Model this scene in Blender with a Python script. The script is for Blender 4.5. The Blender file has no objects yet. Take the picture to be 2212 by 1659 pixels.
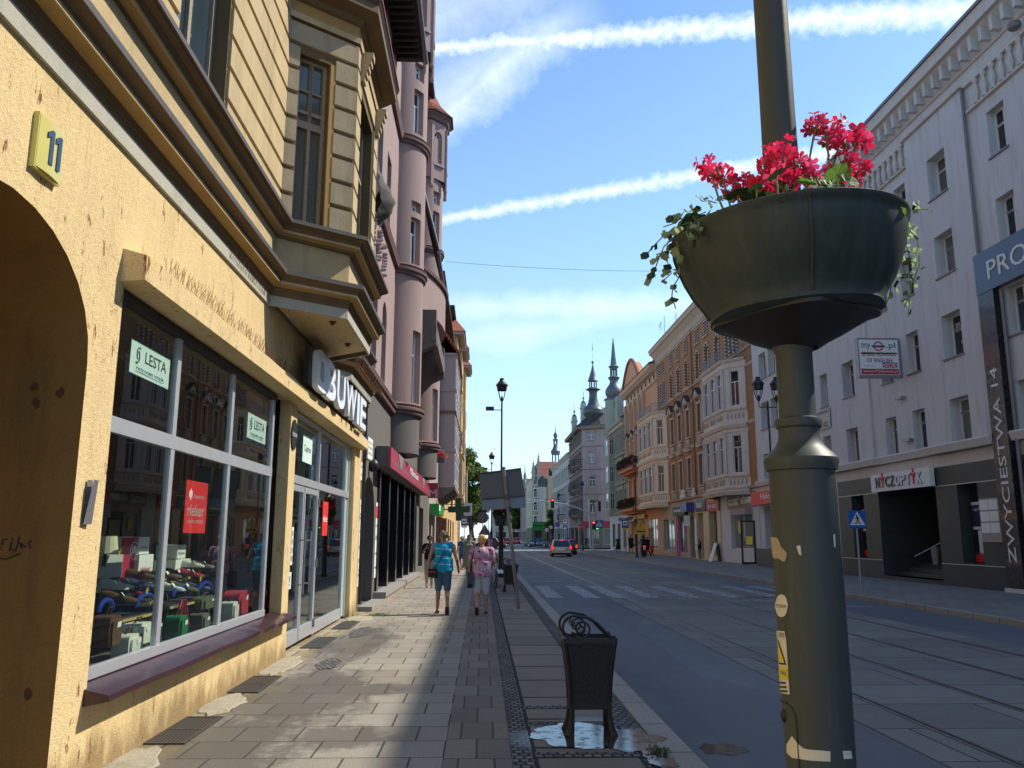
import bpy, bmesh, math, random
from mathutils import Vector, Matrix, noise as mnoise
random.seed(7)
SC = bpy.context.scene; COL = SC.collection
R = math.radians
# ---------------------------------------------------------------- camera
CZ = 1.65; LENS = 28.9; PITCH = R(10.5); YAW = R(2.0); ROLL = R(0.2)
cd = bpy.data.cameras.new('camera'); cam = bpy.data.objects.new('camera', cd); COL.objects.link(cam)
cd.sensor_width = 36; cd.lens = LENS; cd.clip_end = 5000; cd.clip_start = 0.05
RM = Matrix.Rotation(-YAW, 3, 'Z') @ Matrix.Rotation(math.pi/2+PITCH, 3, 'X') @ Matrix.Rotation(ROLL, 3, 'Z')
cam.matrix_world = Matrix.Translation((0, 0, CZ)) @ RM.to_4x4()
SC.camera = cam
def ray(u, v): return RM @ Vector(((u-1106)/(LENS/36*2212), -(v-829.5)/(LENS/36*2212), -1))
def onX(u, v, x): d = ray(u, v); t = x/d.x; return (d.y*t, CZ+d.z*t)
def onY(u, v, y): d = ray(u, v); t = y/d.y; return (d.x*t, CZ+d.z*t)
def onG(u, v, z=0): d = ray(u, v); t = (z-CZ)/d.z; return (d.x*t, d.y*t)
# ---------------------------------------------------------------- light
SUN_AZ = R(20); SUN_EL = R(46.8)
sd = Vector((math.cos(SUN_EL)*math.cos(SUN_AZ), math.cos(SUN_EL)*math.sin(SUN_AZ), math.sin(SUN_EL)))
sl = bpy.data.lights.new('sun', 'SUN'); sl.energy = 4.5; sl.angle = R(0.53); sl.color = (1.0, 0.92, 0.78)
so = bpy.data.objects.new('sun', sl); COL.objects.link(so); so.location = (30, 10, 60)
so.rotation_euler = (-sd).to_track_quat('-Z', 'Y').to_euler()
W = bpy.data.worlds.new('World'); SC.world = W; W.use_nodes = True
SC.view_settings.view_transform = 'Standard'; SC.view_settings.look = 'None'
SC.view_settings.exposure = 0.4; SC.view_settings.gamma = 1
try: SC.view_settings.use_curve_mapping = False
except Exception: pass
SC.cycles.max_bounces = 7; SC.cycles.diffuse_bounces = 4; SC.cycles.transparent_max_bounces = 16
SC.cycles.sample_clamp_indirect = 6
def world():
 nt = W.node_tree; N = nt.nodes; L = nt.links; N.clear()
 out = N.new('ShaderNodeOutputWorld'); bg = N.new('ShaderNodeBackground')
 sky = N.new('ShaderNodeTexSky'); sky.sky_type = 'NISHITA'; sky.sun_disc = False
 sky.sun_elevation = SUN_EL; sky.sun_rotation = math.pi/2 - SUN_AZ
 sky.air_density = 1.0; sky.dust_density = 0.4; sky.ozone_density = 2.2; sky.altitude = 200
 bg.inputs['Strength'].default_value = 0.165
 tc = N.new('ShaderNodeTexCoord')
 def m(op, a, b=None, c=None):
  n = N.new('ShaderNodeMath'); n.operation = op
  for i, x in enumerate((a, b, c)):
   if x is None: continue
   if isinstance(x, (int, float)): n.inputs[i].default_value = x
   else: L.new(x, n.inputs[i])
  return n.outputs[0]
 def dot(v):
  n = N.new('ShaderNodeVectorMath'); n.operation = 'DOT_PRODUCT'
  L.new(tc.outputs['Generated'], n.inputs[0]); n.inputs[1].default_value = v
  return n.outputs['Value']
 def noise(sc, det=6, rough=.6, w=0):
  n = N.new('ShaderNodeTexNoise'); n.inputs['Scale'].default_value = sc; n.inputs['Detail'].default_value = det
  n.inputs['Roughness'].default_value = rough
  mp = N.new('ShaderNodeMapping'); mp.inputs['Location'].default_value = (w, w*2, w*.7)
  L.new(tc.outputs['Generated'], mp.inputs['Vector']); L.new(mp.outputs[0], n.inputs['Vector'])
  return n.outputs['Fac']
 total = None
 trails = [((900, 108), (2212, 10), .012, .020, .8, 80, 1), ((900, 482), (1700, 346), .0085, .013, .72, 84, 2),
   ((905, 290), (1240, 20), .035, .05, .55, 22, 3), ((1000, 660), (1560, 655), .026, .024, .42, 15, 4),
   ((900, 60), (1200, -90), .07, .08, .42, 12, 8),
   ((960, 740), (1500, 650), .03, .02, .34, 14, 6), ((880, 300), (1140, 60), .05, .03, .4, 14, 7)]
 for (a, b, w0, w1, st, sc, k) in trails:
  A = ray(*a).normalized(); B = ray(*b).normalized(); n = A.cross(B).normalized(); t = (B-A).normalized()
  sN = noise(sc, 8, .66, k*3.1); sF = noise(sc*.25, 3, .5, k*1.7)
  across = m('ADD', dot(n), m('MULTIPLY', m('SUBTRACT', sF, .5), w0*.9))
  along = m('DIVIDE', m('SUBTRACT', dot(t), A.dot(t)), (B-A).length)
  wd = m('ADD', w0, m('MULTIPLY', along, w1-w0))
  e = m('SUBTRACT', 1.0, m('DIVIDE', m('ABSOLUTE', across), wd))
  e = m('ADD', m('MULTIPLY', e, 1.0), m('MULTIPLY', m('SUBTRACT', sN, .55), 1.7))
  cl = N.new('ShaderNodeClamp'); L.new(e, cl.inputs[0])
  e = m('MULTIPLY', cl.outputs[0], st)
  if k in (3, 8, 7, 6, 4):
   c2 = N.new('ShaderNodeClamp'); L.new(m('MULTIPLY', m('SUBTRACT', 1.15, along), 2.5), c2.inputs[0]); e = m('MULTIPLY', e, c2.outputs[0])
   c3 = N.new('ShaderNodeClamp'); L.new(m('MULTIPLY', m('ADD', along, .25), 3), c3.inputs[0]); e = m('MULTIPLY', e, c3.outputs[0])
  c4 = N.new('ShaderNodeClamp'); L.new(m('MULTIPLY', dot((0, 1, 0)), 4), c4.inputs[0]); e = m('MULTIPLY', e, c4.outputs[0])
  total = e if total is None else m('MAXIMUM', total, e)
 el = dot((0, 0, 1)); hz = m('POWER', m('MAXIMUM', m('SUBTRACT', 1.0, m('MULTIPLY', m('MAXIMUM', el, 0.0), 1.35)), 0.0), 2.2)
 veil = m('ADD', m('MULTIPLY', hz, .58), m('MULTIPLY', m('MAXIMUM', m('SUBTRACT', noise(3, 5, .6, 9), .5), 0.0), .4))
 mx0 = N.new('ShaderNodeMix'); mx0.data_type = 'RGBA'; L.new(veil, mx0.inputs[0]); gr = N.new('ShaderNodeMix'); gr.data_type = 'RGBA'; gr.blend_type = 'MULTIPLY'; gr.inputs[0].default_value = 1; L.new(sky.outputs[0], gr.inputs[6]); gr.inputs[7].default_value = (.80, .98, 1.06, 1); L.new(gr.outputs[2], mx0.inputs[6]); mx0.inputs[7].default_value = (4.6, 6.0, 7.4, 1)
 mx = N.new('ShaderNodeMix'); mx.data_type = 'RGBA'; L.new(total, mx.inputs[0]); L.new(mx0.outputs[2], mx.inputs[6]); mx.inputs[7].default_value = (6.0, 6.5, 6.8, 1)
 L.new(mx.outputs[2], bg.inputs['Color']); L.new(bg.outputs[0], out.inputs[0])
world()
# ---------------------------------------------------------------- materials
MATS = {}
def nodes(name):
 m = bpy.data.materials.new(name); m.use_nodes = True; nt = m.node_tree; b = nt.nodes['Principled BSDF']; MATS[name] = m
 return m, nt, nt.nodes, nt.links, b
def rgb(c, a=1): return (c[0], c[1], c[2], a)
def setb(b, rough=.8, metal=0, spec=.5, coat=0):
 b.inputs['Roughness'].default_value = rough; b.inputs['Metallic'].default_value = metal
 b.inputs['Specular IOR Level'].default_value = spec; b.inputs['Coat Weight'].default_value = coat
def mixc(nt, fac, a, b, mode='MIX'):
 n = nt.nodes.new('ShaderNodeMix'); n.data_type = 'RGBA'; n.blend_type = mode
 for i, x in ((0, fac), (6, a), (7, b)):
  if isinstance(x, (int, float)): n.inputs[i].default_value = x
  elif isinstance(x, tuple): n.inputs[i].default_value = rgb(x)
  else: nt.links.new(x, n.inputs[i])
 return n.outputs[2]
def mth(nt, op, a, b=None):
 n = nt.nodes.new('ShaderNodeMath'); n.operation = op
 for i, x in enumerate((a, b)):
  if x is None: continue
  if isinstance(x, (int, float)): n.inputs[i].default_value = x
  else: nt.links.new(x, n.inputs[i])
 return n.outputs[0]
def coord(nt, scale=(1, 1, 1), loc=(0, 0, 0), rot=(0, 0, 0), world=True):
 if world: g = nt.nodes.new('ShaderNodeNewGeometry').outputs['Position']
 else: g = nt.nodes.new('ShaderNodeTexCoord').outputs['Object']
 mp = nt.nodes.new('ShaderNodeMapping'); mp.inputs['Scale'].default_value = scale; mp.inputs['Location'].default_value = loc; mp.inputs['Rotation'].default_value = rot
 nt.links.new(g, mp.inputs['Vector']); return mp.outputs[0]
def nz(nt, vec, scale, det=5, rough=.6, typ='noise'):
 n = nt.nodes.new('ShaderNodeTexNoise'); n.inputs['Scale'].default_value = scale
 n.inputs['Detail'].default_value = det; n.inputs['Roughness'].default_value = rough
 nt.links.new(vec, n.inputs['Vector']); return n.outputs['Fac']
def ramp(nt, fac, stops):
 r = nt.nodes.new('ShaderNodeValToRGB'); e = r.color_ramp.elements
 while len(e) < len(stops): e.new(.5)
 for i, (p, c) in enumerate(stops):
  e[i].position = p; e[i].color = rgb(c) if isinstance(c, tuple) else (c, c, c, 1)
 nt.links.new(fac, r.inputs[0]); return r.outputs[0]
def bump(nt, b, h, strength=.3, dist=.02):
 n = nt.nodes.new('ShaderNodeBump'); n.inputs['Strength'].default_value = strength; n.inputs['Distance'].default_value = dist
 nt.links.new(h, n.inputs['Height']); nt.links.new(n.outputs[0], b.inputs['Normal'])
def plaster(name, c, dark=.75, rough=.9, scale=1.2, bmp=.25, dirt=None, dirtamt=.35, fine=30, world=False):
 m, nt, N, L, b = nodes(name); setb(b, rough, 0, .25)
 v = coord(nt, world=world)
 big = ramp(nt, nz(nt, v, scale, 6, .65), [(.32, 0.0), (.68, 1.0)])
 col = mixc(nt, big, tuple(x*dark for x in c), c)
 f = nz(nt, v, fine, 4, .6)
 col = mixc(nt, .35, col, mixc(nt, f, tuple(x*.7 for x in c), tuple(min(1, x*1.2) for x in c)))
 vs = coord(nt, (1.6, 1.6, .22), world=world)
 st = ramp(nt, nz(nt, vs, 2.2, 6, .7), [(.5, 0.0), (.75, 1.0)])
 col = mixc(nt, mth(nt, 'MULTIPLY', st, dirtamt), col, dirt or tuple(x*.35 for x in c))
 spk = ramp(nt, nz(nt, v, fine*3, 3, .7), [(.36, 0.0), (.64, 1.0)]); col = mixc(nt, .22, col, mixc(nt, spk, tuple(x*.45 for x in c), tuple(min(1, x*1.35) for x in c)))
 L.new(col, b.inputs['Base Color']); bump(nt, b, mth(nt, 'ADD', f, mth(nt, 'ADD', mth(nt, 'MULTIPLY', spk, .4), mth(nt, 'MULTIPLY', big, .5))), bmp, .012)
 return m
def simple(name, c, rough=.6, metal=0, spec=.5, var=.12, scale=8, coat=0, bmp=0, world=False):
 m, nt, N, L, b = nodes(name); setb(b, rough, metal, spec, coat)
 v = coord(nt, world=world); f = nz(nt, v, scale, 5, .6)
 L.new(mixc(nt, f, tuple(x*(1-var) for x in c), tuple(min(1, x*(1+var)) for x in c)), b.inputs['Base Color'])
 if rough > .15: L.new(mth(nt, 'ADD', rough-.1, mth(nt, 'MULTIPLY', f, .2)), b.inputs['Roughness'])
 if bmp: bump(nt, b, nz(nt, v, scale*6, 4, .6), bmp, .004)
 return m
def emis(name, c, s):
 m, nt, N, L, b = nodes(name); b.inputs['Base Color'].default_value = rgb(c); b.inputs['Emission Color'].default_value = rgb(c); b.inputs['Emission Strength'].default_value = s; return m
def glass(name, tint=(.62, .68, .66), ior=1.55, rough=.0, extra=0.0):
 m, nt, N, L, b = nodes(name); N.remove(b)
 o = [n for n in N if n.type == 'OUTPUT_MATERIAL'][0]
 t = N.new('ShaderNodeBsdfTransparent'); t.inputs[0].default_value = rgb(tint)
 g = N.new('ShaderNodeBsdfGlossy'); g.inputs['Roughness'].default_value = rough; g.inputs[0].default_value = (.9, .95, .95, 1)
 f = N.new('ShaderNodeFresnel'); f.inputs[0].default_value = ior
 mx = N.new('ShaderNodeMixShader'); gq = N.new('ShaderNodeNewGeometry'); L.new(mth(nt, 'MULTIPLY', mth(nt, 'ADD', f.outputs[0], extra), mth(nt, 'SUBTRACT', 1.0, gq.outputs['Backfacing'])), mx.inputs[0]); L.new(t.outputs[0], mx.inputs[1]); L.new(g.outputs[0], mx.inputs[2]); L.new(mx.outputs[0], o.inputs[0])
 return m
def pane_mat(name, c, rough=.03, spec=.6, cur=None):
 m, nt, N, L, b = nodes(name); setb(b, rough, 0, spec)
 v = coord(nt, (1, 1, .2), world=True); f = nz(nt, v, 4, 3, .5)
 a = mixc(nt, f, tuple(x*.5 for x in c), tuple(x*1.5 for x in c))
 L.new(a, b.inputs['Base Color']); bump(nt, b, nz(nt, coord(nt, world=True), 1.5, 2, .5), .05, .02)
 return m
def brickmat(name, c1, c2, mortar, bw, bh, ms=.012, rough=.85, rot=(0, 0, 0), offs=.5, bm=.4, axis='yz', loc=(0, 0, 0), freq=2):
 m, nt, N, L, b = nodes(name); setb(b, rough, 0, .3)
 p = N.new('ShaderNodeNewGeometry').outputs['Position']
 s = N.new('ShaderNodeSeparateXYZ'); L.new(p, s.inputs[0]); cb = N.new('ShaderNodeCombineXYZ')
 ia, ib = {'yz': (1, 2), 'xy': (0, 1), 'xz': (0, 2), 'yx': (1, 0)}[axis]
 L.new(mth(nt, 'ADD', s.outputs[ia], loc[0]), cb.inputs[0]); L.new(mth(nt, 'ADD', s.outputs[ib], loc[1]), cb.inputs[1])
 t = N.new('ShaderNodeTexBrick'); L.new(cb.outputs[0], t.inputs['Vector']); t.inputs['Scale'].default_value = 1
 t.inputs['Color1'].default_value = rgb(c1); t.inputs['Color2'].default_value = rgb(c2); t.inputs['Mortar'].default_value = rgb(mortar)
 t.inputs['Brick Width'].default_value = bw; t.inputs['Row Height'].default_value = bh; t.inputs['Mortar Size'].default_value = ms; t.inputs['Mortar Smooth'].default_value = .1
 t.offset = offs; t.offset_frequency = freq
 v = coord(nt, world=True); f = nz(nt, v, 1.1, 6, .65); g = nz(nt, v, 60, 3, .6)
 col = mixc(nt, .5, t.outputs['Color'], mixc(nt, f, (.25, .25, .25), (1.0, 1.0, 1.0)), 'MULTIPLY')
 col = mixc(nt, .35, col, mixc(nt, ramp(nt, g, [(.3, 0.0), (.7, 1.0)]), (.35, .35, .35), (1.5, 1.5, 1.5)), 'MULTIPLY')
 L.new(col, b.inputs['Base Color'])
 bump(nt, b, mth(nt, 'ADD', mth(nt, 'MULTIPLY', g, .15), mth(nt, 'SUBTRACT', 1.0, t.outputs['Fac'])), bm, .01)
 return m, nt, b, col, f, g, v
# ---------------------------------------------------------------- mesh builder
class Frame:
 def __init__(s, O, S=(0, 1), N=(1, 0), tx=1):
  s.O = O; s.S = Vector(S).normalized(); s.N = Vector(N).normalized(); s.tx = tx
 def __call__(s, p):
  a, d, z = p
  return (s.O[0]+s.S.x*a+s.N.x*d, s.O[1]+s.S.y*a+s.N.y*d, s.O[2]+z)
ORG = {}
class MB:
 def __init__(s, fr=None): s.v = []; s.f = []; s.fr = fr; s.mi = []; s.cur = 0
 def add(s, vs, fs):
  n = len(s.v)
  s.v += [s.fr(p) if s.fr else tuple(p) for p in vs]
  s.f += [tuple(i+n for i in f) for f in fs]; s.mi += [s.cur]*len(fs); return s
 def box(s, x0, x1, y0, y1, z0, z1):
  v = [(x, y, z) for x in (x0, x1) for y in (y0, y1) for z in (z0, z1)]
  return s.add(v, [(0, 1, 3, 2), (4, 6, 7, 5), (0, 4, 5, 1), (2, 3, 7, 6), (0, 2, 6, 4), (1, 5, 7, 3)])
 def hexa(s, b, t):
  return s.add(list(b)+list(t), [(3, 2, 1, 0), (4, 5, 6, 7), (0, 1, 5, 4), (1, 2, 6, 5), (2, 3, 7, 6), (3, 0, 4, 7)])
 def quad(s, a, b, c, d): return s.add([a, b, c, d], [(0, 1, 2, 3)])
 def poly(s, pts): return s.add(pts, [tuple(range(len(pts)))])
 def prism(s, pts, lo, hi, ax=2):
  def mk(p, h): q = list(p); q.insert(ax, h); return tuple(q)
  n = len(pts); v = [mk(p, lo) for p in pts]+[mk(p, hi) for p in pts]
  f = [tuple(range(n))[::-1], tuple(range(n, 2*n))]+[(i, (i+1) % n, n+(i+1) % n, n+i) for i in range(n)]
  return s.add(v, f)
 def lathe(s, prof, c=(0, 0, 0), seg=24, a0=0, a1=2*math.pi, cap=True, sc=(1, 1)):
  full = abs(a1-a0-2*math.pi) < 1e-6; n = seg if full else seg+1; v = []; f = []
  for (r, z) in prof:
   for i in range(n):
    a = a0+(a1-a0)*i/seg; v.append((c[0]+r*sc[0]*math.cos(a), c[1]+r*sc[1]*math.sin(a), c[2]+z))
  for j in range(len(prof)-1):
   for i in range(seg):
    k = (i+1) % n; f.append((j*n+i, j*n+k, (j+1)*n+k, (j+1)*n+i))
  if cap:
   if prof[0][0] > 1e-4: f.append(tuple(range(n))[::-1])
   if prof[-1][0] > 1e-4: f.append(tuple(range((len(prof)-1)*n, len(prof)*n)))
  return s.add(v, f)
 def tube(s, pts, r, seg=8, cap=True):
  pts = [Vector(p) for p in pts]; n = len(pts); rs = r if isinstance(r, (list, tuple)) else [r]*n
  v = []; f = []; up = None
  for i, p in enumerate(pts):
   t = (pts[min(i+1, n-1)]-pts[max(i-1, 0)]).normalized()
   if up is None: up = Vector((0, 0, 1)) if abs(t.z) < .9 else Vector((1, 0, 0))
   a = t.cross(up).normalized(); b = a.cross(t).normalized(); up = b
   for k in range(seg):
    w = 2*math.pi*k/seg; v.append(tuple(p+a*math.cos(w)*rs[i]+b*math.sin(w)*rs[i]))
  for i in range(n-1):
   for k in range(seg):
    q = (k+1) % seg; f.append((i*seg+k, i*seg+q, (i+1)*seg+q, (i+1)*seg+k))
  if cap: f += [tuple(range(seg))[::-1], tuple(range((n-1)*seg, n*seg))]
  return s.add(v, f)
 def ball(s, c, r, seg=10, rings=7, rot=None):
  rr = r if isinstance(r, (list, tuple)) else (r, r, r); v = []; f = []
  for j in range(rings+1):
   t = math.pi*j/rings
   for i in range(seg):
    a = 2*math.pi*i/seg; q = Vector((rr[0]*math.sin(t)*math.cos(a), rr[1]*math.sin(t)*math.sin(a), rr[2]*math.cos(t)))
    if rot: q = rot @ q
    v.append((c[0]+q.x, c[1]+q.y, c[2]+q.z))
  for j in range(rings):
   for i in range(seg):
    k = (i+1) % seg; f.append((j*seg+i, (j+1)*seg+i, (j+1)*seg+k, j*seg+k))
  return s.add(v, f)
 def sweep(s, prof, path, close=False):
  n = len(path); offs = []
  for i in range(n):
   if i == 0: d1 = d2 = Vector(path[1])-Vector(path[0])
   elif i == n-1: d1 = d2 = Vector(path[-1])-Vector(path[-2])
   else: d1 = Vector(path[i])-Vector(path[i-1]); d2 = Vector(path[i+1])-Vector(path[i])
   d1 = d1.normalized(); d2 = d2.normalized(); n1 = Vector((-d1.y, d1.x)); n2 = Vector((-d2.y, d2.x))
   m = (n1+n2).normalized(); offs.append(m/max(.3, m.dot(n1)))
  k = len(prof); v = []; f = []
  for i in range(n):
   for (o, z) in prof: v.append((path[i][0]+offs[i].x*o, path[i][1]+offs[i].y*o, z))
  for i in range(n-1):
   for j in range(k): q = (j+1) % k; f.append((i*k+j, (i+1)*k+j, (i+1)*k+q, i*k+q))
  f += [tuple(range(k))[::-1], tuple(range((n-1)*k, n*k))]
  return s.add(v, f)
 def build(s, name, mat, parent=None, smooth=False, label=None, norm=True):
  me = bpy.data.meshes.new(name)
  ob = bpy.data.objects.new(name, me); COL.objects.link(ob)
  org = ORG.get(parent.name) if parent else None
  vs = s.v
  if org is not None and org != 0:
   inv = org; vs = [tuple(inv @ Vector(p)) for p in s.v]
  me.from_pydata(vs, [], s.f)
  mats = mat if isinstance(mat, (list, tuple)) else [mat]
  for m in mats: me.materials.append(MATS[m] if isinstance(m, str) else m)
  if len(mats) > 1: me.polygons.foreach_set('material_index', s.mi)
  if norm:
   bm = bmesh.new(); bm.from_mesh(me); bmesh.ops.recalc_face_normals(bm, faces=bm.faces); bm.to_mesh(me); bm.free()
  if smooth:
   me.polygons.foreach_set('use_smooth', [True]*len(me.polygons))
   try: me.set_sharp_from_angle(angle=R(smooth if isinstance(smooth, (int, float)) and smooth is not True else 38))
   except Exception: pass
  if parent: ob.parent = parent; ORG[ob.name] = org
  if label: ob['label'] = label
  return ob
def thing(name, label, cat, loc=(0, 0, 0), rz=0, group=None):
 o = bpy.data.objects.new(name, None); COL.objects.link(o); o.location = loc; o.rotation_euler = (0, 0, rz); o.empty_display_size = .2
 ORG[o.name] = (Matrix.Translation(loc) @ Matrix.Rotation(rz, 4, 'Z')).inverted()
 o['label'] = label; o['category'] = cat
 if group: o['group'] = group
 return o
def tag(o, label, cat, group=None):
 o['label'] = label; o['category'] = cat
 if group: o['group'] = group
 return o
def struct(name, mb, mat, kind='structure', smooth=False):
 o = mb.build(name, mat, None, smooth); o['kind'] = kind; return o
def solo(name, mb, mat, label, cat, loc, group=None, smooth=False, rz=0):
 t = MB(); inv = (Matrix.Translation(loc) @ Matrix.Rotation(rz, 4, 'Z')).inverted()
 mb.v = [tuple(inv @ Vector(p)) for p in mb.v]
 o = mb.build(name, mat, None, smooth); o.location = loc; o.rotation_euler = (0, 0, rz); return tag(o, label, cat, group)
def dup(o, loc=None, rz=None, label=None, parent=None, group=None):
 c = o.copy(); COL.objects.link(c)
 if parent: c.parent = parent
 for ch in o.children: dup(ch, parent=c)
 if loc is not None: c.location = loc
 if rz is not None: c.rotation_euler = (0, 0, rz)
 if label: c['label'] = label
 if group: c['group'] = group
 return c
_tc = {}
def text(body, fr, s, d, z, w=None, h=None, ext=.01, mat='white_paint', parent=None, name='lettering', tx=1, rot=0, bold=0, shear=0, mb=None, sx=None):
 cu = bpy.data.curves.new('t', 'FONT'); cu.body = body; cu.align_x = 'LEFT'; cu.offset = bold; cu.shear = shear; cu.resolution_u = 3
 to = bpy.data.objects.new('t', cu); me = bpy.data.meshes.new_from_object(to)
 vs = [v.co.copy() for v in me.vertices]; fs = [tuple(p.vertices) for p in me.polygons]
 bpy.data.objects.remove(to); bpy.data.curves.remove(cu); bpy.data.meshes.remove(me)
 if not vs: return None
 x0 = min(v.x for v in vs); x1 = max(v.x for v in vs); y0 = min(v.y for v in vs); y1 = max(v.y for v in vs)
 kx = ky = None
 if w: kx = w/(x1-x0)
 if h: ky = h/(y1-y0)
 kx = kx or ky; ky = ky or kx
 m = mb or MB(fr); n = len(vs); cr, sr = math.cos(rot), math.sin(rot)
 def P(v, dd):
  a = (v.x-(x0+x1)/2)*kx; b = (v.y-(y0+y1)/2)*ky; a, b = a*cr-b*sr, a*sr+b*cr
  return (s+a*tx, dd, z+b)
 V = [P(v, d+ext) for v in vs]
 F = list(fs)
 if ext > .006:
  from collections import Counter
  ec = Counter(); dirc = {}
  for f in fs:
   for i in range(len(f)):
    a, b = f[i], f[(i+1) % len(f)]; key = (min(a, b), max(a, b)); ec[key] += 1; dirc[key] = (a, b)
  V += [P(v, d) for v in vs]
  for key, c in ec.items():
   if c == 1: a, b = dirc[key]; F.append((a, b, b+n, a+n))
 m.add(V, F)
 if mb: return None
 return m.build(name, mat, parent, norm=False)
# == palette
plaster('yellow_plaster', (.78, .59, .31), .82, .92, 1.4, .6, dirt=(.33, .20, .08), dirtamt=.38, fine=26, world=True)
def scar(name):
 m = MATS[name]; nt = m.node_tree; b = nt.nodes['Principled BSDF']; L = nt.links
 src = b.inputs['Base Color'].links[0].from_socket
 v = coord(nt, (1, 1, .35), world=True); n = nz(nt, v, 9, 8, .75)
 k = ramp(nt, n, [(.61, 0.0), (.635, 1.0)])
 vo = nt.nodes.new('ShaderNodeTexVoronoi'); vo.feature = 'DISTANCE_TO_EDGE'; vo.inputs['Scale'].default_value = .9
 wob = nt.nodes.new('ShaderNodeVectorMath'); wob.operation = 'ADD'
 nn = nt.nodes.new('ShaderNodeTexNoise'); nn.inputs['Scale'].default_value = 4; nn.inputs['Detail'].default_value = 6
 cc = coord(nt, world=True); L.new(cc, nn.inputs['Vector']); L.new(cc, wob.inputs[0]); L.new(nn.outputs['Color'], wob.inputs[1]); L.new(wob.outputs[0], vo.inputs['Vector'])
 cr = ramp(nt, vo.outputs['Distance'], [(.0, 1.0), (.006, 0.0)])
 cm = ramp(nt, nz(nt, v, .7, 3, .5), [(.5, 0.0), (.58, 1.0)])
 gv = ramp(nt, nz(nt, coord(nt, (1, 1, .06), world=True), 55, 4, .65), [(.57, 0.0), (.66, 1.0)]); crk = mth(nt, 'MAXIMUM', mth(nt, 'MULTIPLY', cr, cm), mth(nt, 'MULTIPLY', gv, .32))
 L.new(mixc(nt, mth(nt, 'MAXIMUM', k, mth(nt, 'MULTIPLY', crk, .8)), src, (.22, .10, .035)), b.inputs['Base Color'])
 sep = nt.nodes.new('ShaderNodeSeparateXYZ'); g = nt.nodes.new('ShaderNodeNewGeometry'); L.new(g.outputs['Position'], sep.inputs[0])
 low = mth(nt, 'SUBTRACT', 1.0, mth(nt, 'DIVIDE', sep.outputs[2], .5))
 dm = ramp(nt, mth(nt, 'ADD', mth(nt, 'MULTIPLY', low, .55), nz(nt, v, 3, 6, .7)), [(.72, 0.0), (.98, 1.0)])
 s2 = b.inputs['Base Color'].links[0].from_socket
 L.new(mixc(nt, mth(nt, 'MULTIPLY', dm, .75), s2, (.20, .13, .06)), b.inputs['Base Color'])
scar('yellow_plaster')
plaster('cream_plaster', (.56, .435, .25), .72, .9, 1.6, .2, dirt=(.16, .12, .07), dirtamt=.45, world=True)
plaster('soot_plaster', (.44, .36, .24), .62, .9, 2.0, .25, dirt=(.10, .075, .05), dirtamt=.6, world=True)
plaster('ochre_plaster', (.46, .29, .11), .8, .9, 2.0, .2, dirt=(.2, .12, .05), world=True)
plaster('brown_mould', (.19, .13, .07), .6, .8, 2.5, .2, world=True)
plaster('joint_brown', (.17, .12, .06), .7, .9, 2.5, .2, world=True)
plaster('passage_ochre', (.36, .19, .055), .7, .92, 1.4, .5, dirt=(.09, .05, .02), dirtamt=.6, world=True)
plaster('grey_band', (.46, .45, .38), .85, .9, 3, .1, world=True)
simple('zinc', (.20, .19, .20), .5, .3, var=.25)
simple('drip_edge', (.075, .065, .06), .6, var=.4)
simple('maroon_metal', (.045, .015, .022), .34, .15, .5, var=.4, scale=5, coat=.15)
simple('silver_frame', (.55, .57, .60), .38, .5, var=.06)
simple('white_frame', (.75, .75, .74), .5, 0, var=.05)
simple('old_frame', (.30, .25, .18), .8, 0, var=.5, scale=30)
simple('dark_frame', (.03, .03, .035), .5)
simple('white_paint', (.80, .80, .80), .6, var=.03)
simple('letter_white', (.78, .83, .90), .4, var=.04)
simple('black', (.012, .012, .014), .5, var=.2)
simple('dark_metal', (.03, .03, .034), .42, .3, var=.3)
simple('steel', (.55, .55, .56), .28, .9, var=.1)
simple('grey_steel', (.30, .31, .33), .45, .7, var=.2)
simple('mint_paper', (.62, .78, .72), .6, var=.02)
simple('red_paper', (.72, .03, .03), .5, var=.05)
simple('crimson', (.42, .02, .06), .5, var=.08)
simple('white_card', (.75, .78, .74), .7, var=.04)
simple('dark_green_ink', (.01, .03, .025), .6)
simple('yellow_enamel', (.60, .54, .15), .35, var=.06, coat=.3)
simple('blue_ink', (.03, .06, .14), .5)
simple('rust', (.12, .045, .02), .9, var=.5, scale=25)
pane_mat('pane_dark', (.022, .026, .030)); pane_mat('pane_blue', (.035, .055, .075)); pane_mat('pane_curtain', (.15, .15, .14), .06, .8)
pane_mat('pane_beige', (.10, .085, .06), .06, .7)
glass('shop_glass', (.90, .94, .92), 1.5, 0, .02)
simple('frosted', (.42, .56, .50), .25, var=.05)
def hullbox(mb, s0, s1, z0, z1, back=-10, d=0):
 mb.quad((s0, d, z0), (s0, back, z0), (s0, back, z1), (s0, d, z1)); mb.quad((s1, d, z0), (s1, back, z0), (s1, back, z1), (s1, d, z1))
 mb.quad((s0, d, z1), (s1, d, z1), (s1, back, z1), (s0, back, z1)); mb.quad((s0, back, z0), (s1, back, z0), (s1, back, z1), (s0, back, z1))
def arcpts(a, b, z, rise, n=14): return [((a+b)/2-(b-a)/2*math.cos(math.pi*i/n), z+rise*math.sin(math.pi*i/n)) for i in range(n+1)]
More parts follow.
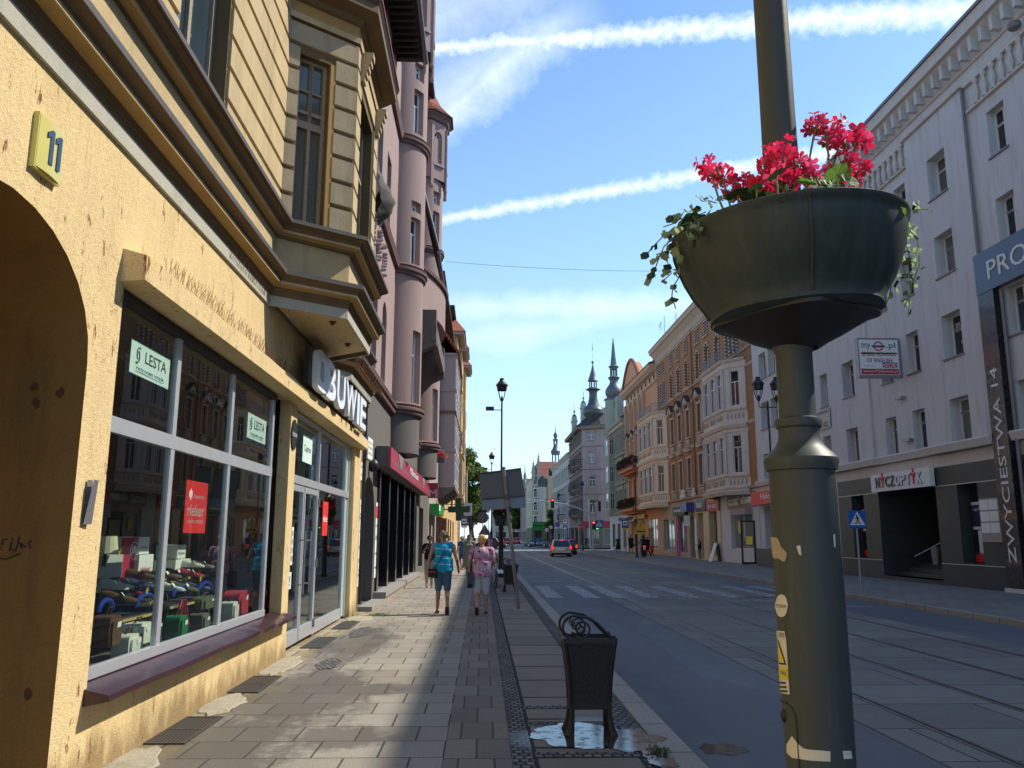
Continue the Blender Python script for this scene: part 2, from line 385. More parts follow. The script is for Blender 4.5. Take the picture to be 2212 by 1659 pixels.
def wall(mb, s0, s1, z0, z1, holes=(), depth=.2, d=0.0, mi_rev=None):
 S = sorted(set([s0, s1]+[x for h in holes for x in (h[0], h[1]) if s0 < x < s1]))
 Z = sorted(set([z0, z1]+[x for h in holes for x in (h[2], h[3]) if z0 < x < z1]))
 for i in range(len(S)-1):
  for j in range(len(Z)-1):
   cs = (S[i]+S[i+1])/2; cz = (Z[j]+Z[j+1])/2
   if any(h[0] < cs < h[1] and h[2] < cz < h[3] for h in holes): continue
   mb.quad((S[i], d, Z[j]), (S[i+1], d, Z[j]), (S[i+1], d, Z[j+1]), (S[i], d, Z[j+1]))
 cur = mb.cur
 for h in holes:
  a, b, c, e = h[:4]; dp = h[5] if len(h) > 5 and h[5] else depth; rise = h[4] if len(h) > 4 else 0
  if mi_rev is not None: mb.cur = mi_rev
  q = d-dp
  mb.quad((a, d, c), (a, q, c), (a, q, e-rise), (a, d, e-rise)); mb.quad((b, d, c), (b, q, c), (b, q, e-rise), (b, d, e-rise))
  if c > z0+1e-3: mb.quad((a, d, c), (b, d, c), (b, q, c), (a, q, c))
  if not rise: mb.quad((a, d, e), (b, d, e), (b, q, e), (a, q, e))
  else:
   P = arcpts(a, b, e-rise, rise)
   for i in range(len(P)-1): mb.quad((P[i][0], d, P[i][1]), (P[i+1][0], d, P[i+1][1]), (P[i+1][0], q, P[i+1][1]), (P[i][0], q, P[i][1]))
   mb.cur = cur
   for i in range(len(P)-1): mb.quad((P[i][0], d, P[i][1]), (P[i+1][0], d, P[i+1][1]), (P[i+1][0], d, e), (P[i][0], d, e))
  mb.cur = cur
def win(par, fr, a, b, c, e, d, style='T', fm='white_frame', pm='pane_dark', t=.055, name='window', rise=0, th=.05, tr=.68, extra=None, label=None):
 m = MB(fr); q = d+th
 m.box(a, a+t, d, q, c, e-rise); m.box(b-t, b, d, q, c, e-rise); m.box(a+t, b-t, d, q, c, c+t)
 if not rise: m.box(a+t, b-t, d, q, e-t, e)
 else:
  P = arcpts(a, b, e-rise, rise, 12); Q = arcpts(a+t, b-t, e-rise, rise-t, 12)
  for i in range(12):
   m.hexa([(P[i][0], d, P[i][1]), (P[i+1][0], d, P[i+1][1]), (Q[i+1][0], d, Q[i+1][1]), (Q[i][0], d, Q[i][1])], [(P[i][0], q, P[i][1]), (P[i+1][0], q, P[i+1][1]), (Q[i+1][0], q, Q[i+1][1]), (Q[i][0], q, Q[i][1])])
 mid = (a+b)/2; zt = c+(e-c)*tr; u = t*.5
 if style in 'T+': m.box(a+t, b-t, d, q, zt-u, zt+u)
 if style in 'T2': m.box(mid-u, mid+u, d, q, c+t, (zt-u) if style == 'T' else e-t-rise*.3)
 if style == '+': m.box(mid-u, mid+u, d, q-.004, c+t, e-t-rise*.3)
 if style == 'X':
  m.box(mid-u, mid+u, d, q-.004, c+t, e-t-rise*.3)
  for k in range(1, 4): zz = c+(e-c)*k/4; m.box(a+t, b-t, d, q, zz-.012, zz+.012)
 w = m.build(name, fm, par, label=label)
 g = MB(fr)
 if not rise: g.box(a+t*.5, b-t*.5, d-.01, d+.012, c+t*.5, e-t*.5)
 else: g.prism([(x, z) for x, z in [(a+t*.5, c+t*.5), (b-t*.5, c+t*.5)]+arcpts(a+t*.5, b-t*.5, e-rise, rise-t*.5, 12)[::-1]], d-.01, d+.012, 1)
 g.build('pane', pm, w)
 if extra: extra(w)
 return w
FL = Frame((0, 0, 0), (0, 1), (1, 0), 1)
def FX(x, side=1): return Frame((x, 0, 0), (0, 1), (side, 0), side)
# == building no. 11
L1 = FX(-2.7)
YE = 18.35
b1 = thing('yellow_tenement', 'yellow and cream tenement number 11 nearest the camera with shoe shop and angular bay', 'building', (-2.7, 9, 0))
w = MB(L1)
winz = (.60, 3.50)
holes = [(3.45, 5.58, 0, 3.60, .80, 5.5), (6.02, 11.55, .60, 3.52, 0, .16), (11.93, 17.45, .0, 3.5, 0, .14)]
wall(w, -9, YE, 0, 4.6, holes, .12, mi_rev=None)
hullbox(w, -9, YE, 0, 4.6, -9)
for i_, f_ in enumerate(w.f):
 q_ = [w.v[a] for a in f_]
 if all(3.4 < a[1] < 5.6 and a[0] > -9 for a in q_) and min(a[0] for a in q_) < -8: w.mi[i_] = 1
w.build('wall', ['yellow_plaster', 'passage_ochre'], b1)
p = MB(L1)
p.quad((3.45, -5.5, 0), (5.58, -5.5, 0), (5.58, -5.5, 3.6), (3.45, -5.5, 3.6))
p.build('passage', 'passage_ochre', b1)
p = MB(L1); p.box(5.56, 5.578, -.95, -.44, .40, .82); p.build('meter_cover', 'passage_ochre', b1)
for q_, (u, v) in enumerate(((60, 655), (137, 668), (88, 690), (75, 835), (78, 870), (130, 850), (60, 1500))):
 random.seed(q_); X_, z_ = onY(u, v, 5.576); p = MB(); p.poly([(X_+random.uniform(.02, .035)*math.cos(k*.7), 5.5755, z_+random.uniform(.02, .05)*math.sin(k*.7)) for k in range(9)]); p.build('chipped_spot', 'rust', b1)
p = MB(L1)
random.seed(3); xx = -.20
for ch in range(9):
 pts = []; n = random.randint(3, 5)
 for i in range(n): pts.append((5.574, xx-random.uniform(0, .07), 1.60+random.uniform(-.055, .055)-ch*.002))
 p.tube(pts, .004, 4); xx -= .055
p.tube([(5.574, -.3, 1.53), (5.574, -.4, 1.49), (5.574, -.48, 1.52), (5.574, -.53, 1.47)], .004, 4)
p.build('graffiti', 'black', b1)
BAYW = [(-9, 0), (10.0, 0), (10.62, .86), (12.78, .86), (13.5, 0), (16.05, 0), (16.6, .62), (17.75, .62), (18.3, 0)]
def rev(path): return path
lower = [(0, 4.47), (.03, 4.47), (.03, 4.60), (.04, 4.66), (.05, 4.66), (.06, 4.715), (.155, 4.735), (.165, 4.735), (.165, 4.768), (.17, 4.80), (.20, 4.82), (.235, 4.835), (.25, 4.84), (.25, 4.895), (.06, 4.93), (0, 4.93)]
def mould(profile, path, name, mat, ring=None):
 m = MB(L1); m.sweep([(o, z) for o, z in profile], path); return m.build(name, mat, b1)
def cornice(profile, path, mats, bands, parent, fr, name='cornice', shift=(0, 0)):
 m = MB(fr); k = len(profile); m.sweep([(o+shift[0], z+shift[1]) for o, z in profile], path)
 fi = 0; m.mi = []
 for i in range(len(path)-1):
  for j in range(k): m.mi.append(bands[j] if j < len(bands) else 0)
 m.mi += [0, 0]
 return m.build(name, mats, parent)
CM = ['cream_plaster', 'grey_band', 'brown_mould', 'ochre_plaster', 'drip_edge']
MAINP = BAYW[:5]+[(16.0, 0)]
lb = [1, 1, 2, 2, 2, 3, 0, 0, 2, 2, 2, 2, 4, 4, 4, 2]
cornice(lower, [(-9, 0), (10.0, 0), (10.62, .86), (12.78, .86), (13.5, 0), (15.2, 0)], CM, lb, b1, L1)
upper = [(0.02, 5.36), (.07, 5.36), (.08, 5.39), (.15, 5.41), (.165, 5.41), (.165, 5.44), (.18, 5.46), (.20, 5.485), (.255, 5.50), (.255, 5.51), (.28, 5.515), (.28, 5.565), (.08, 5.62), (0.02, 5.62)]
ub = [2, 2, 3, 0, 0, 2, 2, 2, 2, 2, 4, 4, 4, 2]
UP = [(-9, 0), (10.0, 0), (10.62, .86), (12.78, .86), (13.5, 0), (YE, 0)]
cornice(upper, UP, CM, ub, b1, L1)
cornice([(o, z-.08) for o, z in lower], [(14.0, 0), (14.6, .30), (17.2, .30), (17.8, 0), (YE, 0)], CM, lb, b1, L1)
u = MB(L1); UD = .05
whole = [(6.45, 7.74, 5.72, 8.3, 0, .22)]
wall(u, -9, YE, 4.92, 17.2, whole, .22, d=UD)
hullbox(u, -9, YE, 4.6, 17.2, -9, d=UD)
u.build('wall', 'joint_brown', b1)
fas = MB(L1); fas.sweep([(0, 4.93), (.012, 4.93), (.012, 5.36), (0, 5.36)], [(-9, .05), (10.0, .05), (10.64, .865), (12.76, .865), (13.4, .05)]); fas.build('fascia', 'cream_plaster', b1)
A0, A1, A2, A3 = (10.03, .05), (10.64, .865), (12.76, .865), (13.42, .05)
by = MB(L1)
def bfr(P, Q):
 P3 = (-2.7+P[1], P[0], 0); S = (Q[1]-P[1], Q[0]-P[0]); N = (S[1], -S[0])
 if N[0] < 0: N = (-N[0], -N[1])
 return Frame(P3, S, N), math.hypot(*S)
F1, l1 = bfr(A0, A1); F2, l2 = bfr(A1, A2); F3, l3 = bfr(A2, A3)
def raw(mb, fr): mb.fr = fr
raw(by, F1); wall(by, 0, l1, 4.9, 8.55, [(.19, .62, 5.60, 8.02, 0, .16)], .16)
raw(by, F2); wall(by, 0, l2, 4.9, 8.55, [(.42, 1.72, 5.62, 8.02, 0, .2)], .2)
raw(by, F3); wall(by, 0, l3, 4.9, 8.55, [])
raw(by, L1); by.prism([A0, A1, A2, A3], 4.50, 4.93) if False else None
by.build('bay_window', 'joint_brown', b1)
sb = MB(L1)
sb.add([(a, d, 4.535) for a, d in (A0, A1, A2, A3)], [(0, 1, 2, 3)])
sb.build('bay_underside', 'yellow_plaster', b1)
for a, d in ((11.0, .62), (12.3, .62)):
 m = MB(L1); m.lathe([(.001, -.05), (.022, -.045), (.03, -.02), (.055, 0)], (a, d, 4.53), 12); m.build('soffit_lamp', 'rust', b1, True)
win(b1, F1, .19, .62, 5.62, 8.02, -.15, '', 'old_frame', 'pane_beige', .045)
m = MB(F1); m.box(.235, .575, -.15, -.095, 7.02, 7.12); m.box(.39, .42, -.15, -.1, 7.12, 7.97); m.box(.235, .575, -.15, -.101, 7.55, 7.575); m.build('glazing_bar', 'old_frame', b1)
win(b1, F2, .42, 1.72, 5.64, 8.02, -.19, 'T', 'old_frame', 'pane_dark', .06, tr=.62)
win(b1, L1, 6.45, 7.74, 5.74, 8.3, UD-.2, 'T', 'old_frame', 'pane_blue', .07, tr=.72)
m = MB(L1); m.box(6.38, 7.8, .05, .2, 8.32, 8.42); m.box(6.3, 7.88, .05, .3, 8.42, 8.5); m.build('window_hood', 'soot_plaster', b1)
def rust(fr, s0, s1, z0, z1, step, holes, d, name='rustication', g=.042, pr=.03, mat='cream_plaster', pan=None):
 m = MB(fr); z = z0
 while z < z1-.05:
  zt = min(z+step-g, z1); segs = [(s0, s1)]
  for (a, b, c, e) in holes:
   if z < e and zt > c:
    ns = []
    for p_, q_ in segs:
     if b <= p_ or a >= q_: ns.append((p_, q_)); continue
     if a > p_: ns.append((p_, a))
     if b < q_: ns.append((b, q_))
    segs = ns
  for p_, q_ in segs:
   if q_-p_ > .03:
    t = .012
    m.hexa([(p_, d, z), (q_, d, z), (q_, d, zt), (p_, d, zt)], [(p_+.0, d+pr, z+t), (q_-.0, d+pr, z+t), (q_-.0, d+pr, zt-t), (p_+.0, d+pr, zt-t)])
  z += step
 return m.build(name, mat, b1 if pan is None else pan)
rust(L1, -9, 10.03, 5.66, 12.5, .356, [(6.42, 7.77, 5.5, 8.52)], UD)
rust(L1, 13.42, YE, 5.66, 8.5, .356, [], UD)
rust(F1, 0, l1+.01, 5.66, 8.45, .356, [(.17, .70, 5.5, 8.04)], 0, mat='soot_plaster')
rust(F2, -.01, l2+.01, 5.66, 8.45, .356, [(.36, 1.78, 5.5, 8.1)], 0)
m = MB(F1); m.box(.625, .70, -.1, .022, 5.62, 8.02); m.build('window_jamb', 'ochre_plaster', b1)
BP = [(9.9, .02), (10.03, .05), (10.64, .865), (12.76, .865), (13.42, .05), (13.5, .02)]
BP = [(10.0, .02), (10.64, .865), (12.76, .865), (13.45, .02)]
cornice([(0, 8.47), (.05, 8.48), (.06, 8.56), (.03, 8.58), (.03, 8.74), (.08, 8.76), (.10, 8.84), (.26, 8.87), (.30, 8.88), (.30, 9.0), (.34, 9.06), (0, 9.10)], BP, CM, [2, 0, 0, 3, 2, 2, 2, 2, 2, 4, 4, 4], b1, L1)
for a in (.22, l2-.3):
 m = MB(F2); [m.box(a, a+.16, .02, .20-.028*k, 8.42-.09*k, 8.51-.09*k) for k in range(5)]; m.build('console', 'cream_plaster', b1)
simple('red_tile', (.30, .085, .05), .8, var=.35, scale=20)
simple('dark_wood', (.035, .026, .022), .8, var=.3)
m = MB(L1); top = 10.0
ro = [(9.95, .0), (10.5, 1.22), (12.9, 1.22), (13.55, 0.0)]
for i in range(3):
 a, b = ro[i], ro[i+1]
 for k in range(7):
  t0, t1 = k/7, (k+1)/7
  def lp(P, t): return (P[0]+(11.7-P[0])*t*.5, P[1]*(1-t), 9.08+t*.95)
  A, B, C, D = lp(a, t0), lp(b, t0), lp(b, t1), lp(a, t1)
  m.add([A, B, C, D, (A[0], A[1], A[2]+.035), (B[0], B[1], B[2]+.035), (C[0], C[1], C[2]+.004), (D[0], D[1], D[2]+.004)], [(0, 1, 5, 4), (4, 5, 6, 7), (0, 3, 2, 1), (0, 4, 7, 3), (1, 2, 6, 5)])
m.build('bay_roof', 'red_tile', b1)
m = MB(L1); m.box(13.6, 23.1, -.5, .75, 15.95, 16.12)
for k in range(30): m.box(13.7+k*.31, 13.78+k*.31, 0.0, .68, 15.82, 15.949)
m.build('eave', 'dark_wood', b1)
m = MB(L1); m.prism([(-9, -9), (YE, -9), (YE, .0), (-9, .0)], 17.21, 17.4); m.build('roof', 'red_tile', b1)
m = MB(L1); m.tube([(13.6, .82, 16.1), (23.2, .82, 16.0)], .075, 10); m.build('gutter', 'zinc', b1, True)
m = MB(L1); random.seed(5)
n = 40; y0, y1 = 5.95, 18.15
for i in range(n):
 a = y0+(y1-y0)*i/n; b = y0+(y1-y0)*(i+1)/n; ha = 3.735+.008*math.sin(i*1.7)+.006*math.sin(i*.9); hb = 3.735+.008*math.sin((i+1)*1.7)+.006*math.sin((i+1)*.9)
 m.add([(a, 0, 3.50), (b, 0, 3.50), (b, .18, 3.515), (a, .18, 3.515), (a, 0, ha+.02), (b, 0, hb+.02), (b, .18, hb-.03), (a, .18, ha-.03)], [(0, 1, 2, 3), (4, 7, 6, 5), (3, 2, 6, 7)]+([(0, 3, 7, 4)] if i == 0 else [])+([(1, 5, 6, 2)] if i == n-1 else []))
m.build('lintel', 'yellow_plaster', b1)
m = MB(L1); y0, y1 = 5.98, 11.72; n = 24
for i in range(n):
 a = y0+(y1-y0)*i/n; b = y0+(y1-y0)*(i+1)/n
 f = lambda i: .012*math.sin(i*.8)+(.02*math.sin(i*2.1) if i > 14 else 0)
 m.add([(a, -.12, .64), (b, -.12, .64), (b, .17+f(i+1)*.4, .575+f(i+1)*.5), (a, .17+f(i)*.4, .575+f(i)*.5), (b, .175+f(i+1)*.4, .535+f(i+1)*.5), (a, .175+f(i)*.4, .535+f(i)*.5), (a, 0, .50), (b, 0, .50)], [(0, 1, 2, 3), (3, 2, 4, 5), (5, 4, 7, 6)]+([(0, 3, 5, 6)] if i == 0 else [])+([(1, 7, 4, 2)] if i == n-1 else []))
m.build('window_sill', 'maroon_metal', b1)
# ---- shop window: frame and three lights over three
GD = -.10
sw = MB(L1); S = [6.02, 7.46, 9.13, 10.92]; t = .045
for s in S: sw.box(s-t if s > 6.1 else s, s+t, GD-.03, GD+.02, .72, 3.5)
sw.box(6.06, 10.97, GD-.03, GD+.03, .64, .72); sw.box(6.06, 10.97, GD-.03, GD+.024, 2.41, 2.53)
shopw = sw.build('shop_window', 'silver_frame', b1)
sd2 = MB(L1); sd2.box(6.0, 11.0, GD-.03, GD+.03, 3.42, 3.5); sd2.build('head_frame', 'dark_frame', shopw)
for i in range(3):
 for (c, e) in ((.72, 2.41), (2.53, 3.42)):
  g = MB(L1); g.box(S[i]+t, S[i+1]-t, GD-.008, GD, c, e); g.build('pane', 'shop_glass', shopw)
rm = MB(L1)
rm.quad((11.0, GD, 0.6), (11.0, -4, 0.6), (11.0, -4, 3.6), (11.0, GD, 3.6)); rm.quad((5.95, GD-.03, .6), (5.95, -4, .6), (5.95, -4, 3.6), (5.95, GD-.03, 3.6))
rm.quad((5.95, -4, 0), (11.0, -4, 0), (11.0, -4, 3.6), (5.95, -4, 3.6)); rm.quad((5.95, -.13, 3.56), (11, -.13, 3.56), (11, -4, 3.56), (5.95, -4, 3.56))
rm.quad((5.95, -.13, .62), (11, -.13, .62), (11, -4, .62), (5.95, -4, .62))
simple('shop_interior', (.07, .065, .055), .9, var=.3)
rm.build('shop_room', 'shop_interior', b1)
# ---- glazed shop entrance: transom row, double door, side light
ew = MB(L1); z0, zt = .06, 2.44; G = -.12
xs = [11.97, 12.98, 14.18, 15.9, 17.35]
for s in (12.0, 14.2, 16.92, 17.38): ew.box(s-.035, s+.035, G-.03, G+.03, .04, 3.46)
ew.box(11.97, 17.4, G-.03, G+.035, 2.42, 2.54); ew.box(11.97, 17.4, G-.03, G+.03, 3.42, 3.48); ew.box(14.235, 16.885, G-.03, G+.025, .05, .24)
ent = ew.build('entrance_frame', 'silver_frame', b1)
for a, b, c, e in ((12.04, 14.16, 2.54, 3.42), (14.24, 16.88, 2.54, 3.42), (14.24, 16.88, .24, 2.42)):
 g = MB(L1); g.box(a, b, G-.006, G+.002, c, e); g.build('pane', 'shop_glass', ent)
for c, e in ((2.54, 3.42), (.06, 2.42)):
 g = MB(L1); g.box(16.96, 17.34, G-.006, G+.002, c, e); g.build('pane', 'frosted', ent)
for (a, b, hs) in ((12.04, 13.06, 1), (13.10, 14.16, -1)):
 m = MB(L1); t = .075
 m.box(a, a+t, G-.02, G+.035, .07, 2.40); m.box(b-t, b, G-.02, G+.035, .07, 2.40); m.box(a+t, b-t, G-.02, G+.034, .07, .27); m.box(a+t, b-t, G-.02, G+.034, 2.31, 2.40)
 dr = m.build('door', 'silver_frame', b1)
 g = MB(L1); g.box(a+t, b-t, G-.006, G+.002, .27, 2.31); g.build('pane', 'shop_glass', dr)
 hx = b-t-.12 if hs > 0 else a+t+.12
 h = MB(L1); h.tube([(hx, G+.12, .78), (hx, G+.12, 1.72)], .016, 8)
 for zz in (.92, 1.58): h.tube([(hx, G+.02, zz), (hx, G+.12, zz)], .012, 6)
 h.build('handle', 'steel', dr, True)
 for zz in (.24, 1.2, 2.2): h = MB(L1); h.tube([((a if hs > 0 else b), G+.05, zz-.07), ((a if hs > 0 else b), G+.05, zz+.07)], .02, 8); h.build('hinge', 'grey_steel', dr, True)
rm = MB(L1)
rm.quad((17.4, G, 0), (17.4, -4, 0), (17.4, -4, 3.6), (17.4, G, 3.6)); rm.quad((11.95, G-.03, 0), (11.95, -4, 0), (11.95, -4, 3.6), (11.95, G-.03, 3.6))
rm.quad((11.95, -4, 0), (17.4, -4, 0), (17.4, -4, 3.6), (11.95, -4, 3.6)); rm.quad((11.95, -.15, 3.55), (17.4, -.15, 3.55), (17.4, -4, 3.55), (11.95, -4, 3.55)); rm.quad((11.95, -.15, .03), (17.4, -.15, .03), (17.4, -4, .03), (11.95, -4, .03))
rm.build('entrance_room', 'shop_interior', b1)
# ---- number plate
np_ = thing('house_number_plate', 'yellow enamel house number plate reading 11 above the archway', 'sign', (-2.7, 4.77, 3.95))
m = MB(L1); m.box(4.63, 4.93, 0, .035, 3.79, 4.14); m.build('backplate', 'yellow_enamel', np_)
m = MB(L1)
for i in range(8):
 a0, a1 = i/8, (i+1)/8; f = lambda t: .037+.014*math.sin(math.pi*t)
 m.add([(4.64+.28*a0, f(a0), 3.80), (4.64+.28*a1, f(a1), 3.80), (4.64+.28*a1, f(a1), 4.13), (4.64+.28*a0, f(a0), 4.13), (4.64+.28*a0, .03, 3.80), (4.64+.28*a1, .03, 3.80), (4.64+.28*a1, .03, 4.13), (4.64+.28*a0, .03, 4.13)], [(0, 1, 2, 3), (0, 4, 5, 1), (3, 2, 6, 7)])
m.build('face', 'yellow_enamel', np_, 60)
for s in (4.725, 4.815): m = MB(L1); m.prism([(s+.02, 3.86), (s+.06, 3.86), (s+.06, 4.08), (s+.03, 4.08), (s-.012, 4.05), (s-.012, 4.015), (s+.02, 4.03)], .05, .056, 1); m.build('digit', 'blue_ink', np_)
m = MB(L1); m.add([(5.70, .02, 1.72), (5.80, .03, 1.72), (5.80, .05, 2.02), (5.72, .055, 2.02)], [(0, 1, 2, 3)]); m.add([(5.70, .012, 1.72), (5.80, .012, 1.72), (5.80, .012, 2.02), (5.72, .012, 2.02)], [(0, 1, 2, 3)])
solo('wall_marker_plate', m, 'zinc', 'bent pale metal survey plate on the pier between archway and shop window', 'sign', (-2.68, 5.75, 1.72))
# ---- OBUWIE sign
ob = thing('shop_sign', 'raised white letters OBUWIE standing above the shop lintel on dark backing', 'sign', (-2.6, 14.5, 3.75))
m = MB(L1); m.box(11.55, 17.3, .14, .21, 3.78, 4.33); m.build('backing', 'black', ob)
LW = [('O', 11.75, .72), ('B', 12.47, .80), ('U', 13.38, .80), ('W', 14.28, 1.18), ('I', 15.56, .30), ('E', 15.98, .78)]
for chx, s, wd in LW:
 if chx == 'O':
  m = MB(L1); rr_ = lambda a, w_, h_: (s+wd/2+w_*math.copysign(abs(math.cos(a))**.45, math.cos(a)), 4.05+h_*math.copysign(abs(math.sin(a))**.45, math.sin(a))); n_ = 32
  for i in range(n_):
   a, b_ = [2*math.pi*(q+.5)/n_ for q in (i, i+1)]; O1, O2, I1, I2 = rr_(a, wd/2, .3), rr_(b_, wd/2, .3), rr_(a, wd/2-.2, .15), rr_(b_, wd/2-.2, .15); m.hexa([(O1[0], .215, O1[1]), (O2[0], .215, O2[1]), (I2[0], .215, I2[1]), (I1[0], .215, I1[1])], [(O1[0], .30, O1[1]), (O2[0], .30, O2[1]), (I2[0], .30, I2[1]), (I1[0], .30, I1[1])])
  m.build('letter', 'letter_white', ob); continue
 text(chx, L1, s+wd/2, .215, 4.05, h=.60, w=wd, ext=.085, mat='letter_white', parent=ob, name='letter', bold=.022)
# ---- door plate
od = thing('round_name_plate', 'black oval plate lettered EVA-DAR on the pier beside the shop door', 'sign', (-2.69, 11.6, 3.06))
m = MB(L1); m.prism([(11.73+.165*math.cos(a*math.pi/16), 3.06+.215*math.sin(a*math.pi/16)) for a in range(32)], 0.0, .02, 1); m.build('plate', 'black', od)
text('EVA-DAR', L1, 11.73, .022, 3.06, w=.26, h=.055, ext=.003, mat='white_paint', parent=od)
# ---- anti-bird spikes
m = MB(L1); random.seed(9)
def spikes(m, y0, y1, d, z, n, r=.0014, L=.17):
 for i in range(n):
  y = y0+(y1-y0)*i/n+random.uniform(-.01, .01)
  for a in (-.55, .05, .6):
   b = a+random.uniform(-.15, .15); m.tube([(y, d, z), (y+L*math.sin(b)*.6, d+L*.45*random.uniform(-.3, 1), z+L*math.cos(b)*.9)], r, 3, False)
spikes(m, 6.5, 11.3, .12, 3.73, 90); spikes(m, 11.3, 17.5, .16, 3.72, 80)
m.build('bird_spikes', 'rust', b1)
m = MB(L1); spikes(m, 8.3, 9.9, .03, 4.5, 34); m.build('bird_spikes', 'rust', b1)
m = MB(L1); spikes(m, 13.6, 17.4, .5, 4.55, 60, .003, .25); m.build('bird_spikes', 'rust', b1)
# == ground
def wetmat(name, c1, c2, mortar, bw, bh, axis, loc, wets, ms=.008, offs=0.0, dark=.42, bm=.35, freq=2, gen=None):
 m, nt, b, col, f, g, v = brickmat(name, c1, c2, mortar, bw, bh, ms, .85, axis=axis, loc=loc, offs=offs, bm=bm, freq=freq)
 N, L = nt.nodes, nt.links
 s = N.new('ShaderNodeSeparateXYZ'); L.new(N.new('ShaderNodeNewGeometry').outputs['Position'], s.inputs[0])
 wob = mth(nt, 'SUBTRACT', nz(nt, coord(nt, (2.2, .8, 1), world=True), 1.0, 6, .65), .5)
 tot = 0.0
 for (cx, cy, rx, ry, amp) in wets:
  dx = mth(nt, 'DIVIDE', mth(nt, 'SUBTRACT', s.outputs[0], cx), rx); dy = mth(nt, 'DIVIDE', mth(nt, 'SUBTRACT', s.outputs[1], cy), ry)
  d = mth(nt, 'SQRT', mth(nt, 'ADD', mth(nt, 'MULTIPLY', dx, dx), mth(nt, 'MULTIPLY', dy, dy)))
  e = mth(nt, 'ADD', mth(nt, 'SUBTRACT', 1.0, d), mth(nt, 'MULTIPLY', wob, amp))
  tot = e if isinstance(tot, float) else mth(nt, 'MAXIMUM', tot, e)
 src = b.inputs['Base Color'].links[0].from_socket
 spots = ramp(nt, nz(nt, coord(nt, (1.5, .5, 1), world=True), 1.3, 7, .7), [(.62, 0.0), (.66, 1.0)])
 if wets:
  wet = ramp(nt, mth(nt, 'ADD', tot, mth(nt, 'MULTIPLY', mth(nt, 'SUBTRACT', nz(nt, coord(nt, world=True), 9, 6, .7), .5), 1.1)), [(.0, 0.0), (.4, 1.0)])
 else: wet = mth(nt, 'MULTIPLY', spots, 0.0)
 if gen: wet = mth(nt, 'MAXIMUM', wet, mth(nt, 'MULTIPLY', spots, gen))
 L.new(mixc(nt, mth(nt, 'MULTIPLY', wet, 1-dark), src, mixc(nt, .5, (.03, .025, .02), (.05, .045, .04))), b.inputs['Base Color'])
 L.new(mth(nt, 'SUBTRACT', .88, mth(nt, 'MULTIPLY', wet, .45)), b.inputs['Roughness'])
 return m
WETS = [(-2.05, 7.0, .75, 1.5, 1.5), (-1.9, 9.3, .9, 1.9, 1.6), (-1.95, 13.5, .6, 3.0, 1.5), (-1.2, 7.3, .6, .5, 1.6), (-1.2, 9.5, .5, .5, 2), (-2.2, 5.2, .7, 1.5, 1.2)]
wetmat('slabs_main', (.37, .34, .285), (.285, .25, .20), (.09, .08, .065), .5, .52, 'xy', (.28, .1), WETS, .009, .5)
wetmat('slabs_side', (.28, .24, .20), (.21, .18, .15), (.035, .03, .028), .82, 1.04, 'xy', (-.41, .35), [(.95, 7.9, .3, .25, 1)], .03, 0, gen=.2)
wetmat('slabs_edge', (.27, .235, .19), (.19, .16, .13), (.07, .06, .05), .272, .62, 'xy', (.3, .2), [], .008, .5)
wetmat('cobbles', (.26, .25, .235), (.12, .115, .11), (.03, .028, .025), .075, .085, 'xy', (0, 0), [(.95, 7.3, 1, .5, 1)], .012, .5, bm=.9)
wetmat('gutter_slabs', (.40, .34, .22), (.28, .22, .13), (.09, .07, .05), .42, .6, 'xy', (0, 0), WETS, .012, .3, dark=.55)
wetmat('granite_kerb', (.40, .385, .34), (.33, .315, .28), (.10, .09, .08), 30, .98, 'xy', (15, .1), [], .012, 0)
wetmat('far_pavement', (.31, .30, .28), (.25, .24, .225), (.07, .06, .05), .5, .5, 'xy', (0, 0), [], .01, .5)
wetmat('tram_slabs', (.27, .27, .245), (.20, .20, .185), (.03, .03, .03), 2.6, 1.15, 'xy', (-.12, 0), [], .011, .5, bm=.2)
m, nt, N, L, b = nodes('asphalt'); setb(b, .8, 0, .35)
v = coord(nt, world=True); n1 = nz(nt, coord(nt, (1, .25, 1), world=True), .6, 7, .7); n2 = nz(nt, v, 90, 3, .6)
c = mixc(nt, ramp(nt, n1, [(.35, 0.0), (.65, 1.0)]), (.095, .108, .124), (.148, .160, .176)); c = mixc(nt, .5, c, mixc(nt, n2, (.1, .1, .1), (1.9, 1.9, 1.9)), 'MULTIPLY'); pt = N.new('ShaderNodeTexVoronoi'); pt.inputs['Scale'].default_value = .16; L.new(coord(nt, (2.2, .5, 1), world=True), pt.inputs['Vector']); ps = N.new('ShaderNodeSeparateColor'); L.new(pt.outputs['Color'], ps.inputs[0]); c = mixc(nt, .32, c, mixc(nt, ps.outputs[0], (.45, .45, .45), (1.3, 1.3, 1.3)), 'MULTIPLY'); oil = ramp(nt, nz(nt, coord(nt, (1.4, .5, 1), world=True), 1.6, 6, .7), [(.62, 0.0), (.72, 1.0)]); c = mixc(nt, mth(nt, 'MULTIPLY', oil, .5), c, (.03, .03, .033))
L.new(c, b.inputs['Base Color']); bump(nt, b, n2, .35, .006)
plaster('old_cement', (.40, .36, .27), .7, .9, 6, .6, dirt=(.12, .10, .06), dirtamt=.6, fine=14, world=True)
m, nt, N, L, b = nodes('road_paint'); setb(b, .7, 0, .3)
v = coord(nt, world=True); n1 = ramp(nt, nz(nt, coord(nt, (3, 1, 1), world=True), 5, 8, .75), [(.44, 0.0), (.60, 1.0)])
L.new(mixc(nt, n1, (.13, .135, .14), (.42, .43, .42)), b.inputs['Base Color'])
XC = -2.7
def sheet(name, mat, x0, x1, y0, y1, z, kind='structure'):
 m = MB(); m.quad((x0, y0, z), (x1, y0, z), (x1, y1, z), (x0, y1, z)); return struct(name, m, mat, kind)
YA, YB = -20, 100
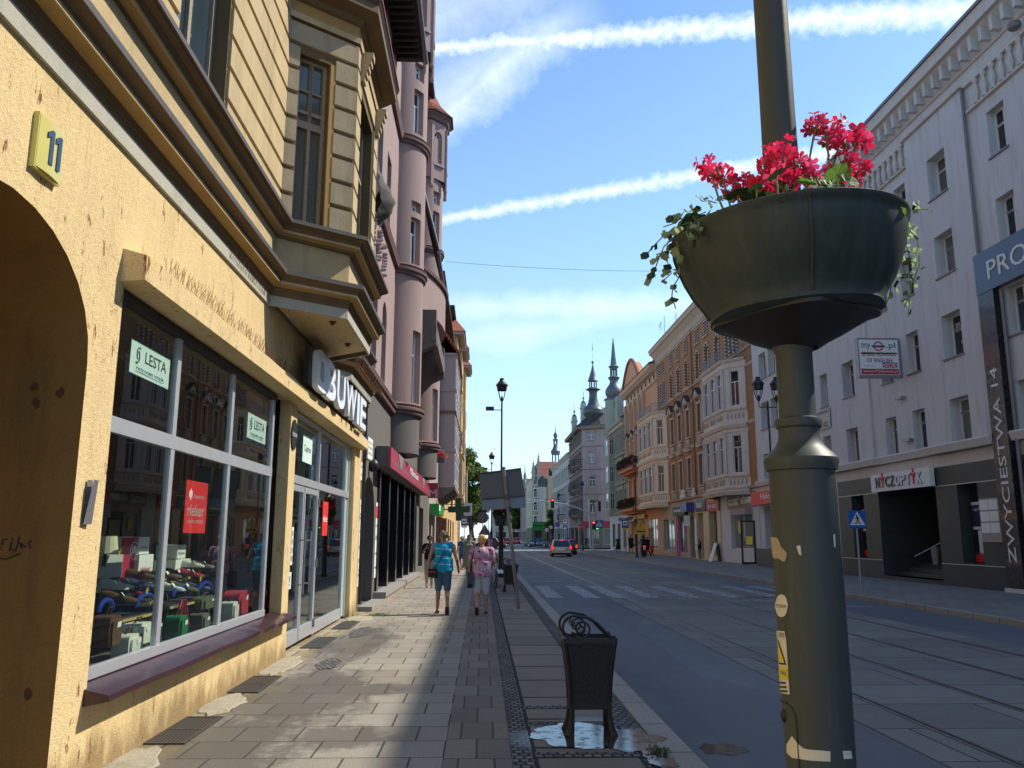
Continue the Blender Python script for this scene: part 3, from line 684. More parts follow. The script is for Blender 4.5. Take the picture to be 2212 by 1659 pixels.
g = MB(); g.quad((-400, -60, -.16), (400, -60, -.16), (400, 900, -.16), (-400, 900, -.16)); struct('ground', g, 'far_pavement')
sheet('road', 'asphalt', 1.6, 11.1, YA, 420, -.12)
def slabsheet(name, mat, x0, x1, y0, y1, top=0.0):
 m = MB(); m.box(x0, x1, y0, y1, -.15, top); return struct(name, m, mat)
slabsheet('pavement', 'slabs_main', -2.36, -.28, YA, YB, 0)
slabsheet('gutter_strip', 'gutter_slabs', -2.9, -2.364, YA, YB, -.003)
slabsheet('pavement_edge', 'slabs_edge', -.276, .24, YA, YB, 0)
slabsheet('cobble_strip', 'cobbles', .244, .41, YA, YB, -.006)
slabsheet('kerbside_pavement', 'slabs_side', .414, 1.23, YA, YB, 0)
slabsheet('kerb_cobble_strip', 'cobbles', 1.234, 1.42, YA, YB, -.008)
slabsheet('kerb', 'granite_kerb', 1.424, 1.66, YA, YB, .004)
slabsheet('far_kerb', 'granite_kerb', 10.9, 11.08, YA, 104, 0)
slabsheet('far_pavement', 'far_pavement', 11.084, 17.2, YA, 104, -.004)
slabsheet('kerb', 'granite_kerb', 1.2, 1.5, 128, 330, -.02); slabsheet('pavement', 'far_pavement', -12, 1.2, 128, 330, -.024)
slabsheet('far_kerb', 'granite_kerb', 11.2, 11.5, 124, 330, -.02); slabsheet('far_pavement', 'far_pavement', 11.5, 40, 124, 330, -.024)
sheet('tram_track_bed', 'tram_slabs', 3.68, 8.85, YA, 330, -.114)
simple('rail_steel', (.20, .19, .18), .35, .8, var=.25); simple('rail_groove', (.012, .011, .01), .8)
for i, x in enumerate((4.25, 5.62, 6.86, 8.23)):
 m = MB(); m.box(x-.045, x-.004, YA, 330, -.13, -.108); m.box(x+.036, x+.062, YA, 330, -.13, -.109)
 m.mi = [0]*len(m.f); m.cur = 1; m.box(x-.003, x+.035, YA, 330, -.13, -.1115); o = m.build('tram_rail', ['rail_steel', 'rail_groove']); o['kind'] = 'structure'
for (x, w_) in ((1.9, .48), (3.0, .48), (4.05-.25, .42), (4.75, .5), (6.0, .5), (7.25, .5), (8.6, .5), (9.6, .5), (10.4, .4)):
 zz = -.1135 if x < 3.3 or x > 8.8 else -.1065
 m = MB(); m.quad((x-.0, 24.6, zz+.003), (x+w_, 24.6, zz+.003), (x+w_, 30.6, zz+.003), (x, 30.6, zz+.003)); struct('crossing_stripe', m, 'road_paint')
for (x, w_, y) in ((1.95, 1.15, 33.2), (3.75, .9, 34.0), (5.8, 1.0, 33.6), (7.3, 1.1, 23.2), (9.2, 1.0, 21.6), (1.7, 1.3, 48), (1.7, .9, 52)):
 zz = -.1145 if x < 3.3 or x > 8.8 else -.1065
 sheet('give_way_dash', 'road_paint', x, x+w_, y, y+.35, zz+.004)
sheet('lane_line', 'road_paint', 9.0, 9.12, 30, 96, -.113)
for x in (4.9, 5.6): sheet('lane_line', 'road_paint', 6.1+(x-4.9)*.6, 6.22+(x-4.9)*.6, 62, 82, -.105)
for (y, x0, x1) in ((105.5, 1.7, 10.8), (101.5, 1.7, 10.8)):
 for k in range(9): sheet('crossing_stripe', 'road_paint', x0+k*1.02, x0+k*1.02+.5, y, y+3.2, -.1045)
simple('iron', (.10, .095, .09), .5, .6, var=.3, scale=30)
def cover(x0, x1, y0, y1, z):
 m = MB(); m.box(x0, x1, y0, y1, z-.02, z)
 m2 = m
 for k in range(6): xx = x0+.06+(x1-x0-.12)*k/5; m.box(xx-.03, xx+.03, y0+.04, y1-.04, z, z+.006)
 return m
o = cover(5.1, 6.6, 25.2, 25.8, -.105).build('drain_cover', 'iron'); tag(o, 'iron drain cover across the near tram track on the zebra crossing', 'drain cover');
o = cover(7.6, 9.0, 24.7, 25.2, -.105).build('drain_cover', 'iron'); tag(o, 'iron drain cover on the far tram track beside the zebra crossing', 'drain cover')
GRL = [(6.62, 7.16, 'nearest the camera, under the shop window'), (8.1, 8.75, 'second from the camera, under the shop window'), (9.35, 10.35, 'third from the camera, below the far end of the maroon sill')
 , (12.9, 14.0, 'in front of the shop door'), (15.4, 16.6, 'farthest, beyond the shop door')]
GRL = [(7.1, 8.1, 'nearest the camera under the shop window'), (9.3, 10.35, 'under the far end of the maroon window sill'), (12.85, 14.15, 'in front of the glazed shop door'), (15.4, 16.7, 'farthest one, beyond the shop door')]
for (a, b_, lb_) in GRL:
 t = thing('pavement_grate', 'rusty iron light-well grate in the pavement, '+lb_, 'grate', (-2.5, (a+b_)/2, 0), 0, 'light-well grates along the yellow wall')
 x0, x1 = -2.70, -2.37
 m = MB(); m.box(x0, x1, a, a+.03, -.02, .012); m.box(x0, x1, b_-.03, b_, -.02, .012); m.box(x0, x0+.02, a+.03, b_-.03, -.02, .012); m.box(x1-.02, x1, a+.03, b_-.03, -.02, .012); m.build('frame', 'iron', t)
 m = MB(); n = 9
 for k in range(n): xx = x0+.02+(x1-x0-.04)*(k+.5)/n; m.box(xx-.008, xx+.008, a+.031, b_-.031, -.018, .009)
 m.box(x0+.021, x1-.021, (a+b_)/2-.012, (a+b_)/2+.012, -.018, .0105); m.build('bars', 'iron', t)
 m = MB(); m.box(x0+.021, x1-.021, a+.031, b_-.031, -.1, -.0035+.002); m.build('pit', 'black', t)
m = MB(); random.seed(11)
def patch(mb, pts, z, h):
 n = len(pts); c = (sum(p[0] for p in pts)/n, sum(p[1] for p in pts)/n)
 v = [(p[0], p[1], z) for p in pts]+[((p[0]-c[0])*.93+c[0], (p[1]-c[1])*.97+c[1], z+h) for p in pts]+[(c[0], c[1], z+h*1.3)]
 mb.add(v, [(i, (i+1) % n, n+(i+1) % n, n+i) for i in range(n)]+[(n+i, n+(i+1) % n, 2*n) for i in range(n)])
def blob(cx, cy, rx, ry, n=22, j=.25, sd=0):
 random.seed(sd); return [(cx+rx*(1+random.uniform(-j, j))*math.cos(2*math.pi*i/n), cy+ry*(1+random.uniform(-j, j))*math.sin(2*math.pi*i/n)) for i in range(n)]
for (cx, cy, rx, ry) in ((-2.58, 6.35, .22, .62), (-2.56, 8.7, .2, .5), (-2.58, 11.2, .2, .8), (-2.5, 17.4, .28, .55), (-2.55, 5.0, .2, .8)): patch(m, blob(cx, cy, rx, ry, 26, .18, int(cy*10)), .0, .012)
struct('cement_patches', m, 'old_cement')
m = MB()
for (cx, cy, rx, ry) in ((-2.0, 11.3, .16, .5), (-2.1, 14.9, .16, .8)):
 P = blob(cx, cy, rx, ry, 20, .25, int(cy*7)); m.poly([(a, b2, .006) for a, b2 in P])
struct('cobble_patches', m, 'cobbles')
m = MB()
for y0, y1 in ((7.68, 7.86), (8.42, 8.56), (6.62, 6.78)): m.quad((.42, y0, .004), (1.23, y0, .004), (1.23, y1, .004), (.42, y1, .004))
struct('cobble_rows', m, 'cobbles')
mm, nt, N, L, b = nodes('water'); setb(b, .09, 0, .8); b.inputs['Base Color'].default_value = (.05, .05, .048, 1); L.new(ramp(nt, nz(nt, coord(nt, world=True), 8, 7, .65), [(.36, 0.2), (.5, .92)]), b.inputs['Alpha'])
bump(nt, b, nz(nt, coord(nt, world=True), 9, 4, .6), .035, .01)
def puddle(cx, cy, rx, ry, z, sd, n=60, amp=.35):
 P = []
 for i in range(n):
  a = 2*math.pi*i/n; k = 1+amp*(mnoise.noise(Vector((math.cos(a)*1.7+sd, math.sin(a)*1.7, sd)))+.5*mnoise.noise(Vector((math.cos(a)*5+sd, math.sin(a)*5, sd+3))))
  P.append((cx+rx*k*math.cos(a), cy+ry*k*math.sin(a), z))
 return P
for (cx, cy, rx, ry, z, sd) in ((.82, 7.35, .42, .45, .008, 2), (1.2, 7.15, .3, .34, .009, 5), (1.36, 6.6, .12, .3, .0095, 4)):
 m = MB(); m.poly(puddle(cx, cy, rx, ry, z, sd)); struct('puddle', m, 'water')
for (cx, cy, rx, ry, sd) in ((2.05, 7.35, .2, .2, 8), (2.05, 6.35, .33, .2, 9), (1.78, 5.9, .1, .4, 3)):
 m = MB(); m.poly(puddle(cx, cy, rx, ry, -.1155, sd)); struct('puddle', m, 'water')
simple('weed_green', (.06, .11, .02), .7, var=.4, scale=30)
def weed(cx, cy, r, n, sd, z=.0, lab='small green weed growing in the cobble joint'):
 m = MB(); random.seed(sd)
 for i in range(n):
  a = random.uniform(0, 6.28); q = random.uniform(0, r); x, y = cx+q*math.cos(a), cy+q*math.sin(a); h = random.uniform(.01, .035); l = random.uniform(.015, .035); b = random.uniform(0, 6.28)
  m.add([(x, y, z), (x+l*math.cos(b), y+l*math.sin(b), z+h), (x+l*math.cos(b+.6), y+l*math.sin(b+.6), z+h*.8)], [(0, 1, 2)])
 return solo('weed_tuft', m, 'weed_green', lab, 'weed', (cx, cy, 0))
weed(1.38, 6.75, .1, 120, 1, .012, 'clump of wet green weed by the kerb beside the puddle'); weed(.33, 5.75, .12, 160, 2, 0, 'green weed tuft in the cobble strip at the bottom edge'); weed(-2.2, 18.2, .25, 160, 3, 0, 'green weed patch at the foot of the yellow wall end')
# == pink building with round towers
plaster('pink_plaster', (.36, .262, .245), .84, .9, 1.2, .25, dirt=(.16, .11, .10), dirtamt=.35, world=True)
plaster('pink_trim', (.18, .11, .10), .8, .85, 2, .2, world=True)
plaster('lilac_plaster', (.40, .33, .32), .85, .9, 1.4, .2, dirt=(.16, .12, .11), world=True)
plaster('drum_grey', (.16, .145, .135), .85, .85, 1.6, .2, dirt=(.05, .045, .04), world=True)
plaster('base_grey', (.15, .14, .125), .85, .85, 1.6, .15, world=True)
simple('black_stone', (.014, .015, .018), .12, 0, .6, var=.3, scale=3)
simple('ribbed_sheet', (.22, .21, .20), .6)
simple('awning_red', (.36, .03, .07), .4, var=.1)
simple('net_grey', (.085, .08, .07), .9, var=.4, scale=40)
PX = -2.75
P1 = FX(PX)
pk = thing('pink_tower_house', 'dusky pink stucco house with two round bay towers and a black stone portal front', 'building', (PX, 33, 0))
Y0, Y1 = 18.35, 42.5
w = MB(P1)
PH = [(19.0, 21.25, .05, 3.06, .95, .7), (21.7, 33.4, .25, 3.36, 0, 1.0), (33.9, 34.9, .05, 3.0, .5, .6), (36.2, 38.8, .3, 2.9, 0, .4)]
wall(w, Y0, Y1, 0, 5.25, PH, .3); w.build('ground_floor_wall', 'base_grey', pk)
w = MB(P1); hullbox(w, Y0, Y1, 0, 21.6, -9)
UH = [(a, a+.95, z, z+2.2, r_, .3) for a in (19.6, 21.6) for z, r_ in ((5.8, .45), (10.1, 0), (14.5, 0))]+[(28.6, 32.4, 5.8, 8.6, 0, .9), (28.6, 32.4, 10.9, 13.2, 0, .6)]+[(a, a+1, z, z+2.2, 0, .3) for a in (38.6, 40.6) for z in (5.9, 10, 14.2)]
wall(w, Y0, Y1, 5.25, 21.6, UH, .3, d=.0); w.build('wall', 'pink_plaster', pk)
for h in UH:
 if h[1]-h[0] > 2: continue
 win(pk, P1, h[0], h[1], h[2], h[3], -.28, 'T', 'white_frame', 'pane_dark', .07, rise=h[4])
win(pk, P1, 28.6, 32.4, 5.8, 8.6, -.85, 'X', 'white_frame', 'pane_dark', .1); win(pk, P1, 28.6, 32.4, 10.9, 13.2, -.55, 'X', 'white_frame', 'pane_dark', .1)
m = MB(P1); m.sweep([(o_, z_+1.18) for o_, z_ in ((0, 4.05), (.12, 4.05), (.14, 4.12), (.10, 4.15), (.18, 4.2), (.2, 4.27), (.12, 4.3), (.16, 4.36), (0, 4.42))], [(Y0, 0), (Y1, 0)]); m.build('string_course', 'pink_trim', pk)
m = MB(P1); m.sweep([(0, 14.0), (.1, 14.0), (.16, 14.2), (0, 14.3)], [(Y0, 0), (Y1, 0)]); m.build('string_course', 'pink_trim', pk)
for z in (9.75,):
 m = MB(P1); m.sweep([(0, z), (.1, z), (.16, z+.16), (0, z+.22)], [(Y0, 0), (Y1, 0)]); m.build('string_course', 'pink_trim', pk)
random.seed(4)
for i in range(3):
 m = MB(P1)
 for k in range(9): m.ball((18.9+i*1.1+random.uniform(-.15, .15), .02, 8.5+k*.1), (.05, .14, .06), 6, 4)
 m.build('stucco_ornament', 'lilac_plaster', pk)
m = MB(P1); m.quad((21.7, -1.0, .25), (33.4, -1.0, .25), (33.4, -1.0, 3.36), (21.7, -1.0, 3.36)); m.quad((21.7, -1.0, 3.355), (33.4, -1.0, 3.355), (33.4, 0, 3.355), (21.7, 0, 3.355)); m.build('portal_recess', 'black_stone', pk)
for s in (21.75, 24.0, 26.3, 28.6, 30.9, 33.1):
 m = MB(P1); m.box(s, s+.28, -.98, .06, .25, 3.35); m.build('portal_fin', 'black_stone', pk)
simple('step_stone', (.28, .26, .24), .8, var=.2)
m = MB(P1); m.box(21.5, 33.6, -.02, .33, .13, .249); m.box(21.5, 33.6, .0, .28, 0, .13); m.build('step', 'step_stone', pk)
m = MB(P1); m.box(18.95, 21.3, .0, .32, 0, .1); m.build('step', 'step_stone', pk)
m = MB(P1); m.box(19.05, 21.2, -.7, -.66, .05, 3.0); m.build('door', 'black', pk)
m = MB(P1); m.ball((20.05, .1, 3.32), (.13, .13, .16), 12, 8); m.build('dome_lamp', 'dark_metal', pk, True)
aw = thing('bank_awning', 'long crimson fascia awning over the black portal', 'awning', (PX+.3, 28.5, 3.36))
m = MB(P1); m.box(20.95, 36.2, .03, .345, 3.38, 3.9); m.build('box', 'drum_grey', aw)
m = MB(P1); m.box(20.9, 36.3, .35, .42, 3.36, 3.88); m.build('fascia', 'awning_red', aw)
m = MB(P1); m.box(20.95, 36.2, .421, .428, 3.50, 3.525); m.mi = [0]*len(m.f)
for s in (23.4, 32.6): m.prism([(s-.75, 3.88), (s+.75, 3.88), (s+.3, 3.58), (s, 3.46), (s-.3, 3.6)], .422, .432, 1)
m.build('fascia_pattern', 'ribbed_sheet', aw)
text('Millennium', P1, 28.0, .43, 3.7, w=3.4, h=.22, ext=.008, mat='white_card', parent=aw)
ms = thing('bank_sign', 'square crimson hanging sign with a white M at the end of the red awning', 'sign', (PX+.55, 36.6, 3.3))
S2 = Frame((0, 36.5, 0), (1, 0), (0, -1), 1)
m = MB(); m.box(-2.40, -1.97, 36.5, 36.8, 3.3, 3.95); m.build('box', 'awning_red', ms)
text('M', S2, -2.18, .004, 3.5, w=.32, h=.32, ext=.005, mat='white_card', parent=ms)
def tower(yc, first):
 c = (-3.05, yc, 0); nm = 'round_tower'
 A0, A1 = -math.pi*.55, math.pi*.55
 m = MB(); m.lathe([(.001, 4.06), (1.02, 4.06), (1.06, 4.1), (1.06, 5.35)], c, 40, A0, A1, False); m.build('tower_drum', 'drum_grey', pk, True)
 def ringm(z, r=1.1, k=1):
  m = MB(); m.lathe([(r-.02, z), (r+.05, z), (r+.07, z+.05), (r+.05, z+.09), (r+.11, z+.13), (r+.11, z+.2), (r+.07, z+.23), (r+.1, z+.29), (r-.02, z+.36)], c, 40, A0, A1, False); m.build('tower_ring', 'pink_trim', pk, True)
 ringm(5.26); ringm(9.62); ringm(13.95)
 r = 1.08; n = 44
 Wn = [(a, b, z0, z1) for (a, b) in ((-.85, -.42), (.3, .72)) for (z0, z1) in ((10.02, 11.55), (11.75, 12.1), (14.42, 15.95), (16.3, 16.9))]+[(-.66, -.2, 5.64, 7.9), (.5, .85, 5.64, 7.9)]
 As = sorted(set([A0+(A1-A0)*i/n for i in range(n+1)]+[x for q in Wn for x in q[:2]])); Zs = sorted(set([5.5, 19.5]+[x for q in Wn for x in q[2:]]))
 m = MB()
 for i in range(len(As)-1):
  for j in range(len(Zs)-1):
   ca = (As[i]+As[i+1])/2; cz = (Zs[j]+Zs[j+1])/2
   if any(q[0] < ca < q[1] and q[2] < cz < q[3] for q in Wn): continue
   f = lambda a, z: (c[0]+r*math.cos(a), c[1]+r*math.sin(a), z)
   m.quad(f(As[i], Zs[j]), f(As[i+1], Zs[j]), f(As[i+1], Zs[j+1]), f(As[i], Zs[j+1]))
 for (a, b, z0, z1) in Wn:
  f = lambda a, z, q=r: (c[0]+q*math.cos(a), c[1]+q*math.sin(a), z)
  m.quad(f(a, z0), f(a, z1), f(a, z1, r-.22), f(a, z0, r-.22)); m.quad(f(b, z0), f(b, z1), f(b, z1, r-.22), f(b, z0, r-.22)); m.quad(f(a, z0), f(b, z0), f(b, z0, r-.22), f(a, z0, r-.22)); m.quad(f(a, z1), f(b, z1), f(b, z1, r-.22), f(a, z1, r-.22))
 m.build(nm, 'pink_plaster', pk, 30)
 for (a, b, z0, z1) in Wn:
  A = Vector((c[0]+(r-.2)*math.cos(a), c[1]+(r-.2)*math.sin(a))); B = Vector((c[0]+(r-.2)*math.cos(b), c[1]+(r-.2)*math.sin(b))); l = (B-A).length
  fr = Frame((A.x, A.y, 0), (B-A), (math.cos((a+b)/2), math.sin((a+b)/2)))
  win(pk, fr, 0, l, z0, z1, -.02, 'T' if z1-z0 > 1 else '+', 'white_frame', 'pane_blue' if z0 > 12 else 'pane_dark', .05)
 zt = 17.45
 R8 = 1.16; cc = (c[0]+.12, c[1], 0)
 pts = [(cc[0]+R8*math.cos(math.pi/8+k*math.pi/4), cc[1]+R8*math.sin(math.pi/8+k*math.pi/4)) for k in range(8)]
 for k in range(8):
  P, Q = pts[k], pts[(k+1) % 8]; mid = ((P[0]+Q[0])/2-cc[0], (P[1]+Q[1])/2-cc[1])
  if mid[0] < -.6: continue
  S = (Q[0]-P[0], Q[1]-P[1]); fr = Frame((P[0], P[1], 0), S, mid); l = math.hypot(*S)
  m = MB(fr); wall(m, 0, l, zt, zt+3.0, [(.22, l-.22, zt+.75, zt+2.3, (l-.44)/2, .18)], .18); m.box(.1, l-.1, .0, .08, zt+.62, zt+.74); m.build('lantern_wall', 'pink_plaster', pk)
  win(pk, fr, .22, l-.22, zt+.75, zt+2.3, -.17, 'X', 'white_frame', 'pane_blue', .04, rise=(l-.44)/2)
  m = MB(fr); m.box(.0, .16, .005, .07, zt-.35, zt+2.6); m.ball((.08, .03, zt-.4), (.1, .08, .12), 8, 5); m.build('pendant_pilaster', 'pink_plaster', pk)
 m = MB(); m.poly([(p[0], p[1], zt+.01) for p in pts]); m.build('lantern_floor', 'pink_trim', pk)
 def oct_(r1, z): return [(cc[0]+r1*math.cos(math.pi/8+k*math.pi/4), cc[1]+r1*math.sin(math.pi/8+k*math.pi/4), z) for k in range(8)]
 m = MB()
 L_ = [oct_(R8, zt+2.75), oct_(R8+.12, zt+2.8), oct_(R8+.14, zt+2.95), oct_(R8+.25, zt+3.05), oct_(R8+.25, zt+3.12)]
 for a, b in zip(L_, L_[1:]): m.add(a+b, [(i, (i+1) % 8, 8+(i+1) % 8, 8+i) for i in range(8)])
 m.build('lantern_cornice', 'pink_trim', pk)
 m = MB(); rs = [(R8+.32, zt+3.12), (R8+.05, zt+3.4), (R8-.3, zt+3.8), (R8-.6, zt+4.4), (R8-.9, zt+5.2), (.1, zt+6.3)]
 for (r1, z1), (r2, z2) in zip(rs, rs[1:]):
  nst = 5
  for q in range(nst):
   a = oct_(r1+(r2-r1)*q/nst+.02, z1+(z2-z1)*q/nst); b = oct_(r1+(r2-r1)*(q+1)/nst, z1+(z2-z1)*(q+1)/nst)
   m.add(a+b, [(i, (i+1) % 8, 8+(i+1) % 8, 8+i) for i in range(8)])
 m.build('lantern_roof', 'red_tile', pk)
tower(25.4, True); tower(35.6, False)
m = MB(P1)
def curve(yc0, yc1, d0, bul, n=12): return [(yc0+(yc1-yc0)*i/n, d0+bul*math.sin(math.pi*i/n)) for i in range(n+1)]
C = curve(26.2, 34.9, .25, 1.0)
for i in range(len(C)-1):
 (a, p), (b, q) = C[i], C[i+1]
 m.hexa([(a, 0, 9.3), (b, 0, 9.3), (b, q, 9.3), (a, p, 9.3)], [(a, 0, 10.65), (b, 0, 10.65), (b, q, 10.65), (a, p, 10.65)])
m.build('balcony', 'pink_plaster', pk)
m = MB(P1); m.sweep([(0, 10.65), (.1, 10.67), (.12, 10.78), (0, 10.84)], C); m.build('balcony_rim', 'pink_trim', pk)
for s in (27.6, 33.4):
 m = MB(P1); prof = [(0, 6.6), (.10, 7.0), (.3, 7.5), (.62, 7.85), (1.05, 8.05), (1.1, 8.1), (1.1, 9.3), (0, 9.3)]
 m.prism([(d, z) for d, z in prof], s-.22, s+.22, 0); m.build('balcony_bracket', 'drum_grey', pk)
m = MB(P1); m.box(27.3, 33.7, .95, 1.12, 8.2, 8.75); m.build('balcony_beam', 'drum_grey', pk)
m = MB(P1); m.hexa([(27.4, .3, 14.6), (33.5, .3, 14.6), (33.5, 1.1, 11.3), (27.4, 1.1, 11.3)], [(27.4, .3, 14.72), (33.5, .3, 14.72), (33.5, 1.1, 11.42), (27.4, 1.1, 11.42)]); m.build('canopy_roof', 'dark_wood', pk)
m = MB(P1); m.tube([(27.3, 1.13, 11.35), (33.6, 1.13, 11.3)], .06, 8); m.build('gutter', 'zinc', pk)
m = MB(P1); m.tube([(27.3, .35, 14.4), (27.3, 1.13, 11.4)], .07, 6); m.build('fascia_board', 'black', pk)
m = MB(P1); m.box(Y0, Y1, -.1, .35, 21.6, 21.9); m.build('eave', 'dark_wood', pk)
m = MB(P1); m.prism([(Y0, -9), (Y1, -9), (Y1, 0), (Y0, 0)], 21.95, 22.3); m.build('roof', 'red_tile', pk)
m = MB(); random.seed(2)
n = 14; V = []; Fc = []
for i in range(n+1):
 for j in range(7):
  t = i/n; z = 10.7-1.5*t; x = -2.66+.42*max(0, math.sin(math.pi*t**1.6))*(.3+.7*math.sin(j/6*math.pi)) + .03*math.sin(i*2+j); y = 18.9+j*.12
  V.append((x, y, z))
for i in range(n):
 for j in range(6): k = i*7+j; Fc.append((k, k+1, k+8, k+7))
m.add(V, Fc); solo('draped_net', m, 'net_grey', 'grey debris net bulging from the wall beyond the angular bay window', 'net', (-2.6, 19.2, 9.2), smooth=80)
m = MB(L1); m.tube([(18.42, .06, .2), (18.42, .06, 16)], .04, 8); m.build('drainpipe', 'dark_metal', b1)
for k in range(5):
 mm_ = MB(L1); mm_.box(18.36, 18.48, .02, .11, .9+k*1.2, .94+k*1.2); mm_.build('pipe_clamp', 'black', b1)
def board(name, lab, s, wd, z0, z1, mat, rows, d=.02, ink='black', cat='notice board'):
 t = thing(name, lab, cat, (PX, s, z0))
 m = MB(P1); m.box(s, s+wd, .003, d, z0, z1); m.build('plate', mat, t)
 for (z, txt, h, mt) in rows: text(txt, P1, s+wd/2, d+.001, z, w=wd*.8, h=h, ext=.002, mat=mt, parent=t)
 return t
simple('blue_plate', (.05, .07, .28), .4, var=.05)
board('office_plate', 'blue and white office plate above the dark archway lamp', 19.0, .55, 3.56, 4.02, 'blue_plate', [])
board('office_plate', 'white office plate with three lines of text beside the blue one', 19.56, .85, 3.46, 3.98, 'white_card', [(3.86, 'PRYWATNE GABINETY', .05, 'black'), (3.74, 'LEKARSKIE', .05, 'black'), (3.6, 'DENTYSTA', .05, 'black')])
board('notice_board', 'small white and red plate at the corner of the yellow building', 18.55, .62, 2.88, 3.28, 'white_card', [(3.18, 'BIURO', .05, 'black'), (3.0, 'PARTER', .06, 'red_paper')])
t = board('sign_column', 'tall white column of shop plates on the left of the dark archway', 18.62, .34, .55, 2.45, 'white_card', [(2.3, 'NOTARIUSZ', .05, 'black'), (2.05, 'BIURO', .06, 'black'), (1.75, 'ADWOKAT', .05, 'black'), (1.4, 'GABINET', .08, 'black'), (1.1, 'I PIETRO', .09, 'black'), (.8, 'SERWIS', .05, 'black')])
t = board('sign_column', 'tall white column of shop plates with a red top on the right of the dark archway', 21.45, .42, .6, 2.5, 'white_card', [(1.9, 'OPTYK', .06, 'black'), (1.6, 'SZEWC', .1, 'black'), (1.2, 'KRAWIEC', .06, 'black'), (.85, 'MEBLE', .06, 'black')])
m = MB(P1); m.box(21.46, 21.86, .021, .025, 2.1, 2.4); m.build('red_panel', 'red_paper', t)
# == lilac building with flat bay
B3 = FX(-2.75)
b3 = thing('lilac_house', 'lilac grey stucco house with a flat projecting bay beyond the pink towers', 'building', (-2.75, 50, 0))
w = MB(B3); hullbox(w, 42.5, 60, 0, 15.5, -9)
wall(w, 42.5, 60, 0, 15.5, [(43.0, 45.2, .2, 2.7, 0, .3), (46, 48.4, .2, 2.7, 0, .3), (49.6, 52.0, .2, 2.8, 0, .3), (53, 55.5, .2, 2.8, 0, .3), (57, 59, .2, 2.8, 0, .3), (56.5, 57.5, 5, 7.2, 0, .2), (56.5, 57.5, 8.5, 10.8, 0, .2), (43.4, 44.3, 5, 7.2, 0, .2), (43.4, 44.3, 8.5, 10.8, 0, .2)], .3)
w.build('wall', 'lilac_plaster', b3)
m = MB(B3)
m.box(51.0, 59.6, 0, .98, 4.65, 13.0); m.build('flat_bay', 'lilac_plaster', b3)
for z in (4.6, 6.8, 9.2, 10.6, 12.9):
 m = MB(B3); m.box(50.92, 59.7, .0, 1.06, z, z+.16); m.build('bay_band', 'lilac_plaster' if z != 9.2 else 'pink_trim', b3)
m = MB(B3)
for k in range(6): m.box(50.92, 59.7, 0, 1.04-.16*k, 4.59-.12*(k+1), 4.59-.12*k)
m.build('bay_corbel', 'drum_grey', b3)
for i in range(5):
 for (z0, z1) in ((5.0, 6.7), (7.1, 9.0), (9.5, 10.5), (10.9, 12.7)):
  s = 51.3+i*1.65
  win(b3, Frame((-1.77, 0, 0), (0, 1), (1, 0)), s, s+1.1, z0, z1, .0, 'T', 'white_frame', 'pane_dark', .08)
for s, e in ((43.0, 45.2), (46, 48.4), (49.6, 52.0), (53, 55.5), (57, 59)): win(b3, B3, s, e, .2, 2.75, -.28, '2', 'silver_frame', 'pane_dark', .08)
for s in (43.4, 56.5):
 for z in (5, 8.5): win(b3, B3, s, s+.95, z, z+2.2, -.18, 'T', 'white_frame', 'pane_dark', .06)
m = MB(B3); m.box(42.5, 60, -.1, .6, 15.5, 15.7); m.build('eave', 'dark_wood', b3)
m = MB(B3)
for k in range(8): m.hexa([(50.8, 1.2-.14*k, 13.1+.2*k), (59.8, 1.2-.14*k, 13.1+.2*k), (59.8, 1.0-.14*k, 13.1+.2*k), (50.8, 1.0-.14*k, 13.1+.2*k)], [(50.8, 1.1-.14*k, 13.3+.2*k), (59.8, 1.1-.14*k, 13.3+.2*k), (59.8, 1.0-.14*k, 13.3+.2*k), (50.8, 1.0-.14*k, 13.3+.2*k)])
m.build('bay_roof', 'red_tile', b3)
m = MB(B3); m.prism([(42.5, -9), (60, -9), (60, 0), (42.5, 0)], 15.7, 16.0); m.build('roof', 'red_tile', b3)
simple('green_sign', (.02, .30, .05), .4, var=.1); simple('dark_green', (.008, .07, .03), .4, var=.2); simple('orange_wall', (.65, .28, .10), .85, var=.1); simple('wood_brown', (.16, .05, .03), .5, var=.3)
t = thing('shop_fascia', 'bright green lit fascia box under the lilac bay', 'sign', (-2.5, 44.5, 2.8)); m = MB(B3); m.box(43.0, 48.4, .02, .5, 2.78, 3.3); m.build('box', 'green_sign', t); m = MB(B3); m.box(43.1, 44.4, .501, .51, 2.95, 3.25); m.build('white_panel', 'white_card', t)
t = thing('pharmacy_cross', 'dark green pharmacy cross sticking out over the pavement', 'sign', (-1.7, 56.0, 2.4)); m = MB(); x, z = -1.62, 3.42
m.box(x-.18, x+.18, 56, 56.25, z-.75, z+.75); m.box(x-.70, x-.181, 56.0, 56.25, z-.2, z+.2); m.box(x+.181, x+.70, 56, 56.25, z-.2, z+.2); m.build('cross', 'dark_green', t); m = MB(); m.tube([(-2.7, 56.12, 3.42), (-2.3, 56.12, 3.42)], .04, 6); m.build('bracket', 'dark_metal', t)
t = thing('small_hanging_sign', 'cream hanging sign with brown figure behind the pharmacy cross', 'sign', (-1.4, 60, 2.9)); m = MB(); m.box(-1.35, -.75, 60, 60.12, 3.1, 4.0); m.build('panel', 'white_card', t); m = MB(); m.box(-1.2, -.9, 59.985, 59.998, 3.35, 3.8); m.build('figure_panel', 'wood_brown', t); m = MB(); m.tube([(-2.75, 60.06, 3.9), (-1.35, 60.06, 3.9)], .03, 6); m.build('bracket', 'dark_metal', t)
m = MB(B3); m.box(49.5, 59.2, .01, .05, 2.85, 3.75); m.build('orange_panel', 'orange_wall', b3)
for s in (49.5, 52.0, 52.9, 55.5, 56.8, 59.1):
 m = MB(B3); m.box(s, s+.12, .01, .16, 0, 2.85); m.build('timber_post', 'wood_brown', b3)
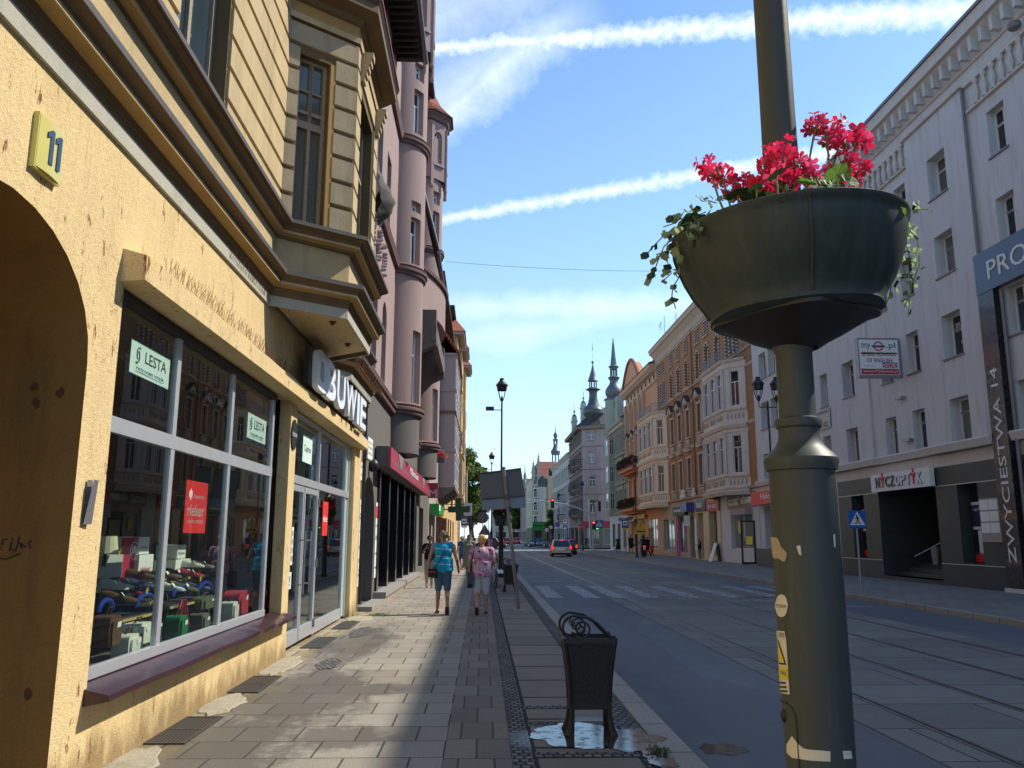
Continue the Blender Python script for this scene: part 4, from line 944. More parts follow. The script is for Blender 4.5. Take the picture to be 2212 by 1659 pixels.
def flowers(cx, cy, cz, r, n, sd, name, lab, colr='red_flower', loc=None):
 m = MB(); random.seed(sd)
 for i in range(n):
  p = Vector((random.gauss(0, .5), random.gauss(0, .5), random.gauss(0, .35)))*r; s = random.uniform(.02, .05)*(1+r)
  m.cur = 0 if random.random() < .55 else 1
  a = Vector((random.uniform(-1, 1), random.uniform(-1, 1), random.uniform(-1, 1))).normalized()*s; b = a.cross(Vector((random.uniform(-1, 1), random.uniform(-1, 1), random.uniform(-1, 1)))).normalized()*s
  c0 = Vector((cx, cy, cz))+p; m.quad(c0-a, c0-b, c0+a, c0+b)
 return m
def leafmat(name, c, tr=.4, rough=.5):
 m, nt, N, L, b = nodes(name); setb(b, rough, 0, .3)
 v = coord(nt, world=True); col = mixc(nt, nz(nt, v, 9, 3, .6), tuple(x*.55 for x in c), tuple(min(1, x*1.4) for x in c)); L.new(col, b.inputs['Base Color'])
 t = N.new('ShaderNodeBsdfTranslucent'); L.new(mixc(nt, .6, col, tuple(min(1, x*1.8) for x in c)), t.inputs[0]); mx = N.new('ShaderNodeMixShader'); mx.inputs[0].default_value = tr
 o = [n for n in N if n.type == 'OUTPUT_MATERIAL'][0]; L.new(b.outputs[0], mx.inputs[1]); L.new(t.outputs[0], mx.inputs[2]); L.new(mx.outputs[0], o.inputs[0])
leafmat('red_flower', (.68, .018, .085), .4); leafmat('pink_flower', (.82, .07, .20), .45); leafmat('leaf_green', (.10, .19, .04), .4); leafmat('leaf_dark', (.035, .06, .022), .25); leafmat('leaf_silver', (.28, .36, .20), .45)
m = flowers(-1.95, 37.6, 5.3, .28, 260, 5, '', ''); t = thing('flower_box', 'red and orange flowers in a small box hung below the second tower', 'flower box', (-1.95, 37.6, 5.0)); m.build('flowers', ['red_flower', 'leaf_green'], t, norm=False); m = MB(); m.box(-2.15, -1.75, 37.4, 37.8, 4.95, 5.15); m.build('box', 'drum_grey', t)
# == yellow bay house and rusticated house
plaster('sand_plaster', (.62, .44, .22), .9, .9, 1.4, .15, world=True)
b4 = thing('yellow_bay_house', 'yellow stucco house with red hipped bay roofs and iron balconies', 'building', (-2.8, 72, 0))
B4 = FX(-2.75); w = MB(B4); hullbox(w, 60, 92, 0, 18.6, -9)
HH = []
for z in (5.2, 8.6, 12.0, 15.2):
 for s in (60.6, 67.8, 70.2, 78.0, 81.2, 89.5): HH.append((s, s+1.1, z, z+2.1, 0, .2))
GH = [(61.5, 64.5, .2, 3.0, 0, .3), (66, 69, .2, 3.0, 0, .3), (71, 74, .2, 3.0, 0, .3), (77, 80, .2, 3.0, 0, .3)]
wall(w, 60, 92, 0, 18.6, HH+GH, .2); w.build('wall', 'sand_plaster', b4)
for h in HH: win(b4, B4, h[0], h[1], h[2], h[3], -.18, 'T', 'white_frame', 'pane_dark', .07)
for h in GH: win(b4, B4, h[0], h[1], h[2], h[3], -.28, '2', 'wood_brown', 'pane_dark', .1)
for (s0, s1, z0, z1, p) in ((62.4, 66.6, 5.0, 17.0, .7), (72.5, 76.5, 8.8, 18.0, .8), (83.0, 87.0, 5.0, 18.6, .9)):
 m = MB(B4); m.box(s0, s1, 0, p, z0, z1); m.build('bay', 'sand_plaster', b4)
 m = MB(B4); m.hexa([(s0-.5, 0, z1), (s1+.5, 0, z1), (s1+.5, p+.5, z1), (s0-.5, p+.5, z1)], [(s0-.5, 0, z1+.25), (s1+.5, 0, z1+.25), (s1+.5, p+.5, z1+.25), (s0-.5, p+.5, z1+.25)]); m.build('bay_eave', 'lilac_plaster', b4)
 m = MB(B4); c = (s0+s1)/2; m.add([(s0-.6, 0, z1+.26), (s1+.6, 0, z1+.26), (s1+.6, p+.6, z1+.26), (s0-.6, p+.6, z1+.26), (c, 0, z1+2.4)], [(0, 1, 2, 3), (3, 2, 4), (0, 3, 4), (1, 2, 4)]); m.build('bay_roof', 'red_tile', b4)
 for z in (6, 9.3, 12.6):
  win(b4, Frame((-2.75+p, 0, 0), (0, 1), (1, 0)), s0+.9, s1-.9, z, z+1.8, .0, 'T', 'white_frame', 'pane_dark', .08)
def balcony(par, fr, s0, s1, z, p, mslab, mrail='black', h=1.0, bars=12, name='balcony'):
 m = MB(fr); m.box(s0, s1, 0, p, z-.25, z); m.box(s0+.15, s1-.15, 0, p*.7, z-.5, z-.25); bl = m.build(name, mslab, par)
 m = MB(fr); m.tube([(s0+.04, 0, z+h), (s0+.04, p-.04, z+h), (s1-.04, p-.04, z+h), (s1-.04, 0, z+h)], .03, 4)
 for k in range(bars+1): s = s0+.04+(s1-s0-.08)*k/bars; m.box(s-.014, s+.014, p-.055, p-.025, z, z+h)
 for k in range(1, 4): q = p*k/4; m.box(s0+.03, s0+.055, q-.014, q+.014, z, z+h); m.box(s1-.055, s1-.03, q-.014, q+.014, z, z+h)
 m.build('railing', mrail, bl); return bl
for z in (8.2, 12.6): balcony(b4, B4, 60.2, 62.3, z, 1.15, 'sand_plaster')
m = MB(B4); m.box(72.3, 76.7, 0, .95, 5.2, 8.5); m.box(72.2, 76.8, 0, 1.05, 8.5, 8.79); m.box(72.2, 76.8, 0, 1.05, 4.9, 5.2); m.build('grey_bay', 'soot_plaster', b4)
m = MB(B4); m.box(60, 92, -.1, .5, 18.6, 18.8); m.build('eave', 'dark_wood', b4); m = MB(B4); m.prism([(60, -9), (92, -9), (92, 0), (60, 0)], 18.8, 19.2); m.build('roof', 'red_tile', b4)
brickmat('rusticated', (.36, .31, .25), (.26, .22, .18), (.10, .09, .08), 1.0, .5, .03, axis='yz')
b5 = thing('rusticated_house', 'grey rusticated stone house with a corner bay before the trees', 'building', (-2.8, 96, 0))
B5 = FX(-2.75); w = MB(B5); hullbox(w, 92, 104, 0, 15.5, -9)
HH = [(s, s+1.2, z, z+2.2, 0, .2) for z in (4.4, 8.0, 11.6) for s in (92.8, 101.5)]
wall(w, 92, 104, 0, 15.5, HH, .2); w.build('wall', 'rusticated', b5)
for h in HH: win(b5, B5, h[0], h[1], h[2], h[3], -.18, 'T', 'white_frame', 'pane_dark', .07)
m = MB(B5); m.box(96, 99.6, 0, .9, 5.2, 9.4); m.box(95.8, 99.8, 0, 1.05, 9.4, 9.7); m.box(95.8, 99.8, 0, 1.05, 4.8, 5.2); m.build('corner_bay', 'soot_plaster', b5)
m = MB(B5); m.box(92, 104, -.1, .5, 15.5, 15.8); m.build('eave', 'dark_wood', b5); m = MB(B5); m.prism([(92, -9), (104, -9), (104, 0), (92, 0)], 15.8, 16.1); m.build('roof', 'red_tile', b5)
# == white building at the right
plaster('white_render', (0.624, 0.630, 0.624), .86, .85, .8, .08, dirt=(.25, .25, .24), dirtamt=.6, fine=60, world=True)
plaster('white_trim', (0.637, 0.617, 0.572), .9, .85, 2, .06, world=True)
plaster('shop_grey', (0.624, 0.636, 0.648), .9, .85, 2, .06, world=True)
simple('slate_clad', (.060, .075, .077), .45, var=.18, scale=3, world=True)
brickmat('slate_tiles', (.060, .078, .080), (.052, .066, .068), (.04, .046, .046), .6, .3, .004, .4, axis='yz', offs=0)
simple('navy_panel', (.02, .035, .09), .3, var=.1, coat=.3); simple('strip_black', (.018, .02, .026), .28, var=.15, coat=.3)
WX = 16.5
RW = Frame((WX, 0, 0), (0, 1), (-1, 0))
TX = -1
wb = thing('white_office_building', 'long white rendered office building with dark slate ground floor at the right edge', 'building', (WX, 30, 0))
cols = [(9.0, 10.1), (11.3, 12.4), (13.6, 14.7), (16.0, 17.1), (18.3, 19.3), (21.0, 22.0), (23.62, 24.53), (26.9, 28.08), (29.87, 30.78), (32.03, 32.92), (35.27, 36.43), (38.3, 39.15), (41.2, 42.1), (43.0, 44.0), (45.1, 46.2), (46.6, 47.85)]
rows = [(4.92, 6.44), (7.9, 9.46), (10.9, 12.42), (13.88, 15.45)]
UH = [(a, b, c, e, 0, .36) for a, b in cols for c, e in rows if not (a < 22.5 and e < 11 and False)]
w = MB(RW); hullbox(w, -20, 49, 0, 18.1, -10)
wall(w, -20, 49, 4.6, 18.1, UH, .36); w.build('wall', 'white_render', wb)
for (a, b) in ((25.62, 29.5), (33.95, 37.85)):
 hs = [(p, q, c, e, 0, .09) for p, q in cols if a < p < b for c, e in rows]
 m = MB(RW); wall(m, a, b, 4.92, 17.0, hs, .09, d=.09)
 for s in (a, b): m.quad((s, 0, 4.92), (s, .09, 4.92), (s, .09, 17), (s, 0, 17))
 m.quad((a, 0, 17), (b, 0, 17), (b, .09, 17), (a, .09, 17)); m.build('projecting_bay', 'white_render', wb)
for (a, b, c, e, _, _) in UH:
 pr = .09 if (25.6 < a < 29.5 or 33.9 < a < 37.9) else 0
 pm = random.choice(['pane_dark', 'pane_dark', 'pane_blue', 'pane_curtain', 'pane_beige'])
 wn = win(wb, RW, a, b, c, e, -.34, '', 'white_frame', pm, .05, name='window')
 m = MB(RW); mid = (a+b)/2; m.box(mid-.03, mid+.03, -.34, -.288, c+.05, e-.05); m.box(a+.05, mid-.03, -.34, -.29, c+1.02, c+1.07); m.box(mid+.03, b-.05, -.34, -.29, c+1.02, c+1.07); m.build('glazing_bar', 'white_frame', wn)
 m = MB(RW); m.box(a-.05, b+.05, pr-.0, pr+.06, c-.07, c-.015); m.build('window_sill', 'zinc', wn)
text('BIURO', RW, 27.5, -.325, 9.1, w=.8, h=.16, ext=.004, mat='white_paint', parent=wb, tx=TX); text('RACHUNKOWE', RW, 27.5, -.325, 8.9, w=.85, h=.12, ext=.004, mat='white_paint', parent=wb, tx=TX); text('604 5', RW, 27.4, -.325, 8.45, w=.5, h=.14, ext=.004, mat='white_paint', parent=wb, tx=TX)
m = MB(RW); m.sweep([(0, 4.62), (.16, 4.62), (.20, 4.75), (.24, 4.86), (.20, 4.92), (0, 4.96)], [(-20, 0), (25.5, 0)]); m.build('ledge', 'white_trim', wb)
m = MB(RW); m.sweep([(0, 4.62), (.16, 4.62), (.20, 4.75), (.24, 4.86), (.20, 4.92), (0, 4.96)], [(25.62, .10), (29.5, .10), (29.51, 0), (33.94, 0), (33.95, .10), (37.85, .10), (37.86, 0), (49, 0)]); m.build('ledge', 'white_trim', wb)
w = MB(RW); wall(w, -20, 49, 4.16, 4.62, [], d=.0); w.build('frieze', 'white_trim', wb)
GH = [(26.95, 28.15, .8, 3.46, 0, .5), (35.25, 36.45, .8, 3.46, 0, .5), (29.5, 33.9, .14, 3.52, 0, 2.6), (10, 13, .5, 3.3, 0, .3), (15, 18, .5, 3.3, 0, .3), (20, 23, .5, 3.3, 0, .3)]
w = MB(RW); wall(w, -20, 37.8, 0, 4.16, GH, .5, d=.06); w.build('slate_cladding', 'slate_tiles', wb)
w = MB(RW); wall(w, 37.8, 49, 0, 4.16, [(39.2, 42, .5, 3.2, 0, .3), (43, 45.5, .1, 3.2, 0, .4), (46.3, 48.2, .9, 3.4, 0, .8)], .3, d=.0); w.build('ground_floor_wall', 'shop_grey', wb)
for a, b, c, e, _, dp in GH:
 if a == 29.5: continue
 win(wb, RW, a, b, c, e, -.40 if dp == .5 else -.2, '', 'dark_frame', 'pane_dark', .05, name='shop_window')
for s, c, e in ((39.2, .5, 3.2), (43, .1, 3.2)): win(wb, RW, s, s+2.5, c, e, -.28, '2', 'silver_frame', 'pane_dark', .08, name='shop_window')
win(wb, RW, 46.3, 48.2, .9, 3.4, -.7, '', 'silver_frame', 'pane_blue', .06, name='shop_window')
m = MB(RW); m.box(45.7, 49, .005, .3, 0, 1.0); m.build('plinth', 'slate_clad', wb)
for (a, b) in ((25.6, 29.5), (33.9, 37.8)):
 m = MB(RW); m.box(a, b, .061, .085, .74, .765); m.box(a, b, .061, .075, 3.47, 3.495); m.build('metal_trim', 'silver_frame', wb)
m = MB(RW); m.quad((29.5, -2.54, .14), (33.9, -2.54, .14), (33.9, -2.54, 3.52), (29.5, -2.54, 3.52)); m.build('porch_back', 'slate_clad', wb)
m = MB(RW); m.box(29.5, 33.9, -.6, .05, 0, .14); m.box(29.5, 33.9, -1.0, -.6, 0, .3); m.box(29.5, 33.9, -1.4, -1.0, 0, .46); m.box(29.5, 33.9, -2.5, -1.4, 0, .62); m.build('step', 'slate_clad', wb)
simple('rough_stone', (.12, .12, .11), .8, var=.4, scale=6)
m = MB(RW); m.box(29.52, 30.0, -2.5, -1.2, .62, 3.5); m.build('stone_pier', 'rough_stone', wb)
m = MB(RW); m.box(30.3, 31.3, -1.5, -1.45, .62, 2.9); dd = m.build('porch_door', 'pane_dark', wb)
m = MB(RW); m.box(30.35, 31.25, -1.44, -1.43, 2.1, 2.6); m.build('red_poster', 'crimson', dd)
m = MB(RW); m.box(30.35, 31.1, -1.44, -1.425, .7, 1.55); m.build('mint_poster', 'mint_paper', dd)
m = MB(RW); m.box(30.35, 31.1, -1.44, -1.43, 1.56, 1.95); m.build('white_poster', 'white_card', dd); text('NF', RW, 30.72, -1.428, 1.76, w=.45, h=.26, ext=.004, mat='black', parent=dd, tx=TX)
m = MB(RW); m.tube([(33.2, -.9, .9), (32.3, -1.6, 1.5), (32.1, -1.7, 1.5)], .02, 6); m.build('handrail', 'steel', wb)
tb = MB(RW); tb.lathe([(.16, .62), (.2, 1.3), (.19, 1.3), (.15, .66)], (32.2, -1.25, 0), 14); solo('waste_bin', tb, 'grey_steel', 'grey cylindrical bin standing on the dark porch of the optician', 'bin', (WX+1.25, 32.2, .62), smooth=True)
ns = thing('optician_sign', 'white fascia lettered NYCZOPTYK over the dark porch', 'sign', (WX-.1, 31.7, 3.5))
m = MB(RW); m.box(29.42, 34.0, .1, .28, 3.5, 4.2); m.build('board', 'white_card', ns)
Lt = [('N', 'slate_clad'), ('Y', 'red_paper'), ('C', 'slate_clad'), ('Z', 'slate_clad'), ('O', 'white_paint'), ('P', 'white_paint'), ('T', 'white_paint'), ('Y', 'red_paper'), ('K', 'white_paint')]
s = 33.35
for i, (ch, mt) in enumerate(Lt):
 if mt == 'white_paint': text(ch, RW, s-.03, .285, 3.84, w=.36, h=.44, ext=.012, mat='slate_clad', parent=ns, tx=TX, name='letter_shadow', bold=.02)
 text(ch, RW, s, .30, 3.86, w=.33, h=.42, ext=.03, mat=mt, parent=ns, tx=TX, name='letter', bold=.015)
 if ch == 'Y': m = MB(RW); m.box(s-.03, s+.03, .29, .33, 4.08, 4.24); m.build('pointer', 'red_paper', ns)
 s -= .405
for i, (a, b) in enumerate(((26.95, 28.15), (35.25, 36.45))):
 t = thing('window_poster', 'dark optician poster in the '+('right' if i == 0 else 'left')+' slate-framed window', 'poster', (WX+.3, a, .8))
 m = MB(RW); m.box(a+.1, b-.1, -.345, -.335, 2.05, 2.75); m.build('poster', 'navy_panel', t)
 m = MB(RW); m.box(a+.1, b-.1, -.345, -.334, 2.76, 2.86); m.build('upper_band', 'white_card', t); m = MB(RW); m.box(a+.1, b-.1, -.345, -.334, 1.93, 2.03); m.build('lower_band', 'white_card', t)
 m = MB(RW); m.box(a+.1, b-.1, -.345, -.33, .86, 1.12); m.build('red_strip', 'red_paper', t); m = MB(RW); m.box(a+.25, b-.35, -.345, -.335, 1.14, 1.9); m.build('leaflet', 'mint_paper', t)
 text('varilux', RW, (a+b)/2+.12, -.334, 2.62, w=.6, h=.12, ext=.003, mat='white_paint', parent=t, tx=TX)
t = thing('name_board', 'grey board with six white name plates on the slate wall', 'notice board', (WX-.1, 26.3, 1.5))
m = MB(RW); m.box(25.82, 26.86, .07, .11, 1.52, 2.92); m.build('board', 'grey_steel', t)
for i in range(2):
 for j in range(3): m = MB(RW); m.box(25.86+i*.5, 26.33+i*.5, .112, .125, 2.55-j*.37, 2.87-j*.37); m.build('plate', 'white_card', t)
t = thing('office_portal', 'dark vertical strip lettered ZWYCIESTWA 14 with navy panel lettered PROX above', 'sign', (WX-.2, 24, 0))
m = MB(RW); m.box(24.78, 25.6, .02, .24, .14, 9.5); m.build('vertical_strip', 'strip_black', t)
m = MB(RW); m.box(8, 25.6, .02, .26, 9.5, 10.86); m.build('navy_panel', 'navy_panel', t)
m = MB(RW); m.box(24.7, 25.7, .0, .27, 0, .13); m.build('stone_foot', 'white_trim', t)
text('ZWYCIESTWA 14', RW, 25.18, .242, 3.95, w=6.1, h=.36, ext=.01, mat='white_card', parent=t, tx=TX, rot=math.pi/2)
text('PROXIMA', RW, 22.6, .262, 10.15, w=4.6, h=.62, ext=.02, mat='white_card', parent=t, tx=TX)
m = MB(RW); m.tube([(24.55, .12, .1), (24.55, .12, 9.4)], .06, 10); m.build('drainpipe', 'zinc', wb)
m = MB(RW); m.tube([(25.55, .10, 10.9), (25.55, .10, 17)], .05, 8); m.build('drainpipe', 'zinc', wb)
m = MB(RW); m.sweep([(0, 16.95), (.12, 16.95), (.14, 17.02), (0, 17.08)], [(-20, 0), (25.6, 0), (25.62, .09), (29.5, .09), (29.52, 0), (33.93, 0), (33.95, .09), (37.85, .09), (37.87, 0), (49, 0)]); m.build('attic_band', 'white_trim', wb)
for (a, b) in ((8, 25.4), (29.6, 33.8), (37.95, 41.5)):
 m = MB(RW); m.box(a, b, .0, .12, 15.92, 15.99); m.box(a, b, .0, .14, 16.86, 16.95); m.build('baluster_rail', 'white_trim', wb)
 n = int((b-a)/.46); m = MB(RW)
 for k in range(n):
  s = a+.23+k*.46; m.lathe([(.10, 15.99), (.05, 16.06), (.10, 16.25), (.12, 16.34), (.06, 16.6), (.05, 16.68), (.10, 16.74), (.10, 16.86)], (s, .08, 0), 8)
 o = m.build('balustrade', 'white_trim', wb, True)
m = MB(RW); m.sweep([(0, 17.5), (.06, 17.5), (.1, 17.56), (.14, 17.9), (.42, 18.14), (.46, 18.18), (.60, 18.2), (.62, 18.5), (.66, 18.6), (0, 18.7)], [(-20, 0), (49, 0)]); m.build('cornice', 'white_trim', wb)
m = MB(RW)
for k in range(88): s = -3+.58*k; m.box(s, s+.16, .1, .44, 17.6, 18.12) if s < 48.6 else None
m.build('dentils', 'white_render', wb)
m = MB(RW); m.box(-20, 49, .60, .72, 18.62, 18.74); m.build('gutter', 'zinc', wb)
m = MB(RW); m.prism([(-20, -10), (49, -10), (49, .6), (-20, .6)], 18.75, 18.8); m.build('roof', 'zinc', wb)
m = MB(RW); m.ball((22.3, .3, 17.15), (.22, .2, .16), 10, 6); m.build('swallow_box', 'zinc', wb)
for (s, z) in ((31.35, 7.0), (31.0, 5.3)):
 m = MB(RW); m.box(s-.25, s+.25, .05, .22, z, z+.1); m.build('floodlight', 'grey_steel', wb)
m = MB(RW); m.box(38.1, 40.1, .02, .06, 6.8, 7.75); bb = solo('rental_banner', m, 'grey_steel', 'grey banner for office space on the white wall behind the pole', 'banner', (WX, 39, 6.8))
t = thing('rental_text', 'dark words BIUROWE and 422 on the grey banner', 'lettering', (WX-.07, 39, 6.9))
text('POWIERZCHNIA BIUROWE', RW, 39.1, .062, 7.6, w=1.7, h=.14, ext=.006, mat='black', parent=t, tx=TX); text('TEL 422', RW, 39.0, .062, 7.0, w=1.3, h=.26, ext=.006, mat='black', parent=t, tx=TX)
sp = thing('school_sign', 'projecting white box sign reading SPEED SCHOOL OF ENGLISH on the white building', 'sign', (15.1, 31.2, 7.6))
Ys = 31.2
S3 = Frame((0, Ys, 0), (1, 0), (0, -1)); a = onY(1851, 730, Ys)[0]; b = onY(1940, 730, Ys)[0]; zt = onY(1895, 730, Ys)[1]; zb = onY(1895, 815, Ys)[1]; wd = b-a; hh = zt-zb; cx = (a+b)/2
m = MB(S3); m.box(a, b, -.28, 0, zb, zt); m.build('box', 'grey_steel', sp)
m = MB(S3); m.box(a+.05, b-.05, .002, .01, zb+.1, zt-.08); m.build('face', 'white_paint', sp)
m = MB(S3); m.box(a+.08, b-.08, .012, .016, zb+.12, zb+.34); m.box(a+.1, b-.1, .012, .016, zt-.66, zt-.6); m.build('red_band', 'crimson', sp)
text('www.MySpeed.pl', S3, cx, .018, zb+.23, w=wd-.3, h=.14, ext=.004, mat='white_paint', parent=sp); text('SPEED SCHOOL', S3, cx, .012, zb+.93, w=wd-.3, h=.16, ext=.004, mat='black', parent=sp, bold=.01); text('OF ENGLISH', S3, cx, .012, zb+.68, w=wd-.65, h=.16, ext=.004, mat='black', parent=sp, bold=.01); text('V pietro', S3, a+.42, .012, zb+.45, w=.45, h=.09, ext=.004, mat='grey_steel', parent=sp)
simple('teal_ink', (.03, .14, .20), .5); text('my', S3, a+.33, .012, zt-.36, w=.36, h=.26, ext=.004, mat='teal_ink', parent=sp, bold=.01); text('.pl', S3, b-.33, .012, zt-.33, w=.36, h=.3, ext=.004, mat='teal_ink', parent=sp, bold=.01)
m = MB(S3); rg = [];
for k in range(20):
 A, B = 2*math.pi*k/20, 2*math.pi*(k+1)/20; f = lambda q, r_: (cx+r_*math.cos(q), .014, zt-.34+r_*math.sin(q)); m.quad(f(A, .2), f(B, .2), f(B, .14), f(A, .14))
m.build('ring', 'red_paper', sp); m = MB(S3); m.box(cx-.27, cx+.27, .016, .02, zt-.39, zt-.3); m.build('bar', 'teal_ink', sp)
fx0, fx1, fz0, fz1 = b-.72, b-.12, zb+.38, zb+.6
m = MB(S3); m.box(fx0, fx1, .011, .014, fz0, fz1); m.build('flag_field', 'blue_plate', sp)
m = MB(S3); cz = (fz0+fz1)/2; cfx = (fx0+fx1)/2; m.box(fx0, fx1, .0145, .016, cz-.035, cz+.035); m.box(cfx-.05, cfx+.05, .0145, .0158, fz0, fz1)
m.poly([(fx0, .0142, fz0), (fx0+.06, .0142, fz0), (fx1, .0142, fz1), (fx1-.06, .0142, fz1)]); m.poly([(fx1, .0143, fz0), (fx1-.06, .0143, fz0), (fx0, .0143, fz1), (fx0+.06, .0143, fz1)]); m.build('flag_white_cross', 'white_paint', sp)
m = MB(S3); m.box(fx0, fx1, .0165, .018, cz-.02, cz+.02); m.box(cfx-.03, cfx+.03, .0165, .0178, fz0, fz1); m.build('flag_red_cross', 'red_paper', sp)
m = MB(S3); m.tube([(b, -.14, zb+.05), (16.6, -.14, zb+.05)], .03, 6); m.tube([(b, -.14, zt-.1), (16.6, -.14, zt-.1)], .03, 6); m.build('bracket', 'dark_metal', sp)
t = thing('red_shop_sign', 'red box sign over the last shop of the white building', 'sign', (WX-.4, 47, 3.5)); m = MB(RW); m.box(44.5, 48.95, .05, .5, 3.5, 4.25); m.build('box', 'red_paper', t); text('Halo', RW, 46.4, .505, 3.95, w=1.6, h=.34, ext=.01, mat='white_paint', parent=t, tx=TX)
# == orange brick tenement
brickmat('orange_brick', (.50, .25, .10), (.42, .19, .075), (.30, .20, .13), .26, .085, .008, .85, axis='yz', bm=.2)
brickmat('orange_brick_side', (.50, .25, .10), (.42, .19, .075), (.30, .20, .13), .26, .085, .008, .85, axis='xz', bm=.2)
plaster('stone_trim', (0.525, 0.450, 0.362), .8, .85, 2, .15, dirt=(.12, .09, .07), dirtamt=.4, world=True)
plaster('oriel_stone', (0.686, 0.601, 0.515), .85, .85, 2, .1, dirt=(.2, .15, .12), dirtamt=.3, world=True)
simple('slate_cap', (.055, .05, .05), .6, var=.3); simple('check_black', (.02, .018, .018), .6)
simple('red_roof', (.25, .075, .04), .8, var=.3)
ob_ = thing('orange_brick_tenement', 'long orange brick tenement with cream stone oriels and dark check window surrounds', 'building', (WX, 62, 0))
OB0, OB1 = 49.0, 76.6
cx6 = [56.25, 58.95, 61.55, 65.05, 67.85, 70.55]
att = [(s-.38, s+.38, 16.4, 17.45, 0, .2) for s in cx6]
fl4 = [(s-.48, s+.48, 13.55, 15.55, .25, .25) for s in cx6]
tri = []
for c in (52.9, 74.6):
 for q in (-.85, 0, .85): tri.append((c+q-.3, c+q+.3, 13.6, 15.7, .2, .25)); tri.append((c+q-.25, c+q+.25, 16.4, 17.3, 0, .2))
fl3 = [(s-.55, s+.55, 9.5, 11.68, 0, .25) for s in cx6[2:]]; fl2 = [(s-.55, s+.55, 5.5, 7.8, 0, .25) for s in cx6[2:]]
w = MB(RW); hullbox(w, OB0, OB1, 0, 19.0, -12); wall(w, OB0, OB1, 4.55, 18.0, att+fl4+tri+fl3+fl2, .25); w.build('wall', 'orange_brick', ob_)
for h in att: win(ob_, RW, h[0], h[1], h[2], h[3], -.2, '2', 'white_frame', 'pane_dark', .06)
for h in tri: win(ob_, RW, h[0], h[1], h[2], h[3], -.2, 'T' if h[3] < 16 else '', 'white_frame', 'pane_dark', .06, rise=h[4])
def surround(h, wd=.17, mat='stone_trim', ped=True, checks=False, sill=True):
 def f(wn):
  a, b, c, e = h[:4]; m = MB(RW)
  if not checks: m.box(a-wd, a, .01, .09, c, e); m.box(b, b+wd, .01, .09, c, e); m.box(a-wd, b+wd, .01, .11, e, e+.18)
  m.box(a-wd-.05, b+wd+.05, .01, .16, c-.12, c) if sill else None
  m.build('surround', mat, wn)
  if checks:
   k = MB(RW); q = MB(RW); z = c; i = 0
   while z < e-.1:
    for (x0, x1) in ((a-.16, a), (b, b+.16)): (k if i % 2 == 0 else q).box(x0, x1, .01, .07, z, z+.12)
    z += .125; i += 1
   if h[4] or e < 16:
    P = arcpts(a-.14, b+.14, e-.15, .35, 9)
    for j in range(9):
     (k if j % 2 else q).box(min(P[j][0], P[j+1][0]), max(P[j][0], P[j+1][0]), .01, .08, min(P[j][1], P[j+1][1]), max(P[j][1], P[j+1][1])+.14)
   k.build('check_blocks', 'check_black', wn); q.build('check_blocks', 'oriel_stone', wn)
  if ped:
   p = MB(RW); mid = (a+b)/2
   p.box(a-.3, b+.3, .01, .28, e+.45, e+.55); p.box(a-.22, a-.1, .01, .2, e+.1, e+.45); p.box(b+.1, b+.22, .01, .2, e+.1, e+.45); p.build('cornice_hood', 'stone_trim', wn)
   p = MB(RW); p.prism([(a-.34, e+.56), (b+.34, e+.56), (mid, e+1.15)], .01, .34, 1); p.build('pediment', 'stone_trim', wn)
   p = MB(RW); p.hexa([(a-.38, .0, e+.58), (mid, .0, e+1.2), (mid, .42, e+1.2), (a-.38, .42, e+.58)], [(a-.38, .0, e+.63), (mid, .0, e+1.26), (mid, .42, e+1.26), (a-.38, .42, e+.63)]); p.hexa([(b+.38, .0, e+.58), (mid, .0, e+1.2), (mid, .42, e+1.2), (b+.38, .42, e+.58)], [(b+.38, .0, e+.63), (mid, .0, e+1.26), (mid, .42, e+1.26), (b+.38, .42, e+.63)]); p.build('pediment_cap', 'slate_cap', wn)
 return f
for h in fl4: win(ob_, RW, h[0], h[1], h[2], h[3], -.22, 'T', 'white_frame', 'pane_dark', .07, rise=.25, extra=surround(h, ped=False, checks=True))
for h in fl3: win(ob_, RW, h[0], h[1], h[2], h[3], -.22, 'T', 'white_frame', 'pane_dark', .08, extra=surround(h, .2))
for h in fl2: win(ob_, RW, h[0], h[1], h[2], h[3], -.22, 'T', 'white_frame', 'pane_dark', .08, extra=surround(h, .2, ped=False))
for h in att:
 k = MB(RW); q = MB(RW); z = h[2]; i = 0
 while z < h[3]: [(k if i % 2 else q).box(x0, x1, .01, .07, z, z+.1) for x0, x1 in ((h[0]-.13, h[0]), (h[1], h[1]+.13), ((h[0]+h[1])/2-.06, (h[0]+h[1])/2+.06))]; z += .105; i += 1
 k.build('check_blocks', 'check_black', ob_); q.build('check_blocks', 'oriel_stone', ob_)
 m = MB(RW); m.box(h[0]-.2, h[1]+.2, .01, .14, h[2]-.1, h[2]); m.box(h[0]-.1, h[1]+.1, .01, .1, h[3], h[3]+.12); m.build('window_sill', 'stone_trim', ob_)
k = MB(RW); q = MB(RW)
for h in tri:
 z = h[2]; i = 0
 while z < h[3]: [(k if i % 2 else q).box(x0, x1, .01, .09, z, z+.12) for x0, x1 in ((h[0]-.13, h[0]), (h[1], h[1]+.13))]; z += .125; i += 1
k.build('check_blocks', 'check_black', ob_); q.build('check_blocks', 'oriel_stone', ob_)
for z, p, hh in ((13.33, .14, .14), (4.6, .22, .2), (8.6, .05, .22), (12.2, .05, .2)):
 m = MB(RW); m.sweep([(0, z), (p*.6, z), (p, z+hh*.6), (p, z+hh*.8), (0, z+hh)], [(OB0, 0), (OB1, 0)]); m.build('string_course', 'stone_trim', ob_)
